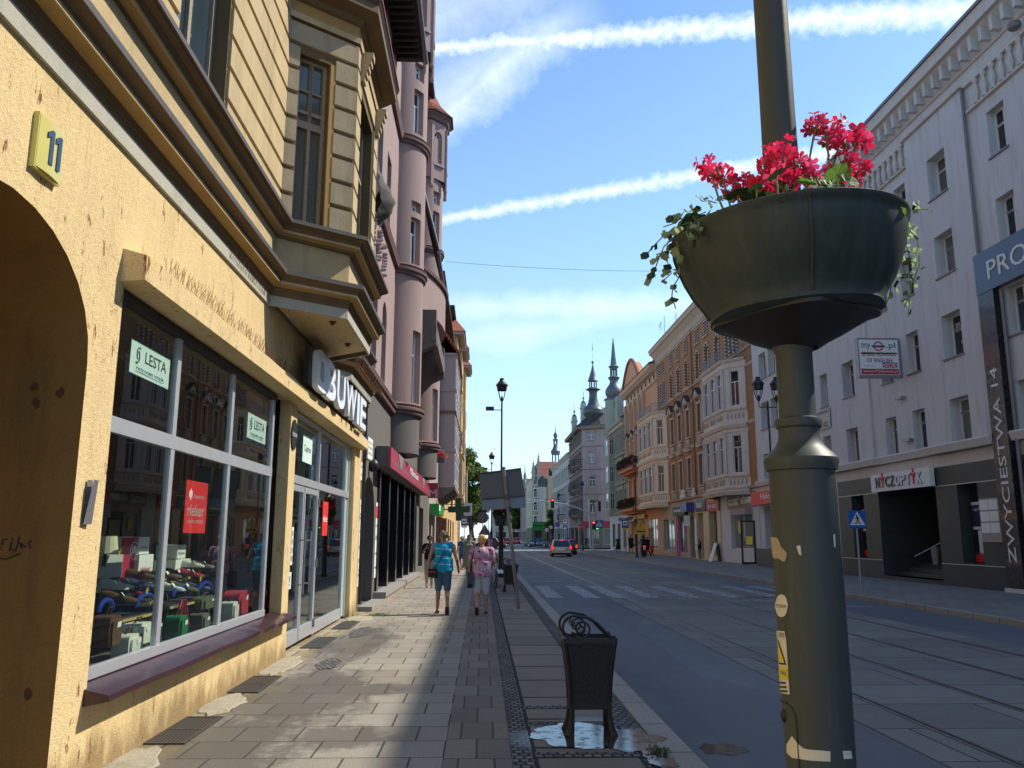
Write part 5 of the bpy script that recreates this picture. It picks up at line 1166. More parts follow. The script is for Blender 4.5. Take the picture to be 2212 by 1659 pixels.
m = MB(RW); m.sweep([(0, 17.7), (.06, 17.7), (.1, 17.8), (.04, 17.86), (.04, 18.0), (.12, 18.1), (.2, 18.3), (.55, 18.7), (.68, 18.75), (.70, 18.98), (.78, 19.08), (0, 19.15)], [(OB0, 0), (OB1, 0)]); m.build('cornice', 'stone_trim', ob_)
m = MB(RW)
for kk in range(60): s = OB0+.2+kk*.46; m.box(s, s+.18, .03, .16, 17.9, 18.08) if s < OB1-.3 else None
m.build('dentils', 'oriel_stone', ob_)
m = MB(RW); m.hexa([(OB0, .75, 19.16), (OB1, .75, 19.16), (OB1, -6, 19.16), (OB0, -6, 19.16)], [(OB0, .7, 19.2), (OB1, .7, 19.2), (OB1, -6, 21.5), (OB0, -6, 21.5)]); m.build('roof', 'red_roof', ob_)
for s in (63.2,): m = MB(RW); m.tube([(s, .08, 4.7), (s, .08, 17.9)], .045, 6); m.build('drainpipe', 'wood_brown', ob_)
for s in cx6[2:]:
 m = MB(RW); m.box(s-.75, s+.75, .01, .10, 4.86, 5.32); [m.box(s-.5+k*.2, s-.42+k*.2, .10, .16, 4.95, 5.25) for k in range(6)]; m.build('apron_panel', 'stone_trim', ob_)
 m = MB(RW); m.box(s-.7, s+.7, .01, .25, 8.35, 8.5); m.box(s-.55, s+.55, .01, .16, 8.7, 9.3); [m.ball((s+q, .16, 9.0), (.18, .1, .2), 8, 5) for q in (-.3, .3)]; m.build('apron_panel', 'stone_trim', ob_)
for s in (63.3, 66.4, 66.95):
 m = MB(RW); m.lathe([(.19, 4.72), (.2, 4.95), (.08, 5.06), (.13, 5.16), (.13, 5.3), (.02, 5.4)], (s, .23, 0), 8); m.build('stone_bust', 'white_card', ob_)
def oriel(s0, s1, par, side_inset=1.5, p=1.08, name='oriel'):
 a0, a1 = s0+side_inset, s1-side_inset; path = [(s0, 0), (a0, p), (a1, p), (s1, 0)]
 m = MB(RW)
 fr_ = []
 for A, B in zip(path, path[1:]):
  P = (WX-A[1], A[0]); Q = (WX-B[1], B[0]); S = (Q[0]-P[0], Q[1]-P[1]); N = (-S[1], S[0])
  if N[0] > 0: N = (-N[0], -N[1])
  if A[1] == B[1]: N = (-1, 0)
  fr_.append((Frame((P[0], P[1], 0), S, N), math.hypot(*S)))
 wins = []
 for k, (fr, l) in enumerate(fr_):
  m.fr = fr; hs = []
  for (z0, z1) in ((5.6, 8.0), (9.85, 12.15)):
   if k == 1:
    for q in (.0, 1.0, 2.0): n_ = l/3; hs.append((n_*q+.32, n_*(q+1)-.32, z0, z1, 0, .15))
   else: hs.append((l*.32, l*.68, z0, z1, 0, .15))
  wall(m, 0, l, 4.55, 12.75, hs, .15); wins += [(fr, h) for h in hs]
 m.fr = RW; m.add([(a, d, 4.4) for a, d in path]+[(a, d, 12.75) for a, d in path], [(0, 1, 2, 3), (4, 5, 6, 7)])
 m.build(name, 'oriel_stone', par)
 for fr, h in wins: win(par, fr, h[0], h[1], h[2], h[3], -.13, 'T', 'white_frame', 'pane_dark', .05)
 for z, q, hh in ((4.25, .25, .35), (4.62, .12, .12), (5.35, .12, .14), (8.45, .22, .3), (9.55, .14, .16), (12.3, .08, .12), (12.72, .2, .18), (8.15, .06, .1)):
  m = MB(RW); m.sweep([(0, z), (q*.5, z), (q*.8, z+hh*.4), (q, z+hh*.6), (q, z+hh*.9), (0, z+hh)], path); m.build('oriel_moulding', 'oriel_stone', par)
 for k, (fr, l) in enumerate(fr_):
  m = MB(fr)
  for z in (4.8, 8.95):
   nn = 3 if k == 1 else 1
   for j in range(nn):
    c = l*(j+.5)/nn; ww = l/nn*.32
    for q in range(5): m.ball((c-ww+q*ww/2, .03, z+.26), (.055, .05, .2), 6, 4)
  m.build('balusters', 'stone_trim', par)
  m = MB(fr)
  edges = [0.0, l-.14] if k != 1 else [0, l/3-.1, 2*l/3-.1, l-.14]
  for e in edges:
   for z0, z1 in ((5.55, 8.1), (9.75, 12.25)): m.box(e+.005, e+.14, .005, .07, z0, z1-.2); m.box(e-.01, e+.16, .005, .11, z1-.2, z1)
  m.build('pilasters', 'oriel_stone', par)
 m = MB(RW)
 pts = [(a, d*.93, 13.75) for a, d in path]; m.tube([pts[0], pts[1], pts[2], pts[3]], .03, 4)
 for A, B in zip(path, path[1:]):
  n_ = max(3, int(math.hypot(A[0]-B[0], A[1]-B[1])/.22))
  for i in range(n_): t = i/n_; a, d = A[0]+(B[0]-A[0])*t, (A[1]+(B[1]-A[1])*t)*.93; m.box(a-.012, a+.012, d-.012, d+.012, 12.9, 13.75)
 m.build('roof_railing', 'grey_steel', par)
oriel(50.3, 58.2, ob_); oriel(72.6, 83.0, ob_, 1.9)
w = MB(RW)
SH = [(50.3, 54.8, .9, 3.3, 0, .25), (58.0, 60.0, .35, 3.45, 0, .5), (61.6, 63.4, .05, 3.45, 0, .6), (64.4, 65.9, .05, 3.4, .7, 1.0), (66.8, 70.3, .35, 3.3, 0, .3), (71.2, 75.4, .5, 3.2, 0, .3)]
wall(w, OB0, 57.0, 0, 4.55, SH[:1], .25, d=.02); w.build('shop_wall', 'shop_grey', ob_)
plaster('cream_shop', (0.676, 0.546, 0.351), .9, .85, 2, .1, world=True); plaster('beige_shop', (0.450, 0.375, 0.300), .85, .85, 2, .1, world=True)
w = MB(RW); wall(w, 57.0, 64.0, 0, 4.55, SH[1:3], .5, d=.05); w.build('shop_wall', 'cream_shop', ob_)
w = MB(RW); wall(w, 64.0, OB1, 0, 4.55, SH[3:], .5, d=.0); w.build('shop_wall', 'beige_shop', ob_)
pane_mat('pane_shop', (.16, .20, .19), .04, .8); simple('pink_stripe', (.60, .10, .28), .5); simple('yellow_paper', (.70, .62, .03), .6)
sm = [('silver_frame', 'pane_shop'), ('dark_frame', 'pane_dark'), ('dark_frame', 'pane_shop'), ('dark_frame', 'pane_dark'), ('silver_frame', 'pane_shop'), ('silver_frame', 'pane_shop')]
for h, (a, b) in zip(SH, sm): win(ob_, RW, h[0], h[1], h[2], h[3], -h[5]+.03, '2', a, b, .07, name='shop_window', rise=h[4])
def sgn(name, lab, s0, s1, z0, z1, d0, d1, mat, txts, extra=None, fr=None):
 fr = fr or RW; t = thing(name, lab, 'sign', (fr.O[0]-d0 if fr is RW else fr.O[0], (s0+s1)/2, z0)); m = MB(fr); m.box(s0, s1, d0, d1, z0, z1); m.build('board', mat, t)
 for (tx_, s, z, w_, h_, mt) in txts: text(tx_, fr, s, d1+.004, z, w=w_, h=h_, ext=.01, mat=mt, parent=t, tx=TX, bold=.012)
 return t
t = thing('clothes_shop_sign', 'cream raised letters ODZIEZ UZYWANA above the used clothes shop', 'sign', (WX-.1, 52, 3.6))
simple('sign_taupe', (.24, .23, .205), .7)
m = MB(RW); m.box(49.35, 55.3, .021, .05, 3.45, 4.45); m.build('board', 'sign_taupe', t)
text('ODZIEŻ', RW, 53.75, .06, 3.95, w=2.2, h=.55, ext=.08, mat='white_card', parent=t, tx=TX, bold=.02); text('UŻYWANA', RW, 50.85, .06, 3.98, w=2.6, h=.55, ext=.08, mat='white_card', parent=t, tx=TX, bold=.02)
m = MB(RW); m.box(50.2, 53.2, .03, .5, 3.02, 3.4); solo('shop_canopy', m, 'lilac_plaster', 'grey box canopy over the used clothes shop door', 'canopy', (WX-.02, 51.7, 3.02))
for (s, z, w_, h_) in ((53.2, 1.9, .5, .75), (51.0, 1.2, 1.3, .5)):
 m = MB(RW); m.box(s, s+w_, -.16, -.15, z, z+h_); solo('yellow_poster', m, 'yellow_paper', 'plain yellow poster '+('high' if z > 1.5 else 'low')+' in the used clothes shop window', 'poster', (WX+.15, s, z))
t = thing('door', 'open black framed glass door of the used clothes shop', 'door', (WX-.1, 50.2, 0)); m = MB(RW)
m.box(49.9, 50.0, .03, .9, 0.05, .18); m.box(49.9, 50.0, .03, .9, 2.55, 2.65); m.box(49.9, 50.0, .03, .12, .18, 2.55); m.box(49.9, 50.0, .8, .9, .18, 2.55); m.build('frame', 'black', t); m = MB(RW); m.tube([(49.86, .7, 1.0), (49.82, .7, 1.0), (49.82, .7, 1.4), (49.86, .7, 1.4)], .02, 6); m.build('handle', 'black', t)
sgn('butcher_sign', 'dark red sign reading MIESO - WEDLINY', 57.05, 60.3, 3.5, 4.5, .07, .14, 'crimson', [('MIĘSO - WĘDLINY', 58.6, 3.78, 2.5, .3, 'white_card'), ('Swojczyzna', 58.7, 4.2, 2.2, .3, 'yellow_paper')])
simple('slate_blue', (.04, .07, .11), .4, var=.1)
sgn('tobacconist_sign', 'slate blue sign reading TRAFIKA', 60.6, 63.4, 3.55, 4.45, .07, .14, 'slate_blue', [('TRAFIKA', 62.3, 4.0, 1.7, .4, 'white_card')])
sgn('blue_box_sign', 'dark blue box sign above the dark archway', 64.0, 66.0, 3.6, 4.3, .05, .7, 'blue_plate', [])
sgn('kiosk_sign', 'black fascia with white script and pink dots over the pink striped kiosk', 66.2, 70.4, 3.4, 4.1, .02, .3, 'black', [('Raz-Rozpieść', 68.3, 3.8, 3.2, .34, 'white_paint')])
m = MB(RW)
for k in range(10): m.box(67.0+k*.17, 67.08+k*.17, -.26, -.24, 2.0, 3.2); m.box(67.0+k*.17, 67.08+k*.17, -.26, -.24, .4, .8)
for k in range(2): m.box(69.4+k*.5, 69.6+k*.5, .01, .12, .1, 3.3)
solo('pink_striped_shade', m, 'pink_stripe', 'pink and white striped shade and posts of the kiosk window', 'shade', (WX, 68, .1))
m = MB(RW); m.box(58.05, 59.0, -.44, -.42, .4, 3.3); m.build('meat_poster', 'crimson', ob_)
m = MB(RW); m.box(63.5, 64.0, .06, .1, .6, 3.0); m.build('white_plaque', 'white_card', ob_)
sgn('round_clock_sign', 'small round white sign hanging at the dark archway', 64.35, 64.4, 2.5, 3.3, .35, .8, 'white_card', [])
t = thing('sandwich_board', 'leaning white menu board on the pavement by the butcher shop', 'sign', (15.8, 57.6, 0)); m = MB(RW); m.hexa([(57.2, .7, 0), (57.2, .75, 0), (58.0, .75, 0), (58.0, .7, 0)], [(57.3, .25, 1.25), (57.3, .3, 1.25), (57.95, .3, 1.25), (57.95, .25, 1.25)]); m.build('panel', 'white_card', t); m = MB(RW); m.hexa([(57.25, .05, 0), (57.25, .1, 0), (57.9, .1, 0), (57.9, .05, 0)], [(57.3, .2, 1.25), (57.3, .24, 1.25), (57.9, .24, 1.25), (57.9, .2, 1.25)]); m.build('back_leg', 'dark_metal', t)
# == peach house
plaster('peach_plaster', (0.625, 0.338, 0.200), .82, .85, 1.6, .15, dirt=(.18, .08, .05), dirtamt=.4, world=True); plaster('peach_trim', (0.611, 0.429, 0.312), .85, .85, 2, .1, world=True); simple('orange_slab', (.50, .16, .04), .7)
pc = thing('peach_house', 'peach stucco house with curved gable, pilasters and orange balconies', 'building', (WX, 87, 0))
w = MB(RW); hullbox(w, 76.6, 93.6, 0, 18.0, -12); HH = []
for z, h in ((5.4, 2.4), (9.3, 2.6), (13.2, 2.6)):
 for s in (83.4, 85.6, 88.6, 91.4): HH.append((s, s+1.0, z, z+h, .3 if z > 9 else 0, .25))
wall(w, 76.6, 93.6, 0, 18.0, HH+[(78, 82.5, .5, 3.4, 0, .3), (84, 87, .5, 3.4, 0, .3), (88, 92, .5, 3.4, 0, .3)], .25); w.build('wall', 'peach_plaster', pc)
for h in HH: win(pc, RW, h[0], h[1], h[2], h[3], -.22, 'T', 'old_frame', 'pane_dark', .08, rise=h[4], extra=surround(h, .16, 'peach_trim', ped=h[2] < 9.5))
for s, e in ((78, 82.5), (84, 87), (88, 92)): win(pc, RW, s, e, .5, 3.4, -.28, '2', 'silver_frame', 'pane_shop', .08, name='shop_window')
for s in (82.7, 84.9, 87.6, 90.3, 93.0):
 m = MB(RW); m.box(s-.22, s+.22, .01, .28, 8.9, 15.7); m.box(s-.34, s+.34, .01, .36, 15.7, 16.3); m.build('pilaster', 'peach_trim', pc)
m = MB(RW); m.sweep([(0, 16.3), (.15, 16.3), (.18, 16.5), (.05, 16.55), (.05, 17.2), (.3, 17.35), (.7, 17.6), (.8, 17.9), (0, 18.1)], [(76.6, 0), (93.6, 0)]); m.build('cornice', 'peach_trim', pc)
m = MB(RW)
for k in range(26): m.box(76.8+k*.65, 77.1+k*.65, .05, .55, 17.2, 17.38)
m.build('dentils', 'stone_trim', pc)
for k in range(8):
 s = 77.5+k*2.05; m = MB(RW); m.ball((s, .08, 16.87), (.3, .06, .28), 10, 6); m.build('rosette', 'check_black', pc)
m = MB(RW); m.prism([(83.0, 18.0), (92.6, 18.0)]+[(92.6-(9.6)*i/14, 18.1+2.4*math.sin(math.pi*i/14)) for i in range(1, 14)], -.3, .45, 1); m.build('curved_gable', 'peach_plaster', pc)
m = MB(RW); m.tube([(92.8-(10)*i/14, .5, 18.1+2.6*math.sin(math.pi*i/14)) for i in range(15)], .18, 6); m.build('gable_moulding', 'red_roof', pc)
m = MB(RW); m.prism([(78.5, 18.05), (82.6, 18.05)]+[(82.6-4.1*i/8, 18.1+1.3*math.sin(math.pi*i/8)) for i in range(1, 8)], -2.4, -.6, 1); m.build('dormer', 'slate_cap', pc)
for z in (4.55, 8.6, 12.5): m = MB(RW); m.sweep([(0, z), (.2, z+.05), (.24, z+.2), (0, z+.28)], [(76.6, 0), (93.6, 0)]); m.build('string_course', 'peach_trim', pc)
m = MB(RW); m.hexa([(76.6, .7, 18.12), (93.6, .7, 18.12), (93.6, -6, 18.12), (76.6, -6, 18.12)], [(76.6, .7, 18.15), (93.6, .7, 18.15), (93.6, -6, 20), (76.6, -6, 20)]); m.build('roof', 'red_roof', pc)
for z in (4.5, 8.7): bl = balcony(pc, RW, 83.2, 92.0, z, 1.4, 'orange_slab', 'black', 1.0, 22)
def greenery(a, b, z, p, n, sd, fr):
 m = MB(fr); random.seed(sd)
 for i in range(n):
  s = random.uniform(a, b); d = p+random.uniform(-.25, .2); zz = z+random.uniform(-.2, .75)*random.random()**.4; q = random.uniform(.06, .16)
  m.cur = 1 if random.random() < .1 else 0
  v = Vector((random.uniform(-1, 1), random.uniform(-1, 1), random.uniform(-1, 1))).normalized()*q; u_ = v.cross(Vector((random.random(), random.random(), random.random()))).normalized()*q; c = Vector((s, d, zz)); m.quad(c-v, c-u_, c+v, c+u_)
 return m
for z, sd_, lab in ((4.9, 1, 'dense balcony plants with red flowers on the lower orange balcony'), (9.2, 2, 'dense balcony plants on the upper orange balcony')):
 m = greenery(83.2, 92, z, 1.35, 900, sd_, RW); t = thing('balcony_plants', lab, 'plants', (WX-1.3, 87, z)); m.build('leaves', ['leaf_dark', 'red_flower'], t, norm=False)
m = MB(RW); m.box(82.5, 93.6, .3, .4, 3.5, 3.9); m.build('shop_fascia', 'cream_shop', pc)
m = MB(RW)
for k, (s, z, r) in enumerate(((79.0, 2.9, .4), (80.3, 2.9, .45))): m.prism([(s+r*math.cos(a*math.pi/8), z+r*math.sin(a*math.pi/8)) for a in range(16)], .25, .3, 1)
solo('round_shop_signs', m, 'white_card', 'pair of round white signs on the shop front of the peach house', 'sign', (WX-.28, 79.6, 2.4))
sgn('tobacco_board', 'white board lettered TARIUSZ behind the bus stop sign', 88.5, 93, 3.3, 3.75, .3, .4, 'white_card', [('TARIUSZ', 90.6, 3.52, 3.4, .3, 'black')])
# == green house
plaster('green_plaster', (0.351, 0.390, 0.319), .85, .85, 1.6, .15, dirt=(.10, .12, .09), dirtamt=.35, world=True); plaster('red_plaster', (.30, .04, .04), .85, .85, 2, .1, world=True); simple('verdigris', (.16, .20, .19), .6, .2, var=.3)
gh = thing('green_house', 'pale green stucco house with red wall strips on the street corner', 'building', (WX, 100, 0))
w = MB(RW); hullbox(w, 93.6, 107, 0, 15.2, -12); HH = []
for z in (5.0, 8.4, 11.8):
 for s in (94.6, 97.2, 98.9, 100.6, 104.2): HH.append((s, s+.95, z, z+2.1, 0, .25))
wall(w, 93.6, 107, 0, 15.2, HH+[(95, 97, .4, 3.2, 0, .3), (99, 101, .4, 3.2, 0, .3), (103, 105, .4, 3.2, 0, .3)], .25)
w.build('wall', 'green_plaster', gh)
for h in HH: win(gh, RW, h[0], h[1], h[2], h[3], -.22, 'T', 'white_frame', 'pane_dark', .07, extra=surround(h, .18, 'green_plaster', ped=False))
for s in (95, 99, 103): win(gh, RW, s, s+2, .4, 3.2, -.28, '', 'dark_frame', 'pane_dark', .08, name='shop_window')
m = MB(RW); wall(m, 93.6, 107, 0, 4.2, [(95, 97, .4, 3.2, 0, .03), (99, 101, .4, 3.2, 0, .03), (103, 105, .4, 3.2, 0, .03)], .03, d=.05); m.build('ground_floor_wall', 'shop_grey', gh)
for s in (95.9, 103.0):
 m = MB(RW); m.box(s, s+.5, .02, .06, 4.8, 14); m.build('red_strip', 'red_plaster', gh)
for z in (4.2, 7.7, 11.1): m = MB(RW); m.sweep([(0, z), (.25, z+.05), (.3, z+.25), (0, z+.35)], [(93.6, 0), (107, 0)]); m.build('string_course', 'green_plaster', gh)
m = MB(RW); m.sweep([(0, 14.2), (.1, 14.2), (.2, 14.6), (.7, 14.9), (.8, 15.2), (0, 15.35)], [(93.6, 0), (107, 0), (107.0, -3)]); m.build('cornice', 'green_plaster', gh)
m = MB(RW)
for k in range(26): m.box(93.8+k*.5, 94.05+k*.5, .1, .55, 14.4, 14.7)
m.build('dentils', 'oriel_stone', gh)
m = MB(RW); m.box(102.8, 106.2, 0, .7, 4.4, 13.6); m.build('corner_bay', 'green_plaster', gh)
for z in (5.0, 8.4, 11.8):
 win(gh, Frame((WX-.7, 0, 0), (0, 1), (-1, 0)), 103.6, 105.4, z, z+2, 0, 'T', 'white_frame', 'pane_dark', .08)
 win(gh, Frame((WX, 102.8, 0), (-1, 0), (0, -1)), .1, .62, z, z+2, 0, '', 'white_frame', 'pane_dark', .05)
m = MB(RW); m.hexa([(93.6, .6, 15.36), (107, .6, 15.36), (107, -9, 15.36), (93.6, -9, 15.36)], [(93.6, .3, 15.5), (107, .3, 15.5), (107, -4, 18), (93.6, -4, 18)]); m.build('roof', 'slate_cap', gh)
m = MB(RW); m.prism([(98.3, 15.3), (100.7, 15.3), (100.3, 18.6), (98.7, 18.6)], -.6, .2, 1); m.build('gable_dormer', 'green_plaster', gh)
t = thing('wall_lettering', 'dark lettering on the cream shop wall of the green house', 'sign', (WX-.06, 99, 3.5)); text('dizm', RW, 98.9, .06, 3.75, w=2.2, h=.5, ext=.05, mat='black', parent=t, tx=TX, bold=.02)
def cupola(name, lab, x, y, prof, mat, slats=None, seg=16, cat='tower spire', extra=None):
 t = thing(name, lab, cat, (x, y, prof[0][1]))
 m = MB(); m.lathe(prof, (x, y, 0), seg); m.build('dome', mat, t, 30)
 return t
# == beyond the cross street
plaster('mauve_plaster', (0.468, 0.364, 0.351), .8, .85, 1.2, .1, dirt=(.08, .05, .05), dirtamt=.6, world=True); plaster('brown_stucco', (0.276, 0.218, 0.178), .75, .85, 1.2, .1, dirt=(.06, .045, .04), dirtamt=.5, world=True)
plaster('far_cream', (0.550, 0.525, 0.463), .9, .85, 1, .05, world=True); plaster('far_yellow', (0.550, 0.484, 0.330), .9, .85, 1, .05, world=True); plaster('far_grey', (.30, .28, .27), .85, .85, 1, .05, world=True); plaster('far_pinkish', (.36, .27, .25), .85, .85, 1, .05, world=True)
simple('lead_roof', (.075, .09, .10), .45, .3, var=.35, scale=2); simple('lead_light', (.12, .14, .16), .5, .3, var=.3, scale=2); simple('brick_roof', (.22, .05, .035), .8, var=.3, scale=3); simple('olive_wall', (.10, .10, .03), .8)
def box_house(name, lab, x0, x1, y0, y1, h, wall_m, roof_m, sx=None, floors=((4.5, 2.1), (7.8, 2.1), (11.1, 2.1)), fronts='lx', ww=1.0, step=2.4, roof_h=2.5, pane='pane_dark', ground=True, roof='hip', surr=None, roofd=.6):
 t = thing(name, lab, 'building', ((x0+x1)/2, (y0+y1)/2, 0)); m = MB(); holes = {}
 m.quad((x0, y1, 0), (x1, y1, 0), (x1, y1, h), (x0, y1, h)); m.quad((x0, y0, h), (x1, y0, h), (x1, y1, h), (x0, y1, h))
 faces = {'l': (Frame((x0, y0, 0), (0, 1), (-1, 0)), y1-y0), 'f': (Frame((x0, y0, 0), (1, 0), (0, -1)), x1-x0), 'r': (Frame((x1, y0, 0), (0, 1), (1, 0)), y1-y0)}
 wl = []
 for k, (fr, l) in faces.items():
  m.fr = fr; hs = []
  if k in fronts:
   n = max(1, int((l-.6)/step)); g = l/n
   for i in range(n):
    c = g*(i+.5)
    for z, hh in floors: hs.append((c-ww/2, c+ww/2, z, z+hh, 0, .2))
    if ground: hs.append((c-g*.36, c+g*.36, .3, 3.2, 0, .25))
  wall(m, 0, l, 0, h, hs, .2); wl += [(fr, q) for q in hs]
 m.fr = None; m.build('wall', wall_m, t)
 for fr, q in wl: win(t, fr, q[0], q[1], q[2], q[3], -.18, 'T' if q[2] > 1 else '', 'white_frame' if q[2] > 1 else 'dark_frame', pane, .09, extra=(lambda wn, fr=fr, q=q: surr(wn, fr, q)) if (surr and q[2] > 1) else None)
 m = MB()
 c = 'lead' if False else wall_m
 m.hexa([(x0-.1, y0-.1, h-.5), (x1+.1, y0-.1, h-.5), (x1+.1, y1, h-.5), (x0-.1, y1, h-.5)], [(x0-roofd, y0-roofd, h+.02), (x1+roofd, y0-roofd, h+.02), (x1+roofd, y1, h+.02), (x0-roofd, y1, h+.02)]); m.build('cornice', c, t)
 m = MB(); e = roofd+.05; a = min(4, (x1-x0)/2.2, (y1-y0)/2.2)
 m.hexa([(x0-e, y0-e, h+.03), (x1+e, y0-e, h+.03), (x1+e, y1, h+.03), (x0-e, y1, h+.03)], [(x0+a, y0+a, h+roof_h), (x1-a, y0+a, h+roof_h), (x1-a, y1-a, h+roof_h), (x0+a, y1-a, h+roof_h)]); m.build('roof', roof_m, t)
 for z in (4.0, 7.3, 10.6):
  if z > h-2: continue
  m = MB(); m.box(x0-.12, x1+.12, y0-.12, y1, z, z+.22); m.build('string_course', c, t)
 return t
def frame_surr(mat, ped=True):
 def f(wn, fr, q):
  a, b, c, e = q[:4]; m = MB(fr); m.box(a-.16, a, .01, .1, c, e); m.box(b, b+.16, .01, .1, c, e); m.box(a-.25, b+.25, .01, .2, e, e+.2); m.box(a-.25, b+.25, .01, .18, c-.15, c); m.build('surround', mat, wn)
 return f
Yc = 122
ch = thing('mauve_corner_house', 'weathered mauve stucco house with a chamfered corner below the bulbous grey dome', 'building', (17, Yc+6, 0))
m = MB(); x0 = onY(1259, 1000, Yc+1.2)[0]; x1 = onY(1297, 1000, Yc)[0]; zc = onY(1280, 918, Yc)[1]
fz = [onY(1275, v, Yc)[1] for v in (1078, 1027, 973, 932)]; fh = [onY(1275, v, Yc)[1] for v in (1107, 1051, 998, 948)]
FC = Frame((x0, Yc+1.6, 0), (x1-x0, -1.6), (-1.6, -(x1-x0))); lc = math.hypot(x1-x0, 1.6)
hs = [(lc*.33, lc*.68, b_, a_, 0, .2) for a_, b_ in zip(fz, fh)]
m.fr = FC; wall(m, 0, lc, 3.9, zc, hs, .2); FCr = Frame((x1, Yc, 0), (1, 0), (0, -1)); m.fr = FCr; wall(m, 0, 12, 3.9, zc, [(1.2, 2.2, b_, a_, 0, .2) for a_, b_ in zip(fz, fh)], .2)
m.build('wall', 'mauve_plaster', ch)
m = MB(); FS = Frame((x0, Yc+1.6, 0), (0, 1), (-1, 0)); m.fr = FS; sh = [(s, s+1.1, b_, a_, 0, .2) for s in (2, 5, 8, 11, 14, 17) for a_, b_ in zip(fz, fh)]; wall(m, 0, 19, 3.9, zc, sh, .2); m.build('wall', 'brown_stucco', ch)
m = MB(); m.fr = FS; wall(m, 0, 19, 0, 3.9, [(1, 5, .4, 3, 0, .3), (7, 11, .4, 3, 0, .3), (13, 17, .4, 3, 0, .3)], .3); m.fr = FC; wall(m, 0, lc, 0, 3.9, [(.4, lc-.4, .5, 2.9, 0, .3)], .3); m.fr = FCr; wall(m, 0, 12, 0, 3.9, [(.3, 5, .5, 2.9, 0, .3), (5.6, 11, .5, 2.9, 0, .3)], .3); m.build('ground_floor_wall', 'brown_stucco', ch)
m = MB(); m.quad((x0, Yc+1.6, zc), (x1, Yc, zc), (x1+12, Yc, zc), (x1+12, Yc+20, zc)); m.quad((x0, Yc+20.6, 0), (x1+12, Yc+20.6, 0), (x1+12, Yc+20.6, zc), (x0, Yc+20.6, zc)); m.quad((x1+12, Yc, 0), (x1+12, Yc+20.6, 0), (x1+12, Yc+20.6, zc), (x1+12, Yc, zc)); m.build('rear_wall', 'brown_stucco', ch)
for fr, q in [(FC, h) for h in hs]+[(FS, h) for h in sh]+[(FCr, (1.2, 2.2, b_, a_)) for a_, b_ in zip(fz, fh)]: win(ch, fr, q[0], q[1], q[2], q[3], -.18, 'T', 'white_frame', 'pane_curtain' if fr is FC else 'pane_dark', .09, extra=lambda wn, fr=fr, q=q: frame_surr('mauve_plaster' if fr is not FS else 'brown_stucco')(wn, fr, q))
for fr, l, a in ((FC, lc, .4), (FCr, 5, .3), (FCr, 11, 5.6)): win(ch, fr, a, l-(.4 if fr is FC else 0), .5, 2.9, -.28, '2', 'silver_frame', 'pane_shop', .08, name='shop_window')
for a in (1, 7, 13): win(ch, FS, a, a+4, .4, 3, -.28, '2', 'dark_frame', 'pane_dark', .08, name='shop_window')
m = MB(FC); m.box(-.1, lc+.1, .02, .3, 3.1, 3.85); m.fr = FCr; m.box(0, 11.5, .02, .3, 3.1, 3.85); m.build('shop_fascia', 'crimson', ch)
m = MB(FCr); m.box(4, 5.4, .31, .4, 3.15, 3.8); m.build('yellow_fascia_panel', 'yellow_paper', ch)
for z in (4.1,)+tuple(fh[1:]):
 m = MB(FC); m.box(-.1, lc+.1, .0, .25, z-1.0, z-.8); m.fr = FS; m.box(0, 19, 0, .2, z-1.0, z-.8); m.fr = FCr; m.box(0, 12, 0, .25, z-1.0, z-.8); m.build('string_course', 'mauve_plaster', ch)
m = MB(FC); m.box(-.3, lc+.3, 0, .6, zc-.5, zc); m.fr = FS; m.box(0, 19, 0, .8, zc-.4, zc); m.fr = FCr; m.box(0, 12, 0, .6, zc-.5, zc); m.build('cornice', 'brown_stucco', ch)
m = MB(); cX = (x0+x1)/2+.9; m.add([(x0-.9, Yc+1.3, zc+.02), (x1, Yc-.7, zc+.02), (x1+12, Yc-.7, zc+.02), (x1+12, Yc+20, zc+.02), (x0-.9, Yc+20.6, zc+.02), (x0+2.6, Yc+3.4, zc+3.2), (x1+11, Yc+3, zc+3.2), (x1+11, Yc+17, zc+3.2), (x0+2.6, Yc+17, zc+3.2)], [(0, 1, 5), (1, 2, 6, 5), (2, 3, 7, 6), (4, 0, 5, 8), (3, 4, 8, 7), (5, 6, 7, 8)]); m.build('roof', 'slate_cap', ch)
for z in fh[:3]:
 for s in (.8, 7.5): balcony(ch, FS, s, s+3.4, z-.3, 1.1, 'brown_stucco', 'black', .9, 8)
def prof_from(pts, Y, uc): return [(abs(onY(u, v, Y)[0]-onY(uc, v, Y)[0]), onY(uc, v, Y)[1]) for u, v in pts]
k = lambda x, y: (1188+x*.16276, 702+y*.16276)
P = [k(*p) for p in ((660, 1275), (680, 1240), (718, 1180), (718, 1130), (690, 1090), (660, 1070), (640, 1020), (630, 960), (628, 900), (640, 875), (676, 860), (650, 845), (635, 835))]
Yd = 124; uc = k(575, 0)[0]; pr = prof_from(P, Yd, uc); xc = onY(uc, 880, Yd)[0]
t = cupola('bulbous_dome', 'grey metal bulbous dome with lantern and rod over the mauve corner house', xc, Yd, [(pr[0][0]*.9, zc-.1)]+pr, 'lead_roof', cat='dome')
zl = pr[-1][1]; zl2 = onY(uc, k(0, 745)[1], Yd)[1]
m = MB()
for i in range(8): a = i*math.pi/4+.2; m.tube([(xc+.55*math.cos(a), Yd+.55*math.sin(a), zl), (xc+.55*math.cos(a), Yd+.55*math.sin(a), zl2)], .09, 6)
m.build('lantern_posts', 'lead_roof', t)
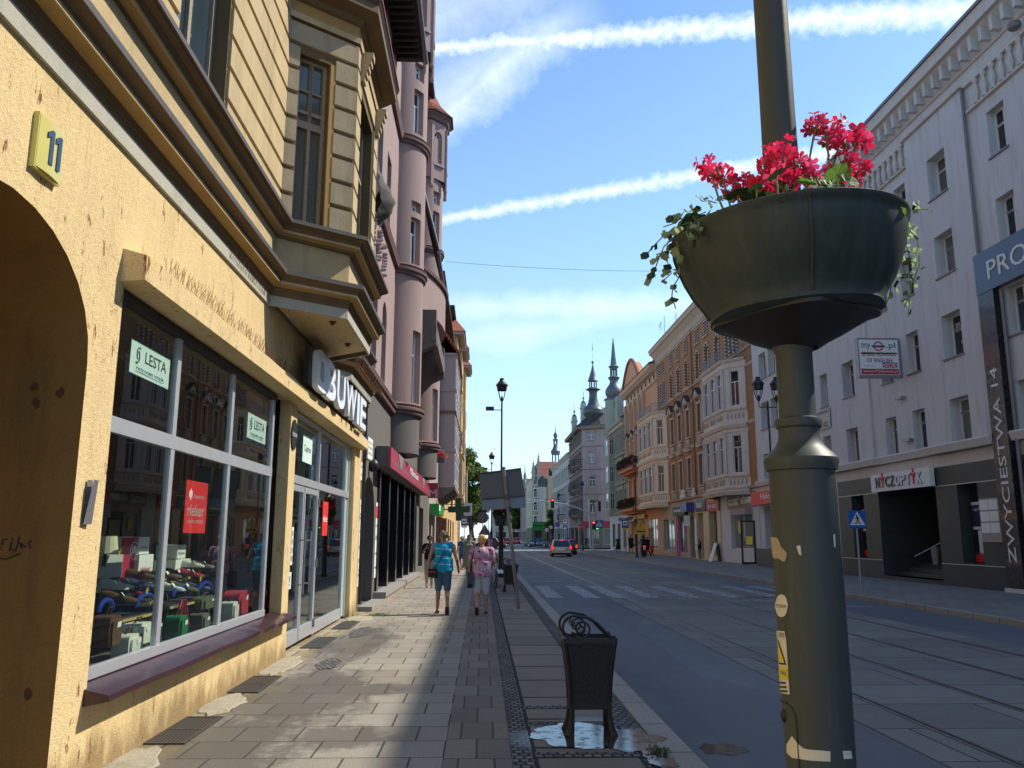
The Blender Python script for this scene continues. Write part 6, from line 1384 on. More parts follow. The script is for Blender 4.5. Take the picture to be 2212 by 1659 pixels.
m = MB(); cp = prof_from([k(*p) for p in ((648, 745), (640, 735), (615, 660), (597, 600), (582, 530), (580, 515), (597, 495), (580, 478), (576, 470), (575.5, 420), (583, 415), (575.5, 408), (575.3, 340), (580, 335), (575.2, 215))], Yd, uc); m.lathe(cp, (xc, Yd, 0), 14); m.build('spire_cap', 'lead_light', t, 30)
m = MB()
for a in (-2.4, -.7): m.ball((xc+1.42*math.cos(a), Yd+1.42*math.sin(a), onY(uc, k(0, 1125)[1], Yd)[1]), (.2, .2, .2), 8, 6)
m.build('dome_oculus', 'black', t)
Yg = 104.6; uc = k(851, 0)[0]; xg = onY(uc, 850, Yg)[0]
pr = prof_from([k(*p) for p in ((975, 1150), (972, 1010), (990, 1000), (985, 985), (945, 965), (968, 920), (970, 880), (945, 830), (915, 790), (905, 755), (905, 740), (932, 700), (915, 690), (905, 686))], Yg, uc)
t = cupola('onion_cupola', 'grey scaled onion cupola with slender spire over the green house', xg, Yg, [(pr[0][0], 14.6)]+pr[:3], 'green_plaster', cat='dome')
m = MB(); m.lathe(pr[2:], (xg, Yg, 0), 18); m.build('onion', 'lead_light', t, 30)
zl = pr[-1][1]; zl2 = onY(uc, k(0, 590)[1], Yg)[1]
m = MB();
for i in range(8): a = i*math.pi/4; m.tube([(xg+.42*math.cos(a), Yg+.42*math.sin(a), zl), (xg+.42*math.cos(a), Yg+.42*math.sin(a), zl2)], .07, 6)
m.build('lantern_posts', 'lead_roof', t)
m = MB(); m.lathe(prof_from([k(*p) for p in ((900, 592), (905, 575), (925, 555), (905, 545), (893, 535), (890, 500), (878, 400), (866, 260), (858, 215), (861, 190), (851, 180))], Yg, uc), (xg, Yg, 0), 8); m.build('spire', 'lead_light', t)
m = MB(); m.prism([(xg-.25, pr[0][1]+.3), (xg+.25, pr[0][1]+.3), (xg+.25, pr[0][1]+1.1), (xg, pr[0][1]+1.35), (xg-.25, pr[0][1]+1.1)], Yg-1.32, Yg-1.25, 1); m.build('drum_window', 'pane_dark', t)
for i, (x, yb, yt, wd) in enumerate(((330, 1440, 1190, 62), (452, 1300, 1010, 66))):
 Yq = 132; u0, v0 = k(x, yb); X0 = onY(u0, v0, Yq)[0]; z0 = zc-.5; z1 = onY(u0, k(0, yt)[1], Yq)[1]; w_ = wd*.16276/1775*Yq/2
 t = thing('chimney_gable', 'slim white roof gable with finial, '+('left' if i == 0 else 'right')+' one beside the grey dome', 'gable', (X0, Yq, z0)); m = MB(); m.box(X0-w_, X0+w_, Yq, Yq+1.5, z0, z1-.3); m.box(X0-w_*1.3, X0+w_*1.3, Yq-.1, Yq+1.6, z1-1.2, z1-.9); m.build('body', 'far_cream', t)
 m = MB(); m.lathe([(w_, z1-.3), (w_*.8, z1), (.08, z1+.1), (.12, z1+.3), (.05, z1+.4), (.22, z1+.6), (.05, z1+.75), (.03, z1+1.6), (.001, z1+2.3)], (X0, Yq+.5, 0), 8); m.build('finial', 'lead_roof', t)
cr = box_house('cream_classical_house', 'cream classicist house beyond the mauve corner house with white balconies', x0+.1, 28, Yc+20.7, 178, 15.9, 'far_cream', 'red_roof', floors=((4.6, 2.3), (8.2, 2.3), (11.8, 2.0)), fronts='l', step=3.2, ww=1.1, surr=frame_surr('far_cream'))
for z in (4.6, 8.2): balcony(cr, Frame((x0+.1, 150, 0), (0, 1), (-1, 0)), 0, 4, z, 1.3, 'far_cream', 'dark_frame', 1.0, 8)
Yn = 184; gx = lambda u: onY(u, 1050, Yn)[0]; gz = lambda v: onY(1170, v, Yn)[1]
g0, g1 = gx(1149), gx(1199)
gt = thing('gabled_yellow_house', 'yellow and white gabled house with steep red roof and oriels farther up the street', 'building', ((g0+g1)/2, Yn+8, 0))
FG = Frame((g0, Yn, 0), (1, 0), (0, -1)); lg = g1-g0
hs = []
for z in (4.2, 7.3, 10.2, 13.0):
 for q in (.15, .42, .80, .92): hs.append((lg*q-.38, lg*q+.38, z, z+1.9, 0, .2))
m = MB(FG); wall(m, 0, lg, 3.6, gz(1035), hs, .2); m.fr = Frame((g0, Yn, 0), (0, 1), (-1, 0)); wall(m, 0, 24, 3.6, gz(1035), [(s, s+1, z, z+1.9, 0, .2) for s in (2, 6, 10, 14, 18) for z in (4.2, 7.3, 10.2)], .2); m.fr = None; m.quad((g1, Yn, 0), (g1, Yn+24, 0), (g1, Yn+24, 16), (g1, Yn, 16)); m.quad((g0, Yn+24, 0), (g1, Yn+24, 0), (g1, Yn+24, 16), (g0, Yn+24, 16)); m.build('wall', 'far_yellow', gt)
m = MB(FG); wall(m, 0, lg, 0, 3.6, [(.6, 2.2, .1, 2.9, 0, .3), (3, 4.6, .1, 2.9, 0, .3)], .3); m.fr = Frame((g0, Yn, 0), (0, 1), (-1, 0)); wall(m, 0, 24, 0, 3.6, [], .2); m.build('ground_floor_wall', 'olive_wall', gt)
for h in hs: win(gt, FG, h[0], h[1], h[2], h[3], -.18, 'T', 'white_frame', 'pane_dark', .1, extra=lambda wn, h=h: frame_surr('white_card')(wn, FG, h))
for h in [(s, s+1, z, z+1.9) for s in (2, 6, 10, 14, 18) for z in (4.2, 7.3, 10.2)]: win(gt, Frame((g0, Yn, 0), (0, 1), (-1, 0)), h[0], h[1], h[2], h[3], -.18, 'T', 'white_frame', 'pane_dark', .1)
for a in (.6, 3): win(gt, FG, a, a+1.6, .1, 2.9, -.28, '', 'dark_frame', 'pane_dark', .1, name='shop_window')
m = MB(); ze = gz(1035); zr = gz(992); m.add([(gx(1163), Yn, ze), (g1, Yn, ze), (g1, Yn+22, ze), (gx(1163), Yn+22, ze), (gx(1166), Yn+6, zr), (g1+.6, Yn+6, zr), (g1, Yn+18, zr), (gx(1166), Yn+18, zr)], [(0, 1, 5, 4), (1, 2, 6, 5), (2, 3, 7, 6), (3, 0, 4, 7), (4, 5, 6, 7)]); m.build('roof', 'brick_roof', gt)
m = MB(); zz = gz(1009); m.add([(gx(1150), Yn+1, ze-1), (gx(1163), Yn+1, ze-1), (gx(1163), Yn+16, ze-1), (gx(1150), Yn+16, ze-1), (gx(1156), Yn+5, zz), (gx(1163), Yn+5, zz)], [(0, 1, 5, 4), (3, 0, 4), (1, 2, 5), (2, 3, 4, 5)]); m.build('roof', 'brick_roof', gt)
for u, vt in ((1163.5, 975), (1152.3, 991)):
 m = MB(); X0 = gx(u); m.box(X0-.4, X0+.4, Yn-.3, Yn+.5, gz(1038), gz(vt+22)); m.box(X0-.55, X0+.55, Yn-.4, Yn+.6, gz(vt+30), gz(vt+28)); m.lathe([(.35, gz(vt+22)), (.2, gz(vt+12)), (.28, gz(vt+11)), (.1, gz(vt+8)), (.02, gz(vt))], (X0, Yn+.1, 0), 6); m.build('pinnacle', 'stone_trim', gt)
m = MB(FG); a = gx(1182)-g0; b_ = gx(1195)-g0; m.box(a, b_, .0, .6, gz(1100), gz(1034)); m.build('oriel', 'far_yellow', gt)
m = MB(FG); c = (a+b_)/2; zt = gz(1034); m.prism([(a-.2, zt), (b_+.2, zt), (b_+.1, zt+1), (c+.55, zt+1.1), (c+.5, zt+2.6), (c+.2, zt+2.8), (c, zt+3.8), (c-.2, zt+2.8), (c-.5, zt+2.6), (c-.55, zt+1.1), (a-.1, zt+1)], .05, .65, 1); m.build('dutch_gable', 'far_yellow', gt)
m = MB(FG); m.box(c-.35, c+.35, .66, .7, zt+.6, zt+2.2); m.build('gable_window', 'pane_dark', gt)
m = MB(FG); c = gx(1172)-g0; m.lathe([(1.0, 3.8), (1.0, gz(1052))], (c, .2, 0), 8); m.build('turret', 'far_cream', gt)
m = MB(FG); m.lathe([(1.05, gz(1052)), (1.02, gz(1044)), (1.15, gz(1042)), (.9, gz(1036)), (.3, gz(1030)), (.02, gz(1024))], (c, .2, 0), 8); m.build('turret_cap', 'lead_roof', gt)
k8 = lambda x, y: (972+x*.21154, 702+y*.21154); uc = k8(1078, 0)[0]; Ys_ = 192; xs = onY(uc, 980, Ys_)[0]
t = thing('ridge_spire', 'small grey onion spire with open lantern above the steep red roof', 'tower spire', (xs, Ys_, gz(1000)))
m = MB(); zb = onY(uc, k8(0, 1372)[1], Ys_)[1]; zm = onY(uc, k8(0, 1322)[1], Ys_)[1]
for i in range(6): a = i*math.pi/3+.3; m.tube([(xs+.85*math.cos(a), Ys_+.85*math.sin(a), zb-1.5), (xs+.8*math.cos(a), Ys_+.8*math.sin(a), zm)], .1, 5)
m.build('open_stage', 'lead_roof', t)
m = MB(); m.lathe(prof_from([k8(*p) for p in ((1120, 1325), (1125, 1305), (1128, 1290), (1112, 1270), (1100, 1240), (1098, 1220))], Ys_, uc), (xs, Ys_, 0), 12); m.build('flared_base', 'lead_light', t, 30)
m = MB(); za = onY(uc, k8(0, 1220)[1], Ys_)[1]; zb2 = onY(uc, k8(0, 1182)[1], Ys_)[1]
for i in range(6): a = i*math.pi/3; m.tube([(xs+.42*math.cos(a), Ys_+.42*math.sin(a), za), (xs+.42*math.cos(a), Ys_+.42*math.sin(a), zb2)], .1, 5)
m.build('lantern_posts', 'lead_roof', t)
m = MB(); m.lathe(prof_from([k8(*p) for p in ((1104, 1182), (1107, 1168), (1090, 1158), (1100, 1135), (1097, 1112), (1086, 1098), (1082, 1080), (1079.5, 1030), (1078.3, 1010))], Ys_, uc), (xs, Ys_, 0), 10); m.build('onion_top', 'lead_light', t, 30)
box_house('distant_grey_house', 'distant grey house with red roof left of the gabled house', onY(1143, 1100, 215)[0], 26, 210, 240, 14.2, 'far_grey', 'red_roof', fronts='lf', step=3)
box_house('distant_pink_house', 'distant pinkish house in the far row of the street', onY(1132, 1100, 262)[0], 26, 255, 300, 15.5, 'far_pinkish', 'slate_cap', fronts='lf', step=3.4)
box_house('distant_end_house', 'reddish house closing the street far away behind the traffic', onY(1062, 1100, 330)[0], onY(1100, 1100, 330)[0], 330, 345, 13.0, 'far_pinkish', 'slate_cap', fronts='f', step=3.2, floors=((4.5, 2), (8, 2)))
box_house('distant_white_pavilion', 'low pale pavilion at the far end of the street', onY(1068, 1100, 300)[0], onY(1128, 1100, 300)[0], 305, 320, 6.5, 'far_cream', 'slate_cap', fronts='f', step=4, floors=((4.2, 1.4),), roof_h=1)
box_house('distant_brown_house', 'brownish house closing the street right of the foliage', onY(1106, 1100, 340)[0], onY(1134, 1100, 340)[0], 346, 360, 17, 'far_grey', 'red_roof', fronts='f', step=3.2)
t = thing('green_church_spire', 'far green copper spire peeping over the roofs beside the tilted sign', 'tower spire', (onY(1134, 1040, 420)[0], 420, 0)); X0 = onY(1134, 1040, 420)[0]; z = lambda v: onY(1134, v, 420)[1]
m = MB(); m.box(X0-2, X0+2, 418, 422, 0, z(1048)); m.build('tower', 'far_grey', t); m = MB(); m.lathe([(2.6, z(1048)), (2.2, z(1042)), (1.0, z(1036)), (.7, z(1030)), (.9, z(1028)), (.3, z(1020)), (.1, z(1003))], (X0, 420, 0), 8); m.build('spire', 'verdigris', t)
t = thing('roof_billboard', 'pale green rooftop sign with white letter P above the trees', 'sign', (-3.0, 128, 16)); X0, z0 = onY(1003, 1100, 130)[0], onY(1003, 969, 130)[1]
m = MB(); m.box(X0-3.2, X0+.0+1.0, 130, 130.2, z0-1.9, z0-.0); m.build('board', 'verdigris', t); m = MB(); m.box(X0-3, X0-2.8, 130.2, 130.4, z0-8, z0); m.box(X0+.5, X0+.7, 130.2, 130.4, z0-8, z0); m.build('frame', 'dark_metal', t)
box_house('distant_left_house', 'distant tenement seen between foliage on the left side', -24, -9, 135, 165, 13, 'far_pinkish', 'red_roof', fronts='rf', step=3)
# == trees
m, nt, N, L, b = nodes('bark'); setb(b, .9); L.new(mixc(nt, nz(nt, coord(nt, (6, 6, 1.2)), 3, 6, .7), (.035, .028, .02), (.13, .10, .07)), b.inputs['Base Color'])
leafmat('crown_leaf', (.10, .155, .03), .35); leafmat('crown_leaf_dark', (.045, .085, .022), .3); leafmat('crown_leaf_light', (.17, .22, .045), .4)
def tree(x, y, h, r, sd, lab, name='street_tree', n=9000, ls=.2, squash=1.0, base=None, trunk=True):
 random.seed(sd); t = thing(name, lab, 'tree', (x, y, 0)); m = MB(); hb = base if base is not None else h*.3
 m.tube([(x, y, -.1), (x+.1, y, hb*.5), (x-.1, y+.1, hb), (x+.1, y, h*.75)], [.26, .2, .17, .06], 8)
 lobes = []
 for i in range(16):
  a = random.uniform(0, 6.28); zz = random.uniform(hb+.1*(h-hb), h*.93); k_ = math.sin(math.pi*min(1, max(.08, (zz-hb*.8)/(h-hb*.8))))**.6
  q = r*k_*random.uniform(.25, .8); c = Vector((x+q*math.cos(a), y+q*math.sin(a), zz)); lobes.append((c, r*random.uniform(.28, .5)))
  m.tube([(x, y, max(hb*.7, zz-2.2)), (x+(c.x-x)*.5, y+(c.y-y)*.5, zz-.9), tuple(c)], [.09, .06, .02], 5)
 m.build('trunk', 'bark', t)
 m = MB()
 for i in range(n):
  c, rr = random.choice(lobes); d = Vector((random.gauss(0, 1), random.gauss(0, 1), random.gauss(0, 1))).normalized()*rr*random.uniform(.35, 1.08); d.z *= .75*squash; p = c+d
  m.cur = 0 if random.random() < .55 else (1 if random.random() < .6 else 2)
  v = Vector((random.uniform(-1, 1), random.uniform(-1, 1), random.uniform(-.6, .6))).normalized()*ls*random.uniform(.6, 1.3); u_ = v.cross(Vector((random.uniform(-1, 1), random.uniform(-1, 1), random.uniform(-1, 1)))).normalized()*ls*random.uniform(.5, .9)
  m.quad(p-v, p-u_, p+v, p+u_)
 m.build('crown', ['crown_leaf', 'crown_leaf_dark', 'crown_leaf_light'], t, norm=False); return t
tree(-3.6, 112, 14.6, 3.9, 1, 'tall street tree right behind the rusticated house', n=12000)
tree(-1.5, 124, 13.4, 2.7, 2, 'slimmer street tree to the right of the tallest one', n=9000, base=3.5)
tree(-6.5, 132, 13, 4, 3, 'street tree partly hidden by the tallest tree', n=7000)
tree(-2.2, 150, 11, 3.0, 4, 'small street tree farther back on the left pavement', n=5000)
tree(onY(1110, 1100, 290)[0], 290, 13.5, 4.2, 5, 'dark broad tree in the middle distance behind the tilted sign', n=5000, ls=.35)
tree(onY(1122, 1100, 300)[0], 300, 13, 3.6, 6, 'dark tree at the far end of the street near the pinkish houses', n=4000, ls=.35)
tree(onY(1193, 1130, 176)[0], 176, 7.5, 2.0, 7, 'young green tree in front of the gabled yellow house', n=3500, ls=.16)
for i, (x, y, n_) in enumerate(((-3.2, 106, 'round pale hedge bush at the left beyond the rusticated house'), (12.6, 150, 'clipped light green hedge at the corner island beyond the crossing'))):
 random.seed(60+i); m = MB()
 for q in range(1600):
  d = Vector((random.gauss(0, 1), random.gauss(0, 1), abs(random.gauss(0, 1)))).normalized()*random.uniform(.7, 1.05); p = Vector((x+d.x*1.2, y+d.y*1.0, d.z*1.1)); m.cur = 2 if random.random() < .5 else 0
  v = Vector((random.uniform(-1, 1), random.uniform(-1, 1), random.uniform(-1, 1))).normalized()*.1; u_ = v.cross(Vector((random.random(), random.random(), random.random()))).normalized()*.08; m.quad(p-v, p-u_, p+v, p+u_)
 t = thing('hedge_bush', n_, 'bush', (x, y, 0)); m.build('leaves', ['crown_leaf', 'crown_leaf_dark', 'crown_leaf_light'], t, norm=False)
# == street furniture
PXc, PYc = .735, 1.85
def edge(u0, u1, v):
 a = onY(u0, v, PYc); b2 = onY(u1, v, PYc); return (abs(b2[0]-a[0])/2*.965, (a[1]+b2[1])/2, (a[0]+b2[0])/2)
simple('olive_paint', (.048, .060, .060), .5, .0, .35, var=.15, scale=3)
m_ = MATS['olive_paint']; nt = m_.node_tree; b = nt.nodes['Principled BSDF']; sp_ = ramp(nt, nz(nt, coord(nt, (1, 1, .8), world=True), 7, 7, .7), [(.66, 0.0), (.69, 1.0)])
src = b.inputs['Base Color'].links[0].from_socket; dr_ = ramp(nt, nz(nt, coord(nt, (1, 1, .08), world=True), 30, 5, .7), [(.5, 0.0), (.72, 1.0)]); nt.links.new(mixc(nt, mth(nt, 'MULTIPLY', dr_, .45), mixc(nt, sp_, src, (.16, .15, .12)), (.10, .105, .10)), b.inputs['Base Color'])
m_ = MATS['olive_paint']; nt = m_.node_tree; b = nt.nodes['Principled BSDF']
bump(nt, b, nz(nt, coord(nt, world=True), 55, 4, .6), .12, .002)
simple('bowl_green', (.024, .040, .042), .5, .0, .35, var=.45, scale=5); simple('lamp_black', (.022, .023, .026), .4, .2, var=.2); simple('sticker_white', (.62, .60, .52), .6, var=.08); simple('sticker_yellow', (.65, .52, .03), .5); simple('primer', (.38, .32, .24), .8, var=.3, scale=20)
m_ = MATS['bowl_green']; nt = m_.node_tree; b = nt.nodes['Principled BSDF']; src = b.inputs['Base Color'].links[0].from_socket; dr_ = ramp(nt, nz(nt, coord(nt, (1, 1, .12), world=True), 22, 6, .75), [(.48, 0.0), (.74, 1.0)]); nt.links.new(mixc(nt, mth(nt, 'MULTIPLY', dr_, .5), src, (.075, .09, .085)), b.inputs['Base Color'])
LEAN = -.0062
pl = thing('planter_lamp_post', 'large olive lamp post in the foreground carrying a dark green flower bowl', 'lamp post', (PXc, PYc, 0))
E_ = [edge(*e) for e in ((1706, 1853, 1659), (1694, 1842, 1500), (1681, 1827, 1302), (1673, 1815, 1150), (1665, 1806, 1062))]
pr = [(.125, 0), (.125, .1), (E_[0][0]+.004, .5)]+[(e[0], e[1]) for e in E_]
xcs = [e[2] for e in E_]
for (u0, u1, v) in ((1663, 1802, 1018), (1656, 1807, 1016), (1655, 1808, 1010), (1651, 1810, 1000), (1652, 1809, 991), (1656, 1804, 986), (1661, 1799, 980), (1668, 1789, 973), (1674, 1780, 965), (1680, 1771, 951), (1681, 1769, 940), (1680, 1768, 927), (1675, 1773, 923), (1673, 1775, 914), (1675, 1773, 906), (1682, 1764, 903), (1683, 1762, 896), (1679, 1757, 830), (1676, 1754, 765), (1671, 1757, 757), (1669, 1759, 748), (1672, 1756, 742)): e = edge(u0, u1, v); pr.append((e[0], e[1]))
e = edge(1646, 1719, 216); pr += [(pr[-1][0]*.9, pr[-1][1]+.03), (e[0]*1.05, pr[-1][1]+.1), (e[0], e[1]), (e[0]*.9, e[1]+2.2), (.03, 7.0), (.03, 7.3)]
m = MB(); m.lathe(pr, (PXc, PYc, 0), 48); pole = m.build('pole', 'olive_paint', pl, 35)
def rad(z):
 for (r0, z0), (r1, z1) in zip(pr, pr[1:]):
  if z0 <= z <= z1 and z1 > z0: return r0+(r1-r0)*(z-z0)/(z1-z0)
 return pr[-1][0]
def oncyl(u, v, off):
 d = ray(u, v); z = 1.65
 for _ in range(6):
  r = rad(z)+off; A = d.x**2+d.y**2; B = -2*(d.x*PXc+d.y*PYc); Cc = PXc**2+PYc**2-r*r; D = B*B-4*A*Cc
  t = (-B-math.sqrt(max(D, 0)))/(2*A); z = CZ+d.z*t
 return (d.x*t, d.y*t, z)
def decal(pts, off, name, mat, n=1):
 """polygon wrapped round the pole: triangulated in small columns"""
 us = [p[0] for p in pts]; u0, u1 = min(us), max(us); cols_ = 8; m = MB()
 def span(u):
  ys = []
  for (a, b2) in zip(pts, pts[1:]+pts[:1]):
   if (a[0]-u)*(b2[0]-u) <= 0 and a[0] != b2[0]: ys.append(a[1]+(b2[1]-a[1])*(u-a[0])/(b2[0]-a[0]))
  return (min(ys), max(ys)) if ys else None
 prev = None
 for i in range(cols_+1):
  u = u0+(u1-u0)*min(max(i/cols_, .004), .996); s = span(u)
  if s is None: continue
  cur = [oncyl(u, s[0]+(s[1]-s[0])*j/6, off) for j in range(7)]
  if prev:
   for j in range(6): m.quad(prev[j], cur[j], cur[j+1], prev[j+1])
  prev = cur
 return m.build(name, mat, pl)
decal([(1697+14.5*math.cos(a/12*6.283), 1308+25*math.sin(a/12*6.283)) for a in range(12)], .0012, 'round_sticker', 'sticker_white')
decal([(1686, 1362), (1706, 1363), (1714, 1500), (1693, 1496)], .0012, 'warning_sticker', 'sticker_white')
decal([(1688, 1378), (1689, 1434), (1707, 1436)], .0022, 'warning_triangle', 'black'); decal([(1689, 1388), (1690, 1430), (1703, 1432)], .003, 'warning_triangle', 'sticker_yellow')
decal([(1690, 1440), (1709, 1443), (1711, 1468), (1692, 1466)], .0022, 'yellow_band', 'sticker_yellow')
for i, (v0) in enumerate((1472, 1481, 1490)): decal([(1689+i, v0), (1705+i*2, v0+1), (1705+i*2, v0+5), (1690+i, v0+4)], .0026, 'lettering_line', 'black')
def stext(tx_, u, v, w_, h_, mt='black'):
 c = Vector(oncyl(u, v, .003)); n = Vector((c.x-PXc, c.y-PYc)).normalized(); text(tx_, Frame((c.x, c.y, 0), (-n.y, n.x), n), 0, 0, c.z, w=w_, h=h_, ext=.0005, mat=mt, parent=pl, name='sticker_lettering')
stext('BTSHOP.PL', 1697, 1309, .036, .007); stext('GLIWICE', 1696, 1371, .026, .010); stext('UWAGA!', 1700, 1453, .024, .008)
decal([(1674, 1160), (1690, 1161), (1696, 1180), (1703, 1186), (1710, 1195), (1708, 1210), (1700, 1213), (1690, 1205), (1679, 1207)], .001, 'bare_patch', 'primer')
decal([(1730, 1180), (1739, 1177), (1741, 1200), (1736, 1198)], .001, 'bare_patch', 'sticker_white')
decal([(1707, 1580), (1722, 1592), (1732, 1608), (1745, 1618), (1802, 1623), (1802, 1645), (1760, 1643), (1715, 1636), (1706, 1625)], .0014, 'torn_tape', 'sticker_white'); decal([(1828, 1622), (1848, 1622), (1849, 1639), (1829, 1640)], .0014, 'torn_tape', 'sticker_white')
decal([(1810, 1155), (1814, 1154), (1815, 1182), (1812, 1183)], .001, 'bare_patch', 'sticker_white')
m = MB(); P = [oncyl(u, v, .0006) for u, v in ((1693, 1513), (1706, 1517), (1718, 1527), (1726, 1545), (1729, 1570), (1731, 1600), (1733, 1640), (1734, 1658))]; m.tube(P, .0018, 5); m.build('hatch_seam', 'black', pl)
m = MB(); c = oncyl(1702, 1545, 0); m.ball(c, (.009, .009, .014), 8, 6); m.build('hatch_lock', 'black', pl)
def be(ur, vr): a = onY(ur, vr, PYc); return a
Rr = abs(onY(1962, 500, PYc)[0]-onY(1463, 500, PYc)[0])/2*.965; zr = onY(1712, 508, PYc)[1]
bp = [(.10, 715), (.30, 700), (.66, 692), (.72, 686), (.715, 676), (.76, 655), (.835, 628), (.90, 595), (.95, 560), (.975, 535), (.975, 522), (1.0, 516), (1.005, 508), (.985, 505), (.93, 516), (.9, 530), (.8, 580), (.6, 620)]
bprof = [(Rr*k_, onY(1712, v, PYc)[1]) for k_, v in bp]
tilt = Matrix.Translation((PXc, PYc, zr)) @ Matrix.Rotation(R(-2.8), 4, 'Y') @ Matrix.Translation((-PXc, -PYc, -zr))
def build_t(mb, name, mat, par, smooth=False): mb.v = [tuple(tilt @ Vector(p)) for p in mb.v]; return mb.build(name, mat, par, smooth)
m = MB(); seg = 72; V = []; Fc = []
for j, (r, z) in enumerate(bprof):
 for i in range(seg):
  a = 2*math.pi*i/seg; f = 1.0
  if 2 <= j <= 7: f = 1+.055*(abs(math.sin(2*a+.5))**6)*(1-(j-2)/6)
  V.append((PXc+r*f*math.cos(a), PYc+r*f*math.sin(a), z))
for j in range(len(bprof)-1):
 for i in range(seg): k_ = (i+1) % seg; Fc.append((j*seg+i, j*seg+k_, (j+1)*seg+k_, (j+1)*seg+i))
m.add(V, Fc); bowl = build_t(m, 'flower_bowl', 'bowl_green', pl, 50)
m = MB()
for a in (-1.75, 1.4, -.1, 2.9):
 pts = [(PXc+(r+.002)*math.cos(a), PYc+(r+.002)*math.sin(a), z) for r, z in bprof[4:12]]; m.tube(pts, .003, 5)
build_t(m, 'seam', 'bowl_green', bowl)
z = onY(1712, 712, PYc)[1]; z2 = onY(1712, 686, PYc)[1]; m = MB(); V = []; Fc = []; pp = [(.16, z-.05), (.24, z-.038), (.40, z-.018), (.58, z2-.018), (.665, z2-.012), (.665, z2-.004), (.3, z2)]
for r, zz in pp:
 for i in range(64): a = 2*math.pi*i/64; k_ = 1+(.07*math.cos(4*a+.9)-.05*abs(math.sin(4*a+.5)) if r > .4 else 0); V.append((PXc+Rr*r*k_*math.cos(a), PYc+Rr*r*k_*math.sin(a), zz))
for j in range(len(pp)-1):
 for i in range(64): k_ = (i+1) % 64; Fc.append((j*64+i, j*64+k_, (j+1)*64+k_, (j+1)*64+i))
m.add(V, Fc)
build_t(m, 'bracket_plate', 'lamp_black', pl, 40)
m = MB(); m.lathe([(Rr*.9, zr-.035), (Rr*.5, zr-.02), (.05, zr-.015)], (PXc, PYc, 0), 24, cap=False); build_t(m, 'soil', 'bark', bowl)
random.seed(21); ger = thing('geraniums', 'bright pink red geraniums growing in the foreground flower bowl', 'flowers', (PXc, PYc, zr-.03))
simple('stem_green', (.16, .20, .07), .6, var=.2)
fl = MB(); st = MB(); lf = MB()
def petal(mb, c, n, s):
 a = n.orthogonal().normalized(); b2 = n.cross(a); ph = random.uniform(0, 6.28)
 for q in range(5):
  w_ = ph+q*1.2566; d = a*math.cos(w_)+b2*math.sin(w_); e2 = n.cross(d); up = n*s*.35
  mb.add([tuple(c), tuple(c+d*s*.55+e2*s*.34+up*.4), tuple(c+d*s*1.0+e2*s*.26+up), tuple(c+d*s*1.0-e2*s*.26+up), tuple(c+d*s*.55-e2*s*.34+up*.4)], [(0, 1, 2, 3, 4)])
def head(u, v, dy, r, n, s=.017):
 x, z = onY(u, v, PYc+dy); c = Vector((x, PYc+dy, z)); root = Vector((PXc+(x-PXc)*.65, PYc+dy*.6, zr-.02))
 st.tube([root, (root+c)/2+Vector((random.uniform(-.02, .02), 0, .02)), c-Vector((0, 0, r*.3))], .0028, 5)
 for i in range(int(n*.72)):
  d = Vector((random.gauss(0, 1), random.gauss(0, 1), random.gauss(0, 1)+.15)).normalized(); p = c+d*r*random.uniform(.6, 1.3); fl.cur = 1 if random.random() < .3 else 0; petal(fl, p, (d+Vector((random.uniform(-.4, .4),)*3)).normalized(), s*random.uniform(.8, 1.15)); st.tube([c-Vector((0, 0, r*.3)), p], .0012, 3, False)
 for i in range(3): d = Vector((random.uniform(-1, 1), random.uniform(-1, 1), -.6)).normalized(); st.ball(tuple(c+d*r*.9), (.005, .005, .009), 6, 4)
for h_ in ((1548, 362, .05, .03, 20), (1575, 382, .1, .028, 16), (1600, 400, -.05, .024, 14), (1625, 408, -.1, .03, 18), (1650, 402, -.12, .03, 18), (1697, 352, -.1, .047, 52), (1742, 372, -.08, .034, 30), (1700, 398, -.17, .026, 8, .026), (1775, 272, .0, .022, 12), (1800, 288, .02, .036, 34), (1828, 300, .05, .026, 16), (1862, 308, .08, .026, 14, .022), (1835, 362, .05, .036, 28), (1862, 370, .08, .024, 12), (1812, 380, .1, .026, 14)): head(*h_)
def gleaf(c, n, r):
 a = n.orthogonal().normalized(); b2 = n.cross(a); pts = [tuple(c)]
 for q in range(13): w_ = .35+q/12*5.6; rr = r*(1+.09*math.sin(w_*7)); pts.append(tuple(c+a*math.cos(w_)*rr+b2*math.sin(w_)*rr+n*rr*.25*(1 if q % 2 else .6)))
 lf.add(pts, [(0, i, i+1) for i in range(1, 13)])
for i in range(120):
 a = random.uniform(0, 6.28); q = Rr*random.uniform(.35, .97); p = Vector((PXc+q*math.cos(a), PYc+q*math.sin(a), zr+random.uniform(-.02, .045))); lf.cur = 0 if math.cos(a) > -.2 else 1; gleaf(p, Vector((random.uniform(-.6, .6), random.uniform(-.6, .6), 1)).normalized(), random.uniform(.014, .032)); st.tube([(p.x, p.y, zr-.03), p], .0018, 4)
for (u, v) in ((1830, 385), (1812, 398), (1848, 392), (1795, 402), (1780, 395)): x, z = onY(u, v, PYc-.1); lf.cur = 0; gleaf(Vector((x, PYc-.1, z)), Vector((random.uniform(-.5, .5), -.8, .5)).normalized(), .024)
fl.build('petals', ['red_flower', 'pink_flower'], ger, norm=False); st.build('stems', 'stem_green', ger); lf.build('leaves', ['leaf_green', 'leaf_dark'], ger, norm=False)
TR = []
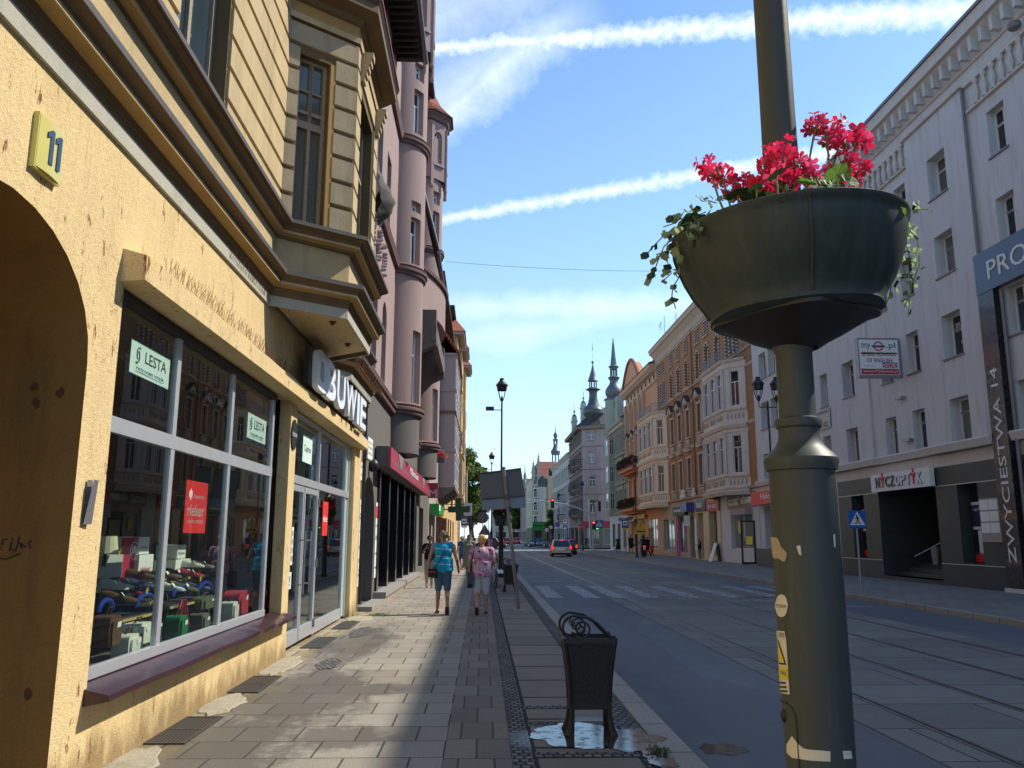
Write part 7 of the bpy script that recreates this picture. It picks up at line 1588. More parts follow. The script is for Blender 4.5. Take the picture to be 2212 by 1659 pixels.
def trail(name, lab, paths, mat, sd, leaf=.010):
 random.seed(sd); t = thing(name, lab, 'plant', (PXc, PYc, zr-.03)); TR.append(t); s = MB(); l = MB()
 for (pts, dy) in paths:
  P = [Vector((onY(u, v, PYc+dy)[0], PYc+dy+random.uniform(-.01, .01), onY(u, v, PYc+dy)[1])) for u, v in pts]; s.tube(P, .0015, 4)
  for i in range(len(P)-1):
   for k_ in range(2):
    c = P[i].lerp(P[i+1], random.random()); n = Vector((random.uniform(-1, 1), random.uniform(-1, 1), random.uniform(-.3, 1))).normalized(); a = n.orthogonal().normalized(); b2 = n.cross(a); r = leaf*random.uniform(.5, 1.25); c2 = c+Vector((random.uniform(-.012, .012), random.uniform(-.012, .012), random.uniform(-.01, .014)))
    l.cur = 0 if random.random() < .7 else 1
    l.add([tuple(c2+a*r*math.cos(q*1.047)+b2*r*.85*math.sin(q*1.047)+n*r*.3*(q % 2)) for q in range(6)], [(0, 1, 2, 3, 4, 5)])
 s.build('stems', 'leaf_silver', t); l.build('leaves', [mat, 'leaf_dark'], t, norm=False)
trail('trailing_plant', 'silvery green trailing vine hanging over the right rim of the flower bowl', [([(1950, 470), (1965, 462), (1985, 456), (2005, 452), (2015, 458)], 0), ([(1955, 480), (1970, 500), (1990, 515), (1996, 540), (2000, 575), (1992, 600), (1985, 620)], 0), ([(1950, 500), (1965, 520), (1978, 540), (1975, 580), (1985, 620), (1975, 650), (1972, 688)], .02), ([(1945, 520), (1955, 550), (1950, 580), (1940, 610), (1935, 640), (1928, 660)], -.03), ([(1950, 540), (1975, 545), (1995, 560), (1990, 580)], .03), ([(1955, 475), (1975, 478), (1985, 492), (1972, 510)], .01), ([(1958, 560), (1970, 590), (1960, 610), (1978, 640), (1965, 665)], .02)], 'leaf_silver', 31)
trail('trailing_plant', 'bushy trailing vine hanging over the left rim of the flower bowl', [([(1500, 480), (1475, 488), (1455, 500), (1440, 515), (1425, 530), (1408, 548)], .02), ([(1490, 500), (1465, 515), (1448, 530), (1435, 560), (1425, 590), (1412, 600)], 0), ([(1480, 510), (1460, 530), (1455, 560), (1462, 590), (1450, 600), (1440, 610)], .03), ([(1475, 520), (1482, 560), (1478, 600), (1465, 620), (1462, 640), (1470, 668)], -.02), ([(1520, 470), (1500, 478), (1480, 470), (1470, 480), (1445, 490)], .04), ([(1540, 455), (1525, 460), (1510, 450), (1490, 470), (1470, 500), (1450, 512)], .02), ([(1495, 500), (1500, 520), (1520, 515), (1525, 500), (1522, 480)], -.12), ([(1560, 440), (1545, 430), (1530, 435), (1525, 425)], -.02), ([(1590, 430), (1575, 425), (1560, 430)], -.03), ([(1480, 530), (1450, 545), (1430, 548)], .03)], 'leaf_silver', 33, .012)
for o_ in (pl, ger)+tuple(TR): o_.matrix_world = Matrix.Translation((PXc, PYc, 0)) @ Matrix.Rotation(LEAN, 4, 'Y') @ Matrix.Translation((-PXc, -PYc, 0)) @ Matrix.Translation(o_.location)
# ---- litter bin
simple('bin_black', (.018, .018, .020), .45, .25, var=.25)
m, nt, N, L, b = nodes('bin_mesh'); setb(b, .5, .3); v = coord(nt); vo = N.new('ShaderNodeTexVoronoi'); vo.inputs['Scale'].default_value = 75; L.new(v, vo.inputs['Vector']); L.new(mixc(nt, ramp(nt, vo.outputs['Distance'], [(.3, 0.0), (.4, 1.0)]), (.004, .004, .005), (.024, .024, .026)), b.inputs['Base Color']); bump(nt, b, vo.outputs['Distance'], .6, .003)
def make_bin(lab, loc, rz=0):
 t = thing('litter_bin', lab, 'bin', (0, 0, 0), 0, 'black cast iron litter bins on the kerbside pavement')
 zt, zb = .80, .235; wt, wb_ = .232, .175; dt, db = .17, .13
 def fl_(z): k = (z-zb)/(zt-zb); e = k**1.7; return wb_+(wt-wb_)*e, db+(dt-db)*e
 zs = [zb+(zt-zb)*i/6 for i in range(7)]
 for (sx, sy) in ((1, 0), (-1, 0), (0, 1), (0, -1)):
  m = MB(); V = []
  for z in zs:
   w_, d_ = fl_(z); q = .006
   V += [(-w_+.03, sy*(d_-q), z), (w_-.03, sy*(d_-q), z)] if sy else [(sx*(w_-q), -d_+.03, z), (sx*(w_-q), d_-.03, z)]
  m.add(V, [(2*i, 2*i+1, 2*i+3, 2*i+2) for i in range(6)]); m.build('side_panel', 'bin_mesh', t)
 for sx in (-1, 1):
  for sy in (-1, 1):
   m = MB(); pts = []; rs = []
   for z in (0, .01, .05, .10, .16, zb): k = (zb-z)/zb; pts.append((sx*(wb_-.018+.03*k**2.5), sy*(db-.015+.03*k**2.5), z)); rs.append(.020+.022*k**2)
   m.tube(pts, rs, 8); m.build('leg', 'bin_black', t, True)
   m = MB(); m.tube([(sx*(fl_(z)[0]-.012), sy*(fl_(z)[1]-.012), z) for z in zs], .018, 6); m.build('corner_post', 'bin_black', t, True)
 m = MB()
 for (z0, z1, g) in ((zb-.02, zb+.035, .004), (zt-.045, zt, .006)):
  w_, d_ = fl_(min(max(z0, zb), zt)); w_ += g; d_ += g
  m.box(-w_, w_, -d_, -d_+.012, z0, z1); m.box(-w_, w_, d_-.012, d_, z0, z1); m.box(-w_, -w_+.012, -d_+.012, d_-.012, z0, z1); m.box(w_-.012, w_, -d_+.012, d_-.012, z0, z1)
 m.box(-wb_, wb_, -db, db, zb-.018, zb-.005); m.build('rim_bands', 'bin_black', t)
 for sy in (-1, 1):
  y = sy*(dt-.01); m = MB()
  big = [(-.17+.115*math.cos(a)+.05, y, zt+.085+.10*math.sin(a)) for a in [math.radians(q) for q in range(250, 85, -15)]]
  arc = big+[(-.02, y, zt+.165), (.06, y, zt+.12), (.12, y, zt+.055), (.165, y, zt+.012), (.215, y, zt+.006)]
  m.tube(arc, [.011]*(len(big))+[.012, .014, .015, .013, .014], 8)
  c = (-.075, zt+.075); sp2 = []
  for q in range(0, 26): a = math.radians(-130+q*24); r = .085-.0028*q; sp2.append((c[0]+r*math.cos(a), y, c[1]+r*.95*math.sin(a)))
  m.tube(sp2, .0085, 8)
  m.tube([(-.13, y, zt+.13), (-.145, y, zt+.115), (-.135, y, zt+.10), (-.12, y, zt+.105)], .008, 6)
  m.build('scroll', 'bin_black', t, True)
 t.location = loc; t.rotation_euler = (0, 0, rz); t['label'] = lab; return t
bin0 = make_bin('black cast iron litter bin with scrolled top standing in the puddle', (.93, 7.42, 0), 0)
dup(bin0, (.86, 25.6, 0), R(4), 'smaller looking litter bin farther along the kerb beside the tilted sign post')
# ---- bench
bn = thing('bench', 'iron and pale slat bench behind the farther litter bin', 'bench', (.75, 28.5, 0));
for y in (27.3, 29.7):
 m = MB(); m.tube([(.45, y, 0), (.5, y, .25), (.48, y, .45), (.95, y, .45), (.98, y, .25), (1.05, y, 0)], .025, 6); m.tube([(.5, y, .45), (.42, y, .7), (.40, y, .85), (.47, y, .92), (.53, y, .86), (.49, y, .8)], .022, 6); m.tube([(.55, y, .62), (.75, y, .68), (.95, y, .62), (1.0, y, .5), (.93, y, .46)], .02, 6); m.build('end_frame', 'bin_black', bn, True)
for i in range(4): m = MB(); m.box(.52+i*.11, .60+i*.11, 27.2, 29.8, .465, .495); m.build('seat_slat', 'white_card', bn)
for i in range(2): m = MB(); m.box(.42-.03*i, .45-.03*i, 27.2, 29.8, .6+i*.15, .71+i*.15); m.build('back_slat', 'white_card', bn)
# ---- street lamps (single lantern)
def lantern(par, x, y, z, s=1.0):
 m = MB()
 for i in range(4):
  a = math.pi/4+i*math.pi/2; c_, s_ = math.cos(a), math.sin(a)
  m.tube([(x+.03*c_*s, y+.03*s_*s, z), (x+.13*c_*s, y+.13*s_*s, z+.22*s), (x+.20*c_*s, y+.20*s_*s, z+.48*s), (x+.235*c_*s, y+.235*s_*s, z+.70*s)], .018*s, 5)
 m.build('lantern_arms', 'lamp_black', par)
 m = MB(); m.lathe([(.20*s, z+.50*s), (.22*s, z+.66*s), (.235*s, z+.70*s)], (x, y, 0), 12, cap=False); m.build('reflector', 'lamp_black', par)
 m = MB(); m.lathe([(.255*s, z+.70*s), (.255*s, z+.76*s), (.17*s, z+.86*s), (.10*s, z+.95*s), (.09*s, z+1.0*s), (.11*s, z+1.02*s), (.08*s, z+1.04*s)], (x, y, 0), 12); m.build('lantern_cap', 'lamp_black', par, 30)
 m = MB(); m.lathe([(.03*s, z+.05), (.05*s, z+.18*s), (.02*s, z+.28*s)], (x, y, 0), 8); m.build('lamp_base', 'lamp_black', par)
def lamp_post(x, y, lab, planter=False, double=False, side=False, H=7.25, grp='black lamp posts along the street'):
 t = thing('street_lamp', lab, 'street lamp', (x, y, 0), 0, grp)
 m = MB(); m.lathe([(.13, 0), (.13, .1), (.10, .15), (.095, 1.9), (.115, 1.95), (.1, 2.02), (.06, 2.12), (.06, 2.3), (.045, 2.35), (.037, H)], (x, y, 0), 12); m.build('pole', 'lamp_black', t, 30)
 if double:
  for q in (-.38, .38): m = MB(); m.tube([(x, y, H-.25), (x+q, y, H-.25), (x+q, y, H)], .025, 6); m.build('arm', 'lamp_black', t); lantern(t, x+q, y, H)
 else: lantern(t, x, y, H)
 if side: m = MB(); m.tube([(x, y, 6.92), (x-.35, y, 6.92)], .02, 5); m.box(x-.68, x-.33, y-.1, y+.1, 6.90, 7.05); m.build('side_floodlight', 'lamp_black', t)
 if planter:
  m = MB(); m.lathe([(.08, 2.05), (.24, 2.1), (.27, 2.3), (.33, 2.5), (.31, 2.5)], (x, y, 0), 16); m.build('flower_bowl', 'bowl_green', t, 30)
  m = greenery(x-.25, x+.25, 2.55, 0, 500, int(y), Frame((0, y, 0), (1, 0), (0, -1))); g = thing('bowl_flowers', 'red flowers and dark foliage in the bowl of the second lamp post', 'flowers', (x, y, 2.5)); m.build('leaves', ['leaf_dark', 'red_flower'], g, norm=False)
  m = flowers(x-.05, y-.1, 2.85, .28, 220, 8, '', ''); m.build('petals', ['red_flower', 'red_flower'], g, norm=False)
 return t
lamp_post(.775, 34.5, 'tall black lamp post with planter rising behind the tilted sign', planter=True, side=True)
lamp_post(.70, 66, 'smaller black lamp post to the left of the tall one', side=True)
lamp_post(.75, 96, 'distant lamp post at the near side of the crossing on the left kerb')
lamp_post(11.9, 33.6, 'double lantern lamp post partly hidden by the foreground pole', double=True)
lamp_post(12.6, 68, 'lamp post next to the yellow warning sign by the orange balconies')
lamp_post(12.05, 100, 'lamp post standing beside the stop sign in front of the corner house')
lamp_post(11.75, 128, 'lamp post beyond the crossing in front of the cream house')
lamp_post(11.5, 150, 'farthest lamp post in front of the gabled yellow house')
# ---- leaning sign seen from behind
simple('sign_back', (.115, .115, .12), .5, .4, var=.12); simple('sign_back_light', (.16, .20, .25), .45, .4, var=.1); simple('worn_post', (.26, .22, .21), .6, .3, var=.5, scale=12)
ls = thing('leaning_road_sign', 'large road sign seen from behind on a leaning worn post', 'sign', (.84, 19.3, 0))
Yq = 18.9
def Q(u, v, dy=0): x, z = onY(u, v, Yq+dy); return (x, Yq+dy, z)
def slab(pts, th): return list(pts), [(p[0], p[1]+th, p[2]) for p in pts]
for (nm, pts, mt) in (('main_plate', [(1034.5, 1022), (1125.5, 1011), (1134.5, 1071.5), (1040, 1079)], 'sign_back'), ('lower_plate', [(1040.2, 1079.6), (1134.6, 1072), (1136.5, 1096), (1041.5, 1102)], 'sign_back_light')):
 a, b_ = slab([Q(*p) for p in pts], .03); m = MB(); m.hexa(a, b_); m.build(nm, mt, ls)
m = MB(); a, b_ = slab([Q(u, v, -.03) for u, v in ((1040, 1077.5), (1134.6, 1070), (1134.7, 1072.5), (1040.1, 1080))], .028); m.hexa(a, b_); a, b_ = slab([Q(u, v, -.03) for u, v in ((1034.3, 1021.5), (1125.5, 1010.5), (1125.8, 1013.5), (1034.5, 1024.5))], .028); m.hexa(a, b_); m.build('edge_rail', 'lamp_black', ls)
m = MB(); m.tube([(.84, 19.2, 0), (*Q(1105.5, 1180, -.05),), (*Q(1096, 1085, -.06),), (*Q(1087, 1009, -.06),)], .042, 10); m.build('post', 'worn_post', ls, True)
m = MB(); m.tube([Q(1094.5, 1068, -.06), Q(1096, 1080, -.06)], .055, 10); m.tube([Q(1098.5, 1094, -.06), Q(1099, 1098, -.06)], .055, 10); m.tube([Q(1087, 1009, -.06), Q(1087.6, 1013, -.06)], .05, 10); m.build('clamp', 'sign_back', ls)
m = MB(); m.lathe([(.17, -.0), (.15, .03), (.05, .04)], (.84, 19.2, 0), 12); m.build('foot', 'step_stone', ls)
# ---- signs
simple('sign_blue', (.015, .11, .42), .4, var=.05); simple('sign_red', (.55, .02, .03), .4, var=.05); simple('sign_yellow', (.80, .42, .01), .45, var=.04)
def pedsign(x, y, zc_, w_, lab, pz=0):
 t = thing('pedestrian_crossing_sign', lab, 'sign', (x, y, 0)); m = MB(); m.tube([(x, y+.05, pz), (x, y+.05, zc_+w_*.3)], .035, 8); m.build('post', 'grey_steel', t, True)
 F_ = Frame((0, y, 0), (1, 0), (0, -1)); m = MB(F_); m.box(x-w_/2, x+w_/2, 0, .03, zc_-w_/2, zc_+w_/2); m.build('plate', 'sign_blue', t)
 m = MB(F_); m.prism([(x-w_*.44, zc_-w_*.32), (x+w_*.44, zc_-w_*.32), (x, zc_+w_*.44)], .031, .035, 1); m.build('triangle', 'white_paint', t)
 m = MB(F_); s = w_; e = .037
 m.prism([(x-.03*s+.05*s*math.cos(q*.7854), zc_+.22*s+.05*s*math.sin(q*.7854)) for q in range(8)], .036, .04, 1)
 def limb(pts, wd):
  for (a, c), (b2, d) in zip(pts, pts[1:]):
   v = Vector((b2-a, d-c)).normalized(); n = Vector((-v.y, v.x))*wd*s/2; m.add([(x+a*s+n.x, e, zc_+c*s+n.y), (x+a*s-n.x, e, zc_+c*s-n.y), (x+b2*s-n.x, e+.002, zc_+d*s-n.y), (x+b2*s+n.x, e+.002, zc_+d*s+n.y)], [(0, 1, 2, 3)])
 limb([(-.02, .17), (.01, -.03)], .1); limb([(0, -.02), (-.06, -.14), (-.12, -.27)], .055); limb([(.02, -.02), (.09, -.13), (.12, -.27)], .055); limb([(-.03, .15), (-.11, .08), (-.13, .0)], .04); limb([(.01, .15), (.10, .06), (.10, -.02)], .04); limb([(-.3, -.20), (.3, -.20)], .02)
 m.build('walking_figure', 'black', t); return t
xs_, ys_ = 11.55, 0
d_ = ray(1851, 1122); ky = 11.55/d_.x; Yp = d_.y*ky; zp = CZ+d_.z*ky
pedsign(11.55, Yp, zp, 38*Yp/1775, 'blue pedestrian crossing sign on a grey post in front of the slate shop')
def post_at(u, y): return onY(u, 1150, y)[0]
def roadsign(name, lab, u, v, y, kind, r, cat='sign', base=0, post=True, txt=None):
 x, z = onY(u, v, y); t = thing(name, lab, cat, (x, y, 0)); F_ = Frame((0, y, 0), (1, 0), (0, -1))
 if post: m = MB(); m.tube([(x, y+.06, base), (x, y+.06, z+r*.5)], .04, 6); m.build('post', 'grey_steel', t)
 ng = {'oct': 8, 'circ': 20, 'circ_red': 20, 'circ_blue': 20}.get(kind)
 if ng:
  ph = math.pi/8 if kind == 'oct' else 0; P_ = lambda rr: [(x+rr*math.cos(ph+q*2*math.pi/ng), z+rr*math.sin(ph+q*2*math.pi/ng)) for q in range(ng)]
  m = MB(F_); m.prism(P_(r), 0, .03, 1); m.build('plate', 'white_paint' if kind == 'oct' else 'sign_red', t)
  m = MB(F_); m.prism(P_(r*.93 if kind == 'oct' else r*.78), .031, .036, 1); m.build('face', {'oct': 'sign_red', 'circ': 'white_paint', 'circ_red': 'white_paint', 'circ_blue': 'sign_blue'}[kind], t)
  if kind == 'circ': m = MB(F_); m.box(x-r*.5, x+r*.5, .037, .042, z-r*.15, z+r*.15); m.box(x-r*.3, x+r*.3, .037, .042, z+r*.15, z+r*.32); m.build('car_symbol', 'black', t)
 if kind == 'bus':
  m = MB(F_); m.box(x-r, x+r, 0, .03, z-r*1.2, z+r*1.2); m.build('plate', 'sign_blue', t); m = MB(F_); m.box(x-r*.62, x+r*.62, .031, .035, z-r*.5, z+r*.75); m.build('white_field', 'white_paint', t)
  m = MB(F_); m.box(x-r*.4, x+r*.4, .036, .04, z-r*.05, z+r*.3); m.box(x-r*.3, x-r*.12, .036, .04, z-r*.2, z-r*.05); m.box(x+r*.12, x+r*.3, .036, .04, z-r*.2, z-r*.05); m.build('bus_symbol', 'black', t); m = MB(F_); m.box(x-r, x+r, 0, .03, z+r*1.35, z+r*1.6); m.build('top_plate', 'blue_plate', t); m = MB(F_); m.box(x-r*.9, x+r*.9, 0, .03, z-r*1.7, z-r*1.25); m.build('timetable', 'yellow_paper', t)
 if kind == 'warn':
  m = MB(F_); m.prism([(x-r, z-r*.75), (x+r, z-r*.75), (x, z+r)], 0, .03, 1); m.build('triangle', 'sign_yellow', t); m = MB(F_); m.box(x-r*.07, x+r*.07, .031, .04, z-r*.2, z+r*.45); m.box(x-r*.07, x+r*.07, .031, .04, z-r*.5, z-r*.35); m.build('exclamation_mark', 'black', t); m = MB(F_); m.box(x-r, x+r, 0, .03, z-r*1.6, z-r*.85); m.build('lower_plate', 'sign_yellow', t); m = MB(F_); m.box(x-r*.8, x+r*.8, .031, .036, z-r*1.3, z-r*1.1); m.build('lettering_line', 'black', t)
 if txt: text(txt, F_, x, .04, z, w=r*1.45, h=r*.6, ext=.006, mat='white_paint', parent=t, bold=.015)
 return t
roadsign('stop_sign', 'red octagonal STOP sign by the corner house', 1254.5, 1138.5, 101, 'oct', .42, txt='STOP')
roadsign('bus_stop_sign', 'blue bus stop sign with tram symbol on the right pavement', 1350.5, 1131, 77, 'bus', .33)
roadsign('bus_stop_sign', 'blue bus stop sign in front of the trees on the left pavement', 1003, 1127, 80, 'bus', .33)
roadsign('warning_sign', 'orange yellow triangular warning sign with exclamation mark', 1383.5, 1133, 67.5, 'warn', .47)
roadsign('no_entry_sign', 'round red ringed sign with car symbol above a small crossing sign', 1220.6, 1126, 112, 'circ', .38)
roadsign('parking_sign', 'round violet blue sign on the lamp post beyond the crossing', 1204.5, 1133, 126, 'circ_blue', .42)
roadsign('speed_sign', 'small round speed sign with red ring near the gabled house', 1181, 1145, 140, 'circ_red', .42)
roadsign('round_sign', 'small round white sign right of the speed sign', 1190, 1139, 145, 'circ_red', .38)
pedsign(onY(1220.6, 1140, 111)[0], 111, onY(1220, 1140, 111)[1], .62, 'small blue crossing sign below the round car sign')
pedsign(onY(1294, 1132, 104)[0], 104, onY(1294, 1132, 104)[1], .95, 'blue crossing sign to the right of the green and red signal')
# ---- traffic lights
emis('red_light', (1.0, .05, .04), 3); emis('green_light', (.05, 1.0, .25), 2); emis('brake_light', (.9, .03, .03), .9)
def signal(par, u, v, y, lit, h=1.25):
 x, z = onY(u, v, y); F_ = Frame((0, y, 0), (1, 0), (0, -1)); m = MB(F_); m.box(x-.2, x+.2, -.15, .08, z-h/2, z+h/2); hs_ = m.build('signal_head', 'black', par)
 for i in range(3):
  zz = z+h*.32-i*h*.32; m = MB(F_); m.prism([(x+.12*math.cos(q*.5236), zz+.12*math.sin(q*.5236)) for q in range(12)], .085, .1, 1); m.build('lens', lit if lit and ((lit == 'red_light' and i == 0) or (lit == 'green_light' and i == 2)) else 'lamp_black', hs_)
  m = MB(F_); m.tube([(x-.14, .22, zz+.08), (x, .24, zz+.15), (x+.14, .22, zz+.08)], .012, 4); m.build('visor', 'black', hs_)
ga = thing('signal_gantry', 'curved white mast arm reaching over the road with a red traffic light', 'traffic light', (onY(1277, 1183, 105)[0], 105, 0))
m = MB(); xm = onY(1276, 1150, 105)[0]; m.tube([(xm, 105, 0), (onY(1271.5, 1080, 105)[0], 105, onY(1272, 1078, 105)[1])], [.11, .08], 10); m.tube([(xm+.25, 105, 0), (xm+.2, 105, onY(1276, 1115, 105)[1])], .13, 10); m.build('mast', 'silver_frame', ga, True)
m = MB(); m.tube([(*[onY(u, v, 105)[0]], 105, onY(u, v, 105)[1]) for u, v in ((1284, 1114), (1271, 1108), (1250, 1098), (1225, 1090), (1198, 1086), (1170, 1082), (1148, 1079.8), (1128, 1079), (1110, 1079))], [.11, .11, .1, .1, .09, .08, .07, .07, .06], 8); m.build('arm', 'silver_frame', ga, True)
signal(ga, 1193.5, 1087, 104.8, 'red_light', 1.25)
s1 = thing('traffic_light', 'traffic light with red lamp and green arrow on a grey post', 'traffic light', (onY(1285, 1180, 102)[0], 102, 0)); m = MB(); x = onY(1286.5, 1150, 102)[0]; m.tube([(x, 102.2, 0), (x, 102.2, 4.2)], .06, 8); m.build('post', 'grey_steel', s1); signal(s1, 1282.5, 1135, 102, 'red_light', 1.05)
F_ = Frame((0, 102, 0), (1, 0), (0, -1)); x, z = onY(1290, 1142, 102); m = MB(F_); m.box(x-.16, x+.16, -.1, .07, z-.2, z+.2); m.build('arrow_box', 'black', s1); m = MB(F_); m.prism([(x-.12, z), (x, z+.1), (x, z+.04), (x+.12, z+.04), (x+.12, z-.04), (x, z-.04), (x, z-.1)], .075, .085, 1); m.build('green_arrow', 'green_light', s1)
s2 = thing('side_traffic_light', 'dark traffic light on a curved bracket seen from the side before the mauve house', 'traffic light', (onY(1296, 1180, 108)[0], 108, 0)); x, z = onY(1291, 1093, 108); m = MB(); m.tube([(x-.9, 108, 0), (x-.9, 108, z-.6), (x-.7, 108, z+.2), (x-.2, 108, z+.7), (x+.2, 108, z+.6)], .06, 6); m.build('post', 'lamp_black', s2, True); m = MB(); m.box(x+.05, x+.4, 107.8, 108.3, z-.7, z+.6); m.build('signal_head', 'black', s2)
for i, (u, v, y) in enumerate(((1163, 1131, 150), (1162, 1139, 150))):
 x, z = onY(u, v, y); m = MB(); m.box(x-1.0, x+1.0, y, y+.1, z-.45, z+.35); solo('direction_sign', m, 'green_sign', 'green direction board, '+('upper' if i == 0 else 'lower')+' of two near the gabled house', 'sign', (x, y, z-.45))
# ---- warning triangle backs on the left kerb
for (u, v, y, r, lab) in ((1047, 1146, 58, .45, 'grey back of a triangular sign behind the woman in green'), (1043, 1118, 60, .42, 'grey back of a round sign above the triangular one')):
 x, z = onY(u, v, y); F_ = Frame((0, y, 0), (1, 0), (0, -1)); t = thing('sign_back', lab, 'sign', (x, y, 0)); m = MB(F_); P_ = [(x-r, z-r*.7), (x+r, z-r*.7), (x, z+r)] if 'tri' in lab.split('of a ')[1][:4] else [(x+r*math.cos(q*.5236), z+r*math.sin(q*.5236)) for q in range(12)]; m.prism(P_, 0, .03, 1); m.build('plate', 'sign_back', t); m = MB(); m.tube([(x, y-.05, 0), (x, y-.05, z+r*.6)], .035, 6); m.build('post', 'grey_steel', t)
# ---- overhead wires and aerials
def wire(a, b_, sag, r, lab):
 m = MB(); A, B = Vector(a), Vector(b_); m.tube([A.lerp(B, i/20)-Vector((0, 0, sag*4*(i/20)*(1-i/20))) for i in range(21)], r, 5); return solo('overhead_wire', m, 'black', lab, 'wire', a)
wire((onY(962, 565, 52)[0], 52, onY(962, 565, 52)[1]), (16.6, 52, onY(1440, 575, 52)[1]-.2), .3, .012, 'thin span wire high across the street between the pink tower and the brick house')
wire((onY(1062, 1000, 105)[0]-4, 105, onY(1062, 1000, 105)[1]), (16.5, 105, onY(1152, 1004, 105)[1]-.4), .4, .012, 'faint span wire far down the street above the signals')
wire((4.93, 8, 6.3), (4.93, 330, 6.0), .0, .007, 'tram contact wire above the near track') if False else None
for (u, v0, v1, y, k_) in ((1435, 685, 720, 68, 'grid aerial on the orange brick roof'), (1460, 677, 700, 64, 'small comb aerial on the orange brick roof near the planter'), (1632, 640, 668, 60, 'mast aerial')):
 if k_ == 'mast aerial': continue
 x = WX+.5; d = ray(u, v0); t_ = x/d.x; y_ = d.y*t_; z1 = CZ+d.z*t_; d = ray(u, v1); z0 = 19.2
 t = thing('roof_aerial', k_, 'aerial', (x, y_, z0)); m = MB(); m.tube([(x, y_, z0-.5), (x, y_, z1+.1)], .025, 5); m.build('mast', 'grey_steel', t); m = MB()
 for q in range(6 if 'comb' in k_ else 4):
  zz = z1-.12-.17*q if 'comb' in k_ else z1-.9; m.tube([(x-.25, y_-.3, zz), (x+.25, y_+.3, zz)], .012, 4)
 if 'grid' in k_:
  for q in range(5): m.tube([(x-.35+.02*q, y_-.5+.25*q, z1-1.3), (x-.45, y_-.5+.25*q, z1-.9), (x-.35, y_-.5+.25*q, z1-.5)], .012, 4)
 m.build('elements', 'grey_steel', t)
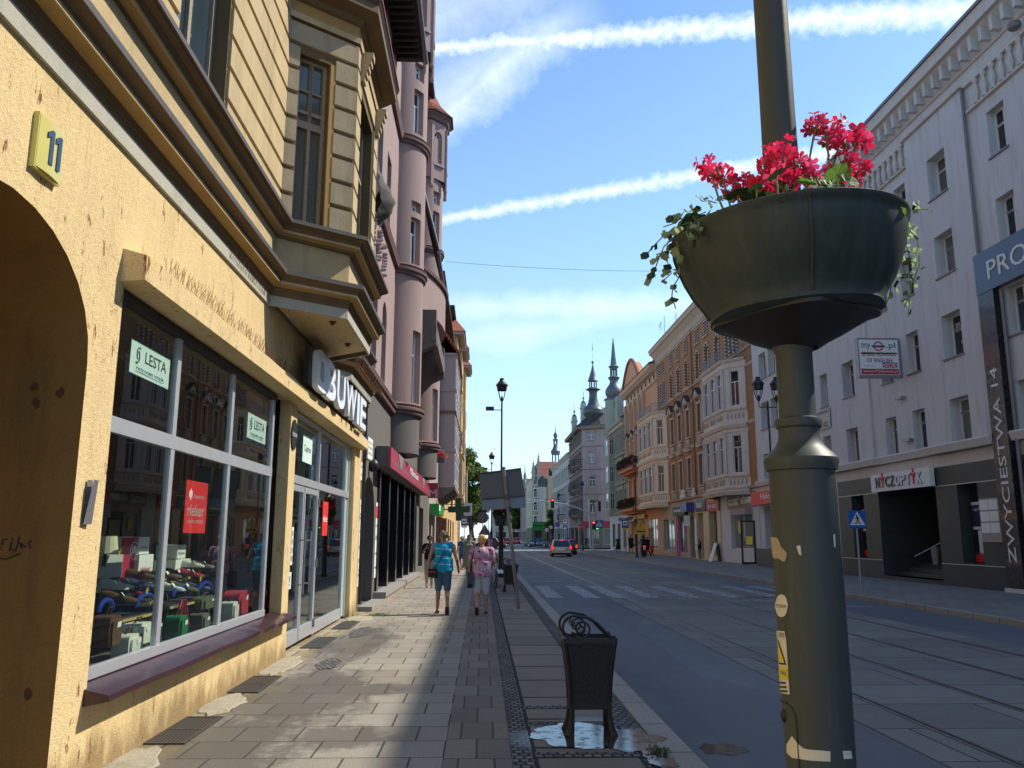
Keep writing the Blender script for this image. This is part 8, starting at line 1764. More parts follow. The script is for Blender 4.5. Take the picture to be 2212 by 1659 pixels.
# == vehicles
simple('tyre', (.012, .012, .013), .8); simple('car_glass', (.01, .013, .016), .05, 0, .9)
def paint(n, c): return simple(n, c, .28, .3, .5, var=.03, coat=.8)
def car(name, lab, x, y, rz, pm, wagon=True, L=4.45, Wd=1.72, H=1.48, brake=True, z=-.105, s=1.0):
 t = thing(name, lab, 'car', (0, 0, 0)); h = L/2; w2 = Wd/2
 sec = [(-h, .86, .42, .62), (-h+.06, .95, .30, .86), (-h+.3, 1.0, .24, .93), (-h+1.2, 1.0, .2, .93), (0, 1.0, .2, .93), (h-1.3, 1.0, .2, .90), (h-.5, .96, .24, .80), (h-.1, .88, .3, .66), (h, .78, .38, .55)]
 m = MB(); V = []
 for (yy, k, zb, zs_) in sec:
  a = w2*k
  V += [(-a*.9, yy, zb), (-a, yy, zb+.12), (-a, yy, (zb+zs_)/2+.05), (-a*.93, yy, zs_), (a*.93, yy, zs_), (a, yy, (zb+zs_)/2+.05), (a, yy, zb+.12), (a*.9, yy, zb)]
 F_ = [tuple(range(8)), tuple(range((len(sec)-1)*8, len(sec)*8))]
 for i in range(len(sec)-1):
  for j in range(8): q = (j+1) % 8; F_.append((i*8+j, i*8+q, i*8+8+q, i*8+8+j))
 m.add(V, F_); m.build('body', pm, t, 40)
 rb = (-h+.12, -h+.42) if wagon else (-h+.75, -h+1.25)
 g = [(rb[0], .92), (rb[1], H-.03), (.55, H-.02), (1.25, .92)]
 m = MB(); a, b_ = w2*.93, w2*.72
 V = [(-a, g[0][0], .9), (a, g[0][0], .9), (b_, g[1][0], g[1][1]), (-b_, g[1][0], g[1][1]), (-a, g[3][0], .9), (a, g[3][0], .9), (b_, g[2][0], g[2][1]), (-b_, g[2][0], g[2][1])]
 m.add(V, [(0, 1, 2, 3), (4, 5, 6, 7), (0, 3, 7, 4), (1, 2, 6, 5)]); m.build('glasshouse', 'car_glass', t)
 m = MB(); m.hexa([(-b_-.01, g[1][0]-.04, H-.05), (b_+.01, g[1][0]-.04, H-.05), (b_+.01, g[2][0]+.03, H-.05), (-b_-.01, g[2][0]+.03, H-.05)], [(-b_*.9, g[1][0]+.1, H), (b_*.9, g[1][0]+.1, H), (b_*.9, g[2][0]-.15, H), (-b_*.9, g[2][0]-.15, H)]); m.build('roof', pm, t)
 m = MB()
 for sx in (-1, 1):
  for P, Q_ in (((a, g[0][0], .9), (b_, g[1][0], H-.04)), ((a, g[3][0], .9), (b_, g[2][0], H-.04)), ((a, -.1, .9), (b_, -.1, H-.04))): m.tube([(sx*P[0], P[1], P[2]), (sx*Q_[0], Q_[1], Q_[2])], .04, 5)
 m.build('pillars', pm, t)
 for sx in (-1, 1):
  for yy in (-h+.85, h-.85):
   m = MB(); xa = sx*(w2-.20); xb = sx*(w2+.01); V = []; n = 18
   for q in range(n): a2 = 2*math.pi*q/n; V += [(xa, yy+.31*math.cos(a2), .31+.31*math.sin(a2)), (xb, yy+.31*math.cos(a2), .31+.31*math.sin(a2))]
   m.add(V, [(2*q, 2*q+1, (2*q+3) % (2*n), (2*q+2) % (2*n)) for q in range(n)]+[tuple(range(0, 2*n, 2)), tuple(range(1, 2*n, 2))]); wh = m.build('wheel', 'tyre', t)
   m = MB(); m.prism([(yy+.19*math.cos(q*.7854), .31+.19*math.sin(q*.7854)) for q in range(8)], xb, xb+sx*.012, 0); m.build('rim', 'silver_frame', wh)
  m = MB(); m.box(sx*(w2*.93)-.09, sx*(w2*.93)+.09, -h-.0, -h+.12, .66, .95); m.build('tail_light', 'brake_light' if brake else 'sign_red', t)
  m = MB(); m.box(sx*.62-.13, sx*.62+.13, h-.14, h-.03, .56, .70); m.build('headlight', 'letter_white', t)
  m = MB(); m.box(sx*(w2+.08)-.09, sx*(w2+.08)+.09, .72, .86, .92, 1.06); m.build('mirror', pm, t)
 m = MB(); m.box(-.8, .8, -h-.05, -h+.1, .36, .55); m.build('bumper', pm, t); m = MB(); m.box(-.26, .26, -h-.062, -h-.02, .58, .69); m.build('number_plate', 'white_paint', t); m = MB(); m.box(-.84, .84, -h-.03, h-.1, .18, .34); m.build('underside', 'tyre', t)
 if brake: m = MB(); m.box(-.2, .2, g[1][0]-.06, g[1][0]+.02, H-.09, H-.05); m.build('high_brake_light', 'brake_light', t)
 t.location = (x, y, z); t.rotation_euler = (0, 0, rz); t.scale = (s, s, s); return t
paint('champagne', (.42, .38, .32)); paint('dark_blue_paint', (.012, .018, .04)); paint('car_red', (.30, .01, .015)); paint('car_black', (.008, .008, .01)); paint('car_grey', (.20, .23, .24)); paint('car_white', (.6, .6, .6))
car('estate_car', 'champagne silver estate car braking on the tram tracks', 7.05, 75.5, R(-2), 'champagne')
car('dark_car', 'dark blue car just ahead of the silver estate car', 8.5, 84, R(-2), 'dark_blue_paint')
car('red_car', 'darker red car far up the street, left of the two', onY(1096, 1150, 175)[0], 178, 0, 'car_red'); car('red_car', 'bright red car far up the street with lit tail lights, right of the two', onY(1116, 1150, 182)[0], 184, 0, 'car_red', False)
car('parked_car', 'black parked car by the left kerb behind the planter lamp', -.4+.9, 50, R(180), 'car_black', False, brake=False) if False else car('parked_car', 'black car emerging at the left kerb near the crossing', 1.0, 114, R(80), 'car_black', False, brake=False)
car('parked_car', 'grey green car parked on the corner island beyond the crossing', onY(1163, 1150, 140)[0], 142, R(70), 'car_grey', False, brake=False)
car('white_van', 'small pale car far away on the left of the red cars', onY(1066, 1150, 220)[0], 220, 0, 'car_white')
# == people: one continuous remeshed body, clothes as children
simple('skin', (.42, .22, .15), .6, var=.06); simple('skin_tan', (.34, .165, .11), .6, var=.06)
def fuse(mb, name, mat, par, vox=.012, sm=4, label=None):
 me = bpy.data.meshes.new(name); me.from_pydata(mb.v, [], mb.f); o = bpy.data.objects.new(name, me); COL.objects.link(o)
 r = o.modifiers.new('r', 'REMESH'); r.mode = 'VOXEL'; r.voxel_size = vox; s = o.modifiers.new('s', 'SMOOTH'); s.iterations = sm; s.factor = .5
 dg = bpy.context.evaluated_depsgraph_get(); nm = bpy.data.meshes.new_from_object(o.evaluated_get(dg)); bpy.data.objects.remove(o); bpy.data.meshes.remove(me)
 nm.name = name; nm.polygons.foreach_set('use_smooth', [True]*len(nm.polygons)); nm.materials.clear(); nm.materials.append(MATS[mat]); ob2 = bpy.data.objects.new(name, nm); COL.objects.link(ob2); ob2.parent = par; return ob2
def cap(m, a, b_, ra, rb, n=10): m.tube([a, b_], [ra, rb], n); m.ball(a, ra, n, 6); m.ball(b_, rb, n, 6)
def person(lab, x, y, face, H=1.72, skin='skin', build=1.0, top=('shirt', None), bottom=('shorts', None), hair=None, legs=None, arms=None, sleeve=.0, vox=.014, hairlen=0, topz=.50, shoes='black', female=False, extra=None, z=0, hem=.27, group=None):
 t = thing('person', lab, 'person', (0, 0, 0)); k = H/1.72; B = build
 L = legs or {'l': ((-.1, .0, .90), (-.1, .03, .48), (-.1, -.02, .09), 0), 'r': ((.1, .0, .90), (.1, .03, .48), (.1, -.02, .09), 0)}
 A = arms or {'l': ((-.19, 0, 1.40), (-.25, -.02, 1.12), (-.25, .08, .88)), 'r': ((.19, 0, 1.40), (.25, -.02, 1.12), (.25, .08, .88))}
 S = lambda p: (p[0]*k, p[1]*k, p[2]*k)
 def torso(m, g):
  m.ball(S((0, 0, .98)), ((.155*B+g)*k, (.115*B+g)*k, (.15+g)*k), 14, 10); m.ball(S((0, .0, 1.13)), ((.14*B+g)*k, (.10*B+g)*k, (.17+g)*k), 14, 10); m.ball(S((0, -.005, 1.30)), ((.165*B+g)*k, (.105*B+g)*k, (.16+g)*k), 14, 10)
  cap(m, S((-.14*B, 0, 1.40)), S((.14*B, 0, 1.40)), (.062+g)*k, (.062+g)*k)
  if female: m.ball(S((-.07, .085, 1.27)), (.065+g)*k, 8, 6); m.ball(S((.07, .085, 1.27)), (.065+g)*k, 8, 6)
 m = MB(); torso(m, 0); cap(m, S((0, -.01, 1.42)), S((0, .01, 1.52)), .055*k, .05*k)
 m.ball(S((0, .015, 1.615)), (.076*k, .092*k, .105*k), 14, 10); m.ball(S((0, .04, 1.555)), (.052*k, .055*k, .05*k), 10, 7); m.ball(S((0, .11, 1.60)), (.012*k, .02*k, .022*k), 6, 5)
 for sx in (-1, 1): m.ball(S((sx*.078, .0, 1.60)), (.012*k, .02*k, .03*k), 6, 5)
 for s_, (hp, kn, an, ft) in L.items():
  cap(m, S(hp), S(kn), .082*k*B, .055*k); cap(m, S(kn), S(an), .056*k, .036*k); c = Vector(kn)*.7+Vector(an)*.3; m.ball(S((c.x, c.y-.018, c.z)), (.052*k, .05*k, .1*k), 8, 6)
  d = Vector((0, math.cos(ft), math.sin(ft)))*.15; cap(m, S((an[0], an[1]-.03, an[2]-.03)), S((an[0], an[1]+d.y, an[2]-.045+d.z)), .036*k, .03*k)
 for s_, (sh, el, wr) in A.items():
  cap(m, S(sh), S(el), .047*k*B, .037*k); cap(m, S(el), S(wr), .037*k, .026*k); d = (Vector(wr)-Vector(el)).normalized(); w_ = Vector(wr); n = d.cross(Vector((1, 0, 0))).normalized(); px = Vector((0, 1, 0)) if abs(d.z) > .5 else Vector((1, 0, 0))
  cap(m, S(w_), S(w_+d*.07), .028*k, .03*k)
  for q in range(4): f0 = w_+d*.07+px*(-.026+.0175*q); f1 = f0+d*(.065-.006*abs(q-1.5))+Vector((-.01 if s_ == 'r' else .01, .01, 0)); cap(m, S(f0), S(f1), .0095*k, .008*k, 6)
  th = w_+d*.02+px*.03; cap(m, S(th), S(th+d*.045+px*.02), .011*k, .009*k, 6)
 fuse(m, 'body', skin, t, vox, 3)
 if top:
  m = MB(); torso(m, .016); zb = topz
  if sleeve:
   for s_, (sh, el, wr) in A.items(): e = Vector(sh).lerp(Vector(el), min(1, sleeve)); cap(m, S(sh), S(e), .066*k*B, .056*k); (cap(m, S(el), S(Vector(el).lerp(Vector(wr), sleeve-1)), .052*k, .042*k) if sleeve > 1 else None)
  if top[0] == 'dress':
   m.lathe([(.17*k, 1.05*k), (.21*k, .85*k), (.27*k, .6*k), (.31*k, .35*k)], (0, 0, 0), 20, sc=(1, .8))
  else: m.lathe([((.165*B+.02)*k, 1.15*k), ((.175*B+.018)*k, .98*k), ((.18*B+.02)*k, topz*k+.3*k)], (0, 0, 0), 20, sc=(1, .74))
  fuse(m, top[0], top[1], t, vox*1.05, 2)
 if bottom:
  m = MB()
  for s_, (hp, kn, an, ft) in L.items():
   hp_, kn_ = Vector(hp), Vector(kn)
   if bottom[0] in ('trousers', 'jeans'): cap(m, S(hp_), S(kn_), .098*k*B, .068*k); cap(m, S(kn_), S(an), .07*k, .058*k)
   else: cap(m, S(hp_), S(hp_.lerp(kn_, hem and (1-hem) or .75)), .1*k*B, .08*k)
  m.ball(S((0, 0, .97)), (.165*B*k, .125*B*k, .12*k), 12, 8); fuse(m, bottom[0], bottom[1], t, vox*1.05, 2)
 if hair:
  m = MB(); random.seed(int(x*10+y))
  m.ball(S((0, -.008, 1.645)), (.086*k, .1*k, .09*k), 12, 8)
  for q in range(46 if hairlen < 2 else 24):
   a = random.uniform(0, 6.28); e2 = random.uniform(-.1, 1.4); r = .085 if hairlen else .075; p = Vector((r*math.cos(a)*math.cos(e2), -.01+1.12*r*math.sin(a)*math.cos(e2), 1.64+.085*math.sin(e2)))
   if p.y > .045 and p.z < 1.68: continue
   m.ball(S(p), (.02+.012*hairlen)*k, 6, 4)
  if hairlen >= 2: m.ball(S((0, -.05, 1.54)), (.08*k, .05*k, .13*k), 10, 7)
  o = fuse(m, 'hair', hair, t, vox*.9, 1)
 for s_, (hp, kn, an, ft) in L.items():
  m = MB(); d = Vector((0, math.cos(ft), math.sin(ft))); a0 = Vector((an[0], an[1]-.045, an[2]-.055)); n = Vector((0, -math.sin(ft), math.cos(ft)))
  P = [(-.035, -.03), (-.045, .05), (-.04, .16), (-.0, .205), (.04, .16), (.042, .05), (.035, -.03)]
  m.add([S(a0+d*q+Vector((p_, 0, 0))+n*zz) for zz in (-.012, .012) for p_, q in P], [tuple(range(7)), tuple(range(7, 14))]+[(i, (i+1) % 7, 7+(i+1) % 7, 7+i) for i in range(7)])
  m.tube([S(a0+d*.05+Vector((-.04, 0, 0))), S(a0+d*.07+n*.05), S(a0+d*.05+Vector((.04, 0, 0)))], .012*k, 5); m.tube([S(a0+Vector((-.035, 0, 0))), S(a0+n*.06-d*.02), S(a0+Vector((.035, 0, 0)))], .011*k, 5); m.build('shoe', shoes, t)
 if face_details: fd(t, k)
 if extra: extra(t, k, S)
 t.location = (x, y, z); t.rotation_euler = (0, 0, face)
 if group: t['group'] = group
 return t
face_details = True
def fd(t, k):
 m = MB()
 for sx in (-1, 1): m.ball((sx*.03*k, .100*k, 1.628*k), (.011*k, .006*k, .007*k), 6, 4)
 m.build('eyes', 'black', t); m = MB(); m.ball((0, .098*k, 1.556*k), (.02*k, .006*k, .005*k), 6, 4); m.build('mouth', 'crimson', t)
simple('hair_grey', (.16, .13, .10), .8, var=.3); simple('hair_blonde', (.55, .34, .13), .7, var=.35, scale=60); simple('hair_dark', (.03, .014, .012), .6, var=.3); simple('hair_brown', (.12, .055, .025), .7, var=.3)
simple('denim', (.07, .12, .19), .85, var=.45, scale=6); simple('white_cotton', (.52, .50, .56), .8, var=.06); simple('beige_cotton', (.36, .31, .24), .85, var=.08); simple('sage_cloth', (.26, .28, .20), .85, var=.35, scale=14); simple('red_sandal', (.12, .012, .015), .6); simple('black_cloth', (.012, .012, .014), .9); simple('blue_cloth', (.05, .12, .3), .8)
m, nt, N, L, b = nodes('turquoise_stripes'); setb(b, .85, 0, .2); v = coord(nt, world=False); s = N.new('ShaderNodeSeparateXYZ'); L.new(v, s.inputs[0])
z_ = mth(nt, 'ADD', s.outputs[2], mth(nt, 'MULTIPLY', s.outputs[0], .08)); fr_ = mth(nt, 'FRACT', mth(nt, 'MULTIPLY', z_, 6.2)); st_ = ramp(nt, fr_, [(.0, 0.0), (.42, 0.0), (.46, 1.0), (.56, 1.0), (.60, 0.0)]); st_ = mth(nt, 'MULTIPLY', st_, ramp(nt, nz(nt, coord(nt, (3, 3, 1)), 14, 4, .7), [(.38, 0.0), (.55, 1.0)]))
L.new(mixc(nt, st_, mixc(nt, nz(nt, v, 60, 3, .5), (.01, .24, .42), (.015, .32, .52)), (.35, .55, .62)), b.inputs['Base Color'])
m, nt, N, L, b = nodes('pink_floral'); setb(b, .85, 0, .2); v = coord(nt, world=False); vo = N.new('ShaderNodeTexVoronoi'); vo.inputs['Scale'].default_value = 15; wob = N.new('ShaderNodeVectorMath'); wob.operation = 'ADD'; nn = N.new('ShaderNodeTexNoise'); nn.inputs['Scale'].default_value = 16; L.new(v, nn.inputs['Vector']); sc_ = N.new('ShaderNodeVectorMath'); sc_.operation = 'SCALE'; sc_.inputs['Scale'].default_value = .09; L.new(nn.outputs['Color'], sc_.inputs[0]); L.new(v, wob.inputs[0]); L.new(sc_.outputs[0], wob.inputs[1]); L.new(wob.outputs[0], vo.inputs['Vector'])
sp2_ = N.new('ShaderNodeSeparateColor'); L.new(vo.outputs['Color'], sp2_.inputs[0]); cA = ramp(nt, sp2_.outputs[0], [(.0, (.62, .05, .26)), (.42, (.62, .05, .26)), (.44, (.60, .50, .55)), (.72, (.60, .50, .55)), (.74, (.55, .16, .32)), (.88, (.04, .02, .04))]); L.new(mixc(nt, ramp(nt, vo.outputs['Distance'], [(.3, 0.0), (.5, 1.0)]), cA, (.50, .30, .40)), b.inputs['Base Color'])
WALK = {'l': ((-.09, .0, .90), (-.09, .05, .48), (-.1, .10, .085), 0), 'r': ((.09, .0, .90), (.1, .03, .47), (.1, -.30, .20), -1.0)}
WALK2 = {'l': ((-.09, .0, .90), (-.1, .02, .47), (-.1, -.32, .21), -1.0), 'r': ((.09, .0, .90), (.09, .05, .48), (.1, .08, .085), 0)}
def manx(t, k, S):
 m = MB(); m.tube([S((.12, .09, 1.46)), S((.14, -.02, 1.47)), S((.04, -.14, 1.30)), S((-.1, -.155, 1.08)), S((-.2, -.1, .93))], .014, 5); m.build('strap', 'blue_ink', t)
 m = MB(); m.hexa([S(p) for p in ((-.30, -.16, .76), (-.12, -.2, .74), (-.1, -.08, .74), (-.27, -.02, .76))], [S(p) for p in ((-.32, -.15, .93), (-.13, -.2, .94), (-.12, -.08, .94), (-.28, -.02, .93))]); g = m.build('shoulder_bag', 'black_cloth', t)
 m = MB(); m.tube([S((-.30, -.165, .87)), S((-.16, -.2, .87))], .012, 4); m.build('red_trim', 'sign_red', g)
mx_, my_ = onG(955, 1326)[:2]
person('man in turquoise striped sleeveless shirt and denim shorts walking away with a crossbody bag', mx_, my_, R(3), 1.76, 'skin_tan', 1.15, ('sleeveless_shirt', 'turquoise_stripes'), ('shorts', 'denim'), 'hair_grey', WALK, {'l': ((-.21, 0, 1.40), (-.29, -.06, 1.12), (-.30, -.0, .86)), 'r': ((.21, 0, 1.40), (.29, -.04, 1.13), (.33, .1, .92))}, vox=.011, topz=.58, hem=.12, extra=manx, shoes='red_sandal')
def womx(t, k, S):
 m = MB(); m.tube([S((-.15, .06, 1.46)), S((-.17, -.05, 1.47)), S((-.22, -.1, 1.2)), S((-.24, -.06, .92))], .012, 5); m.tube([S((-.15, .06, 1.44)), S((-.22, .08, 1.2)), S((-.25, .05, .92))], .012, 5); m.build('strap', 'black_cloth', t)
 m = MB(); m.prism([(-.13*k, .93*k), (.12*k, .93*k), (.17*k, .66*k), (.1*k, .58*k), (-.12*k, .58*k), (-.18*k, .66*k)], -.32*k, -.20*k, 0); m.build('shoulder_bag', 'dark_metal', t)
wx_, wy_ = onG(1040, 1327)[:2]
person('woman with curly blonde hair in pink floral blouse and white capris walking away', wx_, wy_, R(0), 1.66, 'skin', 1.22, ('blouse', 'pink_floral'), ('capris', 'white_cotton'), 'hair_blonde', WALK2, {'l': ((-.2, 0, 1.40), (-.29, -.03, 1.12), (-.27, .05, .86)), 'r': ((.2, 0, 1.40), (.28, .0, 1.14), (.2, .2, 1.05))}, sleeve=.65, vox=.011, topz=.52, hem=.01, hairlen=1, extra=womx, shoes='red_sandal')
def sung(t, k, S):
 m = MB(); m.tube([S((-.075, .06, 1.63)), S((-.06, .1, 1.63)), S((.06, .1, 1.63)), S((.075, .06, 1.63))], .008, 4); m.ball(S((-.033, .105, 1.628)), (.028, .008, .02), 8, 5); m.ball(S((.033, .105, 1.628)), (.028, .008, .02), 8, 5); m.build('sunglasses', 'black', t)
HOLD = {'l': ((-.18, 0, 1.40), (-.25, .02, 1.15), (-.13, .16, 1.33)), 'r': ((.18, 0, 1.40), (.25, .02, 1.15), (.13, .16, 1.33))}
dx_, dy_ = onG(927, 1270)[:2]
person('woman in sunglasses, black cardigan and beige trousers walking towards the camera by the wall', dx_, dy_, R(180), 1.66, 'skin', 1.0, ('cardigan', 'black_cloth'), ('trousers', 'beige_cotton'), 'hair_dark', WALK, HOLD, sleeve=.9, vox=.013, topz=.66, hairlen=1, female=True, extra=sung)
gx_, gy_ = -.55, 36.0
person('woman in a long pale green dress walking towards the camera behind the couple', gx_, gy_, R(180), 1.70, 'skin', 1.0, ('dress', 'sage_cloth'), None, 'hair_brown', WALK2, sleeve=.3, vox=.016, hairlen=1, female=True)
person('blonde person in a grey blue top left of the woman in the green dress', -1.0, 42, R(170), 1.62, 'skin', 1.0, ('top', 'blue_cloth'), ('shorts', 'denim'), 'hair_blonde', WALK, sleeve=.4, vox=.02, hairlen=2)
person('woman in white top with black cardigan and dark trousers near the orange shop front', -1.75, 44, R(180), 1.65, 'skin', 1.0, ('top', 'white_cotton'), ('trousers', 'black_cloth'), 'hair_brown', WALK, sleeve=.5, vox=.02, hairlen=1, female=True)
def capx(t, k, S):
 m = MB(); m.ball(S((0, 0, 1.68)), (.09, .1, .06), 8, 6); m.box(-.06, .06, .08, .17, 1.66*k, 1.68*k); m.build('cap', 'white_cotton', t)
person('person in white cap and black clothes by the left kerb behind the blonde woman', .05, 46, R(180), 1.72, 'skin', 1.1, ('shirt', 'black_cloth'), ('trousers', 'black_cloth'), None, WALK, sleeve=.5, vox=.02, extra=capx)
for i, (u, y, c, fc, lb) in enumerate(((1050+8, 62, 'pink_floral', 180, 'person in pink at the left kerb under the back of the tilted sign'), (1003, 88, 'white_cotton', 0, 'distant person in white on the left pavement near the bus stop'), (1010, 96, 'blue_cloth', 10, 'distant person in blue on the left pavement'), (1017, 104, 'white_cotton', 0, 'distant person in white farther along the left pavement, right of the one in blue'), (1024, 110, 'black_cloth', 0, 'distant dark clad person on the left pavement near the crossing'))):
 person(lb, onY(u, 1150, y)[0], y, R(fc), 1.7, 'skin', 1.0, ('shirt', c), ('trousers', 'denim' if i % 2 else 'black_cloth'), 'hair_brown', WALK, sleeve=.5, vox=.03)
def shop(t, k, S): m = MB(); m.hexa([S(p) for p in ((.22, -.05, .62), (.34, -.05, .62), (.34, .12, .62), (.22, .12, .62))], [S(p) for p in ((.22, -.03, .88), (.32, -.03, .88), (.32, .1, .88), (.22, .1, .88))]); m.build('carrier_bag', 'black_cloth', t)
def rp(u, v): a = onG(u, v); return a[0], a[1]
person('woman in a black dress walking on the right pavement by the cream shop', onY(1335, 1170, 87)[0], 87, R(180), 1.66, 'skin', 1.05, ('dress', 'black_cloth'), None, 'hair_blonde', WALK, sleeve=.2, vox=.025, female=True)
person('man in black shorts and shirt walking away with a carrier bag behind the bus stop', onY(1362.5, 1170, 84)[0], 84, R(0), 1.8, 'skin', 1.15, ('shirt', 'black_cloth'), ('shorts', 'black_cloth'), 'hair_dark', WALK, sleeve=.6, vox=.025, extra=shop, hem=.1)
person('woman in dark top standing beyond the motorcycle on the right pavement', onY(1398.5, 1170, 73)[0], 73, R(20), 1.66, 'skin', 1.1, ('top', 'black_cloth'), ('trousers', 'black_cloth'), 'hair_brown', WALK, sleeve=.4, vox=.025)
person('small child in a red shirt beside the motorcycle', onY(1408, 1175, 71)[0], 71, R(0), 1.08, 'skin', 1.15, ('shirt', 'sign_red'), ('trousers', 'black_cloth'), 'hair_brown', WALK, sleeve=.6, vox=.022)
person('woman in black sleeveless top and jeans standing at the cream doorway', 15.75, 60.2, R(75), 1.68, 'skin', 1.0, ('top', 'black_cloth'), ('jeans', 'denim'), 'hair_blonde', None, {'l': ((-.18, 0, 1.40), (-.22, .06, 1.15), (-.15, .28, 1.1)), 'r': ((.18, 0, 1.40), (.22, -.04, 1.14), (.2, .06, .9))}, vox=.02, hairlen=1, shoes='white_card')
for i, (u, y, lb) in enumerate(((1226, 118, 'distant dark person at the far corner by the mauve house, left one'), (1290-24, 116, 'distant dark person at the far corner right of the stop sign pole'), (1156, 140, 'distant person in violet on the island beyond the crossing'), (1214, 120, 'distant person in pink left of the dark one at the far corner'))): person(lb, onY(u, 1150, y)[0], y, 0, 1.7, 'skin', 1, ('shirt', ('black_cloth', 'black_cloth', 'blue_cloth', 'pink_floral')[i]), ('trousers', 'black_cloth'), 'hair_dark', WALK, sleeve=.5, vox=.035)
mt = thing('motorcycle', 'dark red motorcycle seen from behind with lit tail light', 'motorcycle', (0, 0, 0)); m = MB()
def wheelm(m, yy, r): m.tube([(0, yy+r*math.cos(q*.3927), r+.06+r*math.sin(q*.3927)) for q in range(17)], .065, 8)
for yy in (-.7, .72): m = MB(); wheelm(m, yy, .27); m.build('wheel', 'tyre', mt, True)
m = MB(); m.ball((0, .1, .85), (.17, .32, .17), 10, 8); m.ball((0, -.62, .88), (.12, .2, .09), 10, 6); m.box(-.1, .1, -.75, -.5, .55, .85); m.build('body', 'car_red', mt, True)
m = MB(); m.box(-.16, .16, -.2, .3, .35, .7); m.tube([(0, .72, .33), (0, .5, 1.0)], .05, 6); m.tube([(-.36, .3, 1.08), (0, .5, 1.02), (.36, .3, 1.08)], .02, 6); m.tube([(.17, .2, .35), (.19, -.8, .5)], .05, 8); m.build('engine', 'dark_metal', mt); m = MB(); m.box(-.13, .13, -.5, -.05, .86, .95); m.build('saddle', 'black', mt)
m = MB(); m.box(-.1, .1, -.86, -.8, .84, .92); m.build('tail_light', 'brake_light', mt); m = MB(); m.box(-.09, .09, -.85, -.84, .62, .78); m.build('number_plate', 'white_paint', mt)
mX = onY(1390, 1180, 69)[0]; mt.location = (mX, 69, 0); mt.rotation_euler = (0, 0, R(-5))
def helm(t, k, S): m = MB(); m.ball(S((0, .02, 1.63)), (.135, .155, .15), 12, 8); m.build('helmet', 'black', t, True)
person('helmeted rider in dark clothes sitting on the red motorcycle', mX, 68.85, R(-5), 1.74, 'skin', 1.2, ('jacket', 'black_cloth'), ('trousers', 'black_cloth'), None, {'l': ((-.12, .0, .93), (-.24, .36, .75), (-.22, .1, .33), 0), 'r': ((.12, .0, .93), (.24, .36, .75), (.22, .1, .33), 0)}, {'l': ((-.2, 0, 1.40), (-.32, .14, 1.15), (-.33, .38, 1.12)), 'r': ((.2, 0, 1.40), (.32, .14, 1.15), (.33, .38, 1.12))}, sleeve=1.9, vox=.025, extra=helm)
# == shop window: goods behind the glass
def notice(name, lab, s, z, w_, h_, mat, txts, d=GD-.0145, cat='poster'):
 t = thing(name, lab, cat, (-2.7+d, s, z-h_/2)); m = MB(L1); m.box(s-w_/2, s+w_/2, d, d+.005, z-h_/2, z+h_/2); m.build('sheet', mat, t)
 for (b_, ds, dz, ww, hh, mt) in txts: text(b_, L1, s+ds, d+.0055, z+dz, w=ww, h=hh, ext=.001, mat=mt, parent=t, bold=.01)
 return t
def lesta(s, z, w_, h_, lab):
 t = notice('brand_notice', lab, s, z, w_, h_, 'mint_paper', [('LESTA', .10*w_/.8, .04*h_/.3, w_*.56, h_*.36, 'dark_green_ink'), ('TWÓJ DOBRY WYBÓR', 0, -.09*h_/.3, w_*.72, h_*.14, 'dark_green_ink')]); m = MB(L1); c = (s-w_*.33, z+.03*h_/.3)
 for q in range(2):
  P_ = [(c[0]+(-1)**q*.018+h_*.16*math.cos(a), GD-.008, c[1]+(-1)**q*.012+h_*.2*math.sin(a)) for a in [math.pi*(.35+q)+i*.34 for i in range(10)]]; m.tube(P_, .007*h_/.3, 5)
 m.box(s-w_*.36, s+w_*.36, GD-.0085, GD-.0075, z-h_*.4, z-h_*.385); m.build('emblem', 'dark_green_ink', t)
lesta(6.9, 3.06, .82, .27, 'larger pale green notice lettered LESTA in the first upper pane'); lesta(10.25, 2.95, .84, .3, 'smaller looking pale green notice lettered LESTA in the third upper pane')
notice('brand_notice', 'pale green notice lettered Caprice in the pane above the shop door', 13.25, 3.0, .7, .42, 'mint_paper', [('Caprice', 0, .0, .5, .14, 'dark_green_ink')])
t = thing('window_lettering', 'thin dark lettering Jana on the middle upper pane', 'lettering', (-2.8, 8.35, 2.9)); text('Jana', L1, 8.6, GD-.02, 3.05, w=.66, h=.17, ext=.002, mat='black', parent=t)
t = notice('brand_poster', 'bright red poster lettered rieker hanging behind the middle lower pane', 8.26, 1.92, .62, .5, 'red_paper', [('rieker', .0, -.03, .48, .12, 'white_paint'), ('fashion by', .07, .1, .3, .05, 'white_paint'), ('ANTISTRESS', 0, -.14, .46, .03, 'white_paint')])
m = MB(L1); [m.ball((8.26-.18+dx, GD-.007, 2.04+dz), (.014, .002, .035), 6, 5) for dx, dz in ((0, .02), (-.03, 0), (.03, 0), (0, -.03))]; m.build('lily_emblem', 'white_paint', t)
notice('brand_poster', 'red poster hanging behind the glass right of the shop door', 15.0, 1.95, .5, .6, 'red_paper', [('rieker', 0, 0, .4, .12, 'white_paint')])
notice('opening_hours', 'narrow white sheet with opening hours behind the left door leaf', 12.5, 1.5, .12, .55, 'white_card', [('10\n18\n10\n18', 0, 0, .07, .45, 'black')]); notice('door_notice', 'small mint notice low on the left door leaf', 12.45, 1.0, .2, .24, 'mint_paper', [('!', 0, 0, .05, .15, 'black')])
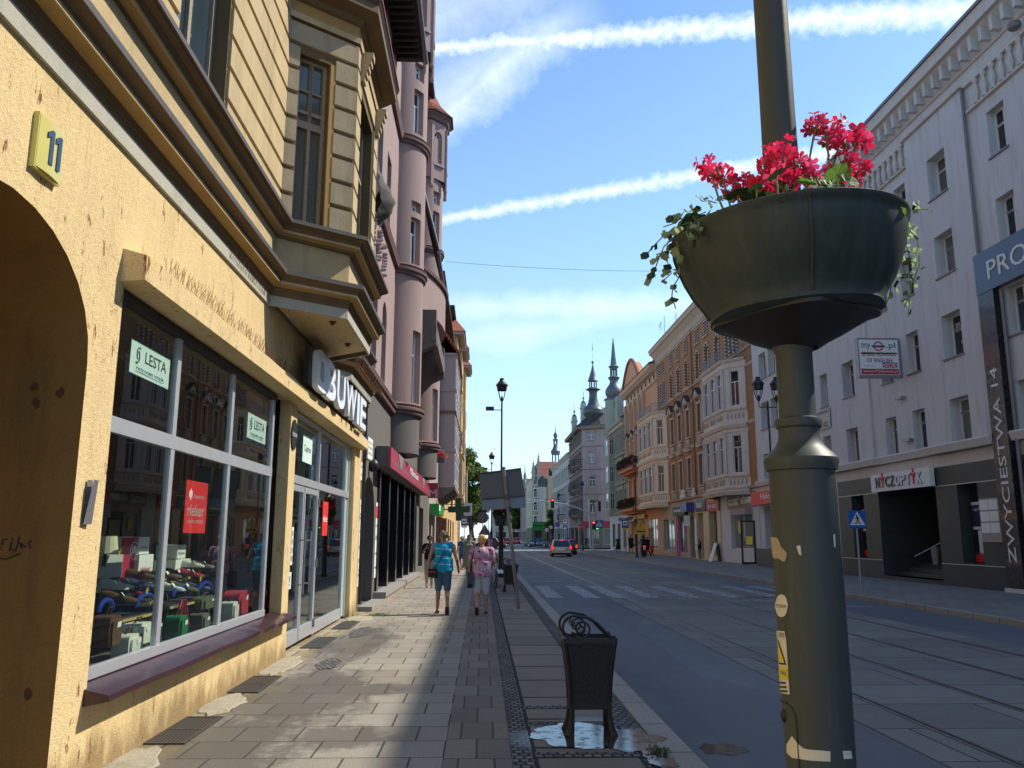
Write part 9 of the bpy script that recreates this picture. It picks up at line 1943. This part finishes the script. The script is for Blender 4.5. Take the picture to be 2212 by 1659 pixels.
simple('carton', (.42, .45, .42), .8, var=.05); simple('gold_box', (.45, .33, .10), .7, var=.1); simple('leather_brown', (.10, .05, .025), .5, var=.3); simple('leather_black', (.015, .014, .014), .4); simple('leather_red', (.30, .02, .03), .45, var=.2); simple('leather_olive', (.10, .11, .05), .5, var=.3); simple('bag_white', (.60, .62, .52), .6, var=.05); simple('bag_green', (.01, .16, .05), .5); simple('case_red', (.38, .03, .05), .55, var=.1); simple('case_olive', (.12, .13, .09), .6, var=.1); simple('plastic_blue', (.01, .04, .30), .3); simple('leather_navy', (.02, .03, .08), .5); simple('table_dark', (.05, .045, .04), .7); simple('daisy', (.75, .55, .03), .6); simple('lampshade', (.55, .55, .38), .7)
FZ = .62
def at(s, d, z): return (-2.7+d, s, z)
def GG(u0, u1, v0, v1, X): a = onX(u0, v1, X); b2 = onX(u1, v1, X); return a[0], b2[0], a[1], onX((u0+u1)/2, v0, X)[1]
for i, (s0, s1, d0, d1, h, lab) in enumerate(((6.9, 8.2, -.75, -.42, .93, 'low dark display table in the first shop window bay'), (8.6, 10.0, -.75, -.42, .95, 'low dark display table in the second shop window bay'), (7.4, 9.2, -1.3, -.8, 1.16, 'stepped display bench at the back of the first bay'), (9.6, 10.9, -1.3, -.8, 1.16, 'stepped display bench at the back of the second bay'))):
 t = thing('display_table', lab, 'table', at((s0+s1)/2, (d0+d1)/2, FZ)); m = MB(L1); m.box(s0, s1, d0, d1, h-.03, h); m.build('tabletop', 'bag_white' if i > 1 else 'table_dark', t)
 m = MB(L1); m.box(s0, s1, d1+.001, d1+.012, h-.028, h-.005); m.build('edge_strip', 'gold_box', t)
 for a in (s0+.04, s1-.07):
  for b_ in (d0+.03, d1-.06): m = MB(L1); m.box(a, a+.03, b_, b_+.03, FZ, h-.031); m.build('leg', 'table_dark', t)
def gbox(name, lab, u0, u1, v0, v1, X, mat, txt=None, tm='sign_red', dp=.25, tz=.4):
 s0, s1, z0, z1 = GG(u0, u1, v0, v1, X); d = X+2.7; t = thing(name, lab, 'box' if name != 'banner' else 'banner', at((s0+s1)/2, d, z0)); m = MB(L1); m.box(s0, s1, d-dp, d, z0, z1); m.build('carton', mat, t)
 if txt: text(txt, L1, (s0+s1)/2, d+.001, z0+(z1-z0)*tz, w=(s1-s0)*.75, h=(z1-z0)*.2, ext=.002, mat=tm, parent=t)
 return t, s0, s1, z0, z1
gbox('shoe_box', 'white box lettered rieker, upper one beside the crimson banner', 300, 321, 1160, 1197, -3.6, 'white_card', 'rieker'); gbox('shoe_box', 'white box lettered rieker, lower larger one beside the crimson banner', 297, 328, 1198, 1250, -3.58, 'white_card', 'rieker')
gbox('shoe_box', 'grey carton under the table lamp at the left edge of the window', 222, 262, 1199, 1250, -3.5, 'carton'); gbox('shoe_box', 'white box lettered with dark script in the second bay', 382, 400, 1177, 1207, -3.6, 'white_card', 'Dolomis', 'black'); gbox('shoe_box', 'large white carton below the script box in the second bay', 377, 409, 1208, 1247, -3.6, 'white_card')
for i in range(4): gbox('gold_shoe_box', 'gold shoe box, the %s one counted from the bottom of the stack' % ('first', 'second', 'third', 'fourth')[i], 425, 447, 1249-i*9.5, 1257-i*9.5, -3.6, 'gold_box')
t, s0, s1, z0, z1 = gbox('banner', 'crimson hanging banner with round white emblem behind the first pane', 260, 299, 1160, 1248, -3.62, 'crimson', dp=.02); c = ((s0+s1)/2+.05, (z0+z1)/2+.06)
m = MB(L1); m.tube([(c[0]+.1*math.cos(q*.524), -.915, c[1]+.09*math.sin(q*.524)) for q in range(13)], .006, 4); [m.ball((c[0]+a, -.915, c[1]+e2), (.018, .01, .045), 6, 4) for a, e2 in ((0, .02), (-.04, 0), (.04, 0))]; m.build('emblem', 'white_paint', t)
s0, s1, z0, z1 = GG(226, 250, 1158, 1196, -3.45); c = (s0+s1)/2; t = thing('table_lamp', 'table lamp with cream shade at the left edge of the shop window', 'lamp', at(c, -.75, z0-.1)); m = MB(L1); m.lathe([((s1-s0)*.5, z0), ((s1-s0)*.4, z1)], (c, -.8, 0), 16, cap=False); m.build('lamp_shade', 'lampshade', t); m = MB(L1); m.tube([(c, -.8, z0-.12), (c, -.8, z0+.05)], .02, 6); m.build('base', 'table_dark', t)
def shoe(lab, s, d, z, mat, rz=0, sc=1.0, tagc=True, sandal=False):
 t = thing('shoe', lab, 'shoe', (0, 0, 0)); m = MB(); n = 10; V = []; pr_ = [(-.13, .028, .075), (-.11, .034, .085), (-.06, .036, .08), (0, .036, .06), (.05, .042, .045), (.10, .042, .035), (.14, .025, .022)]
 for (yy, hw, zt) in pr_:
  for q in range(n): a = math.pi*q/(n-1); V.append((hw*math.cos(a), yy, .018+(zt-.0)*math.sin(a)**.7))
 m.add(V, [(i*n+j, i*n+j+1, (i+1)*n+j+1, (i+1)*n+j) for i in range(len(pr_)-1) for j in range(n-1)]+[tuple(range(n)), tuple(range((len(pr_)-1)*n, len(pr_)*n))]); m.build('upper', mat, t, True)
 m = MB(); m.prism([(-.03, -.135), (.03, -.135), (.037, -.05), (.044, .07), (.02, .15), (-.02, .15), (-.044, .07), (-.037, -.05)], 0, .02); m.build('sole', 'leather_black' if mat != 'leather_black' else 'gold_box', t)
 if tagc: m = MB(); m.quad((-.02, .02, .085), (.03, .03, .09), (.03, .06, .055), (-.02, .05, .05)); m.build('price_tag', 'white_card', t)
 t.location = at(s, d, z); t.rotation_euler = (0, 0, rz); t.scale = (sc,)*3; return t
random.seed(12); cl = [('leather_brown', 'brown'), ('leather_black', 'black'), ('leather_red', 'red'), ('bag_white', 'white'), ('leather_olive', 'olive'), ('leather_navy', 'navy')]
places = {'front left': (255, 1292, -3.2), 'front middle': (283, 1294, -3.22), 'front right': (310, 1290, -3.24), 'rear left': (243, 1266, -3.4), 'rear middle': (268, 1262, -3.42), 'rear right': (296, 1263, -3.44), 'upper left': (300, 1242, -3.5), 'upper right': (322, 1244, -3.5)}
for bay, off, dv in (('first', 0, 0), ('second', 112, -22)):
 for i, (pn, (u, v, X)) in enumerate(places.items()):
  s_, z_0 = onX(u+off, v+dv, X); mt_, cn = cl[(i+(3 if off else 0)) % 6]
  for q in (0, 1) if i % 2 else (0,): shoe('%s shoe with price tag, %s of the %s bay%s' % (cn, pn, bay, ', farther of its pair' if q else ''), s_+.13*q, X+2.7-.03*q, max(.935, z_0-.05), mt_, random.uniform(-1.9, -1.1), 1.15)
for (u0, u1, v0, v1, lab) in ((294, 330, 1283, 1312, 'second'), (213, 243, 1296, 1322, 'first'), (427, 458, 1258, 1284, 'fourth'), (374, 400, 1268, 1288, 'third')):
 s0, s1, z0, z1 = GG(u0, u1, v0, v1, -3.12); m = MB(L1); m.tube([((s0+s1)/2-(s1-s0)/2*math.cos(q*.349), -.42, z0+(z1-z0)*math.sin(q*.349)) for q in range(10)], .02, 8); solo('blue_hoop', m, 'plastic_blue', 'glossy blue display hoop, %s from the left along the window' % lab, 'hoop', at(s0, -.42, z0), smooth=True)
def bagg(lab, s, d, z, w_, h_, mat, round_=.3, group=None, name='handbag', cat='bag', handle=True, dp=.14):
 t = thing(name, lab, cat, at(s, d, z)); m = MB(L1); P_ = []
 for q in range(17): a = math.pi*q/16; P_.append((s+w_/2*math.copysign(abs(math.cos(a))**round_, math.cos(a)), z+h_*.35+h_*.65*abs(math.sin(a))**round_))
 P_ = [(s+w_*.42, z)]+P_+[(s-w_*.42, z)]; m.prism(P_, d-dp/2, d+dp/2, 1); m.build('body', mat, t)
 m = MB(L1); m.prism([((a-s)*.8+s, (c-z-h_*.5)*.8+z+h_*.45) for a, c in P_], d+dp/2, d+dp/2+.02, 1); m.build('front_pocket', mat, t)
 if handle: m = MB(L1); m.tube([(s-w_*.2, d, z+h_*.95), (s-w_*.12, d+.02, z+h_*1.25), (s+w_*.12, d+.02, z+h_*1.25), (s+w_*.2, d, z+h_*.95)], .008, 5); m.build('handle', 'leather_brown', t)
 m = MB(L1); m.quad((s-.02, d+dp/2+.025, z+h_*.6), (s+.05, d+dp/2+.025, z+h_*.62), (s+.05, d+dp/2+.027, z+h_*.8), (s-.02, d+dp/2+.027, z+h_*.78)); m.build('price_tag', 'white_card', t); return t
def bg(lab, u0, u1, v0, v1, X, mat, **k): s0, s1, z0, z1 = GG(u0, u1, v0, v1, X); return bagg(lab, (s0+s1)/2, X+2.7, z0, s1-s0, z1-z0, mat, **k)
bg('white handbag with tied scarf in the first bay', 275, 308, 1346, 1397, -3.0, 'bag_white'); bg('cream tote standing low on the window floor in the first bay', 256, 286, 1370, 1428, -2.98, 'bag_white'); bg('dark brown patterned bag at the left edge of the first bay', 213, 238, 1330, 1400, -3.0, 'leather_brown'); bg('green handbag on the window floor at the start of the second bay', 369, 386, 1330, 1384, -3.0, 'bag_green')
bg('olive handbag at the right end of the second bay display table', 421, 456, 1288, 1319, -3.1, 'leather_olive'); bg('grey green handbag standing in the middle of the second bay floor', 421, 436, 1325, 1366, -3.05, 'case_olive'); bg('small black satchel behind the white handbag', 312, 330, 1340, 1380, -3.05, 'leather_black')
for (u0, u1, v0, v1, mt_, n_) in ((496, 522, 1276, 1331, 'case_red', 'crimson suitcase, the left one of three'), (519, 541, 1272, 1329, 'case_olive', 'olive suitcase standing in the middle of three'), (543, 562, 1264, 1325, 'case_red', 'red suitcase, the right one of three')): bg(n_+' in the third window bay', u0, u1, v0, v1, -3.06, mt_, round_=.45, name='suitcase', cat='suitcase', dp=.2, handle=False)
bg('small cream bag beside the mullion of the third bay', 488, 499, 1300, 1342, -2.98, 'bag_white')
sA = onX(390, 1320, -3.05)[0]; m = MB(L1); [m.tube([(sA+.04*q, -.35, 1.0), (sA+.1*q-.1, -.34, .86-.03*q), (sA-.12+.12*q, -.33, .72)], .014, 5) for q in range(4)]; solo('red_strap', m, 'leather_red', 'red leather strap bundle hanging from the second display table', 'strap', at(sA, -.35, .7))
m = MB(L1)
for (u, v) in ((316, 1276), (392, 1308), (432, 1250), (258, 1192)):
 s, z = onX(u, v, -3.1); d = -.4
 for q in range(10): a = q*.628; m.quad((s, d, z), (s+.02*math.cos(a-.2), d+.008, z+.02*math.sin(a-.2)), (s+.045*math.cos(a), d+.01, z+.045*math.sin(a)), (s+.02*math.cos(a+.2), d+.008, z+.02*math.sin(a+.2)))
solo('artificial_daisies', m, 'daisy', 'yellow artificial daisies scattered among the shoes', 'flowers', at(7.5, -.3, 1.0))
GRP = {'shoe': 'shoes displayed in the shop window', 'box': 'boxes displayed in the shop window', 'suitcase': 'suitcases standing in the shop window', 'hoop': 'blue display hoops in the shop window', 'bag': 'bags displayed in the shop window', 'tree': 'trees along the street', 'car': 'cars on the street', 'table': 'display tables in the shop window', 'person': 'people on the pavements', 'bin': None}
for o in list(SC.objects):
 c = o.get('category')
 if o.parent is None and c in GRP and GRP[c] and 'group' not in o.keys(): o['group'] = GRP[c]
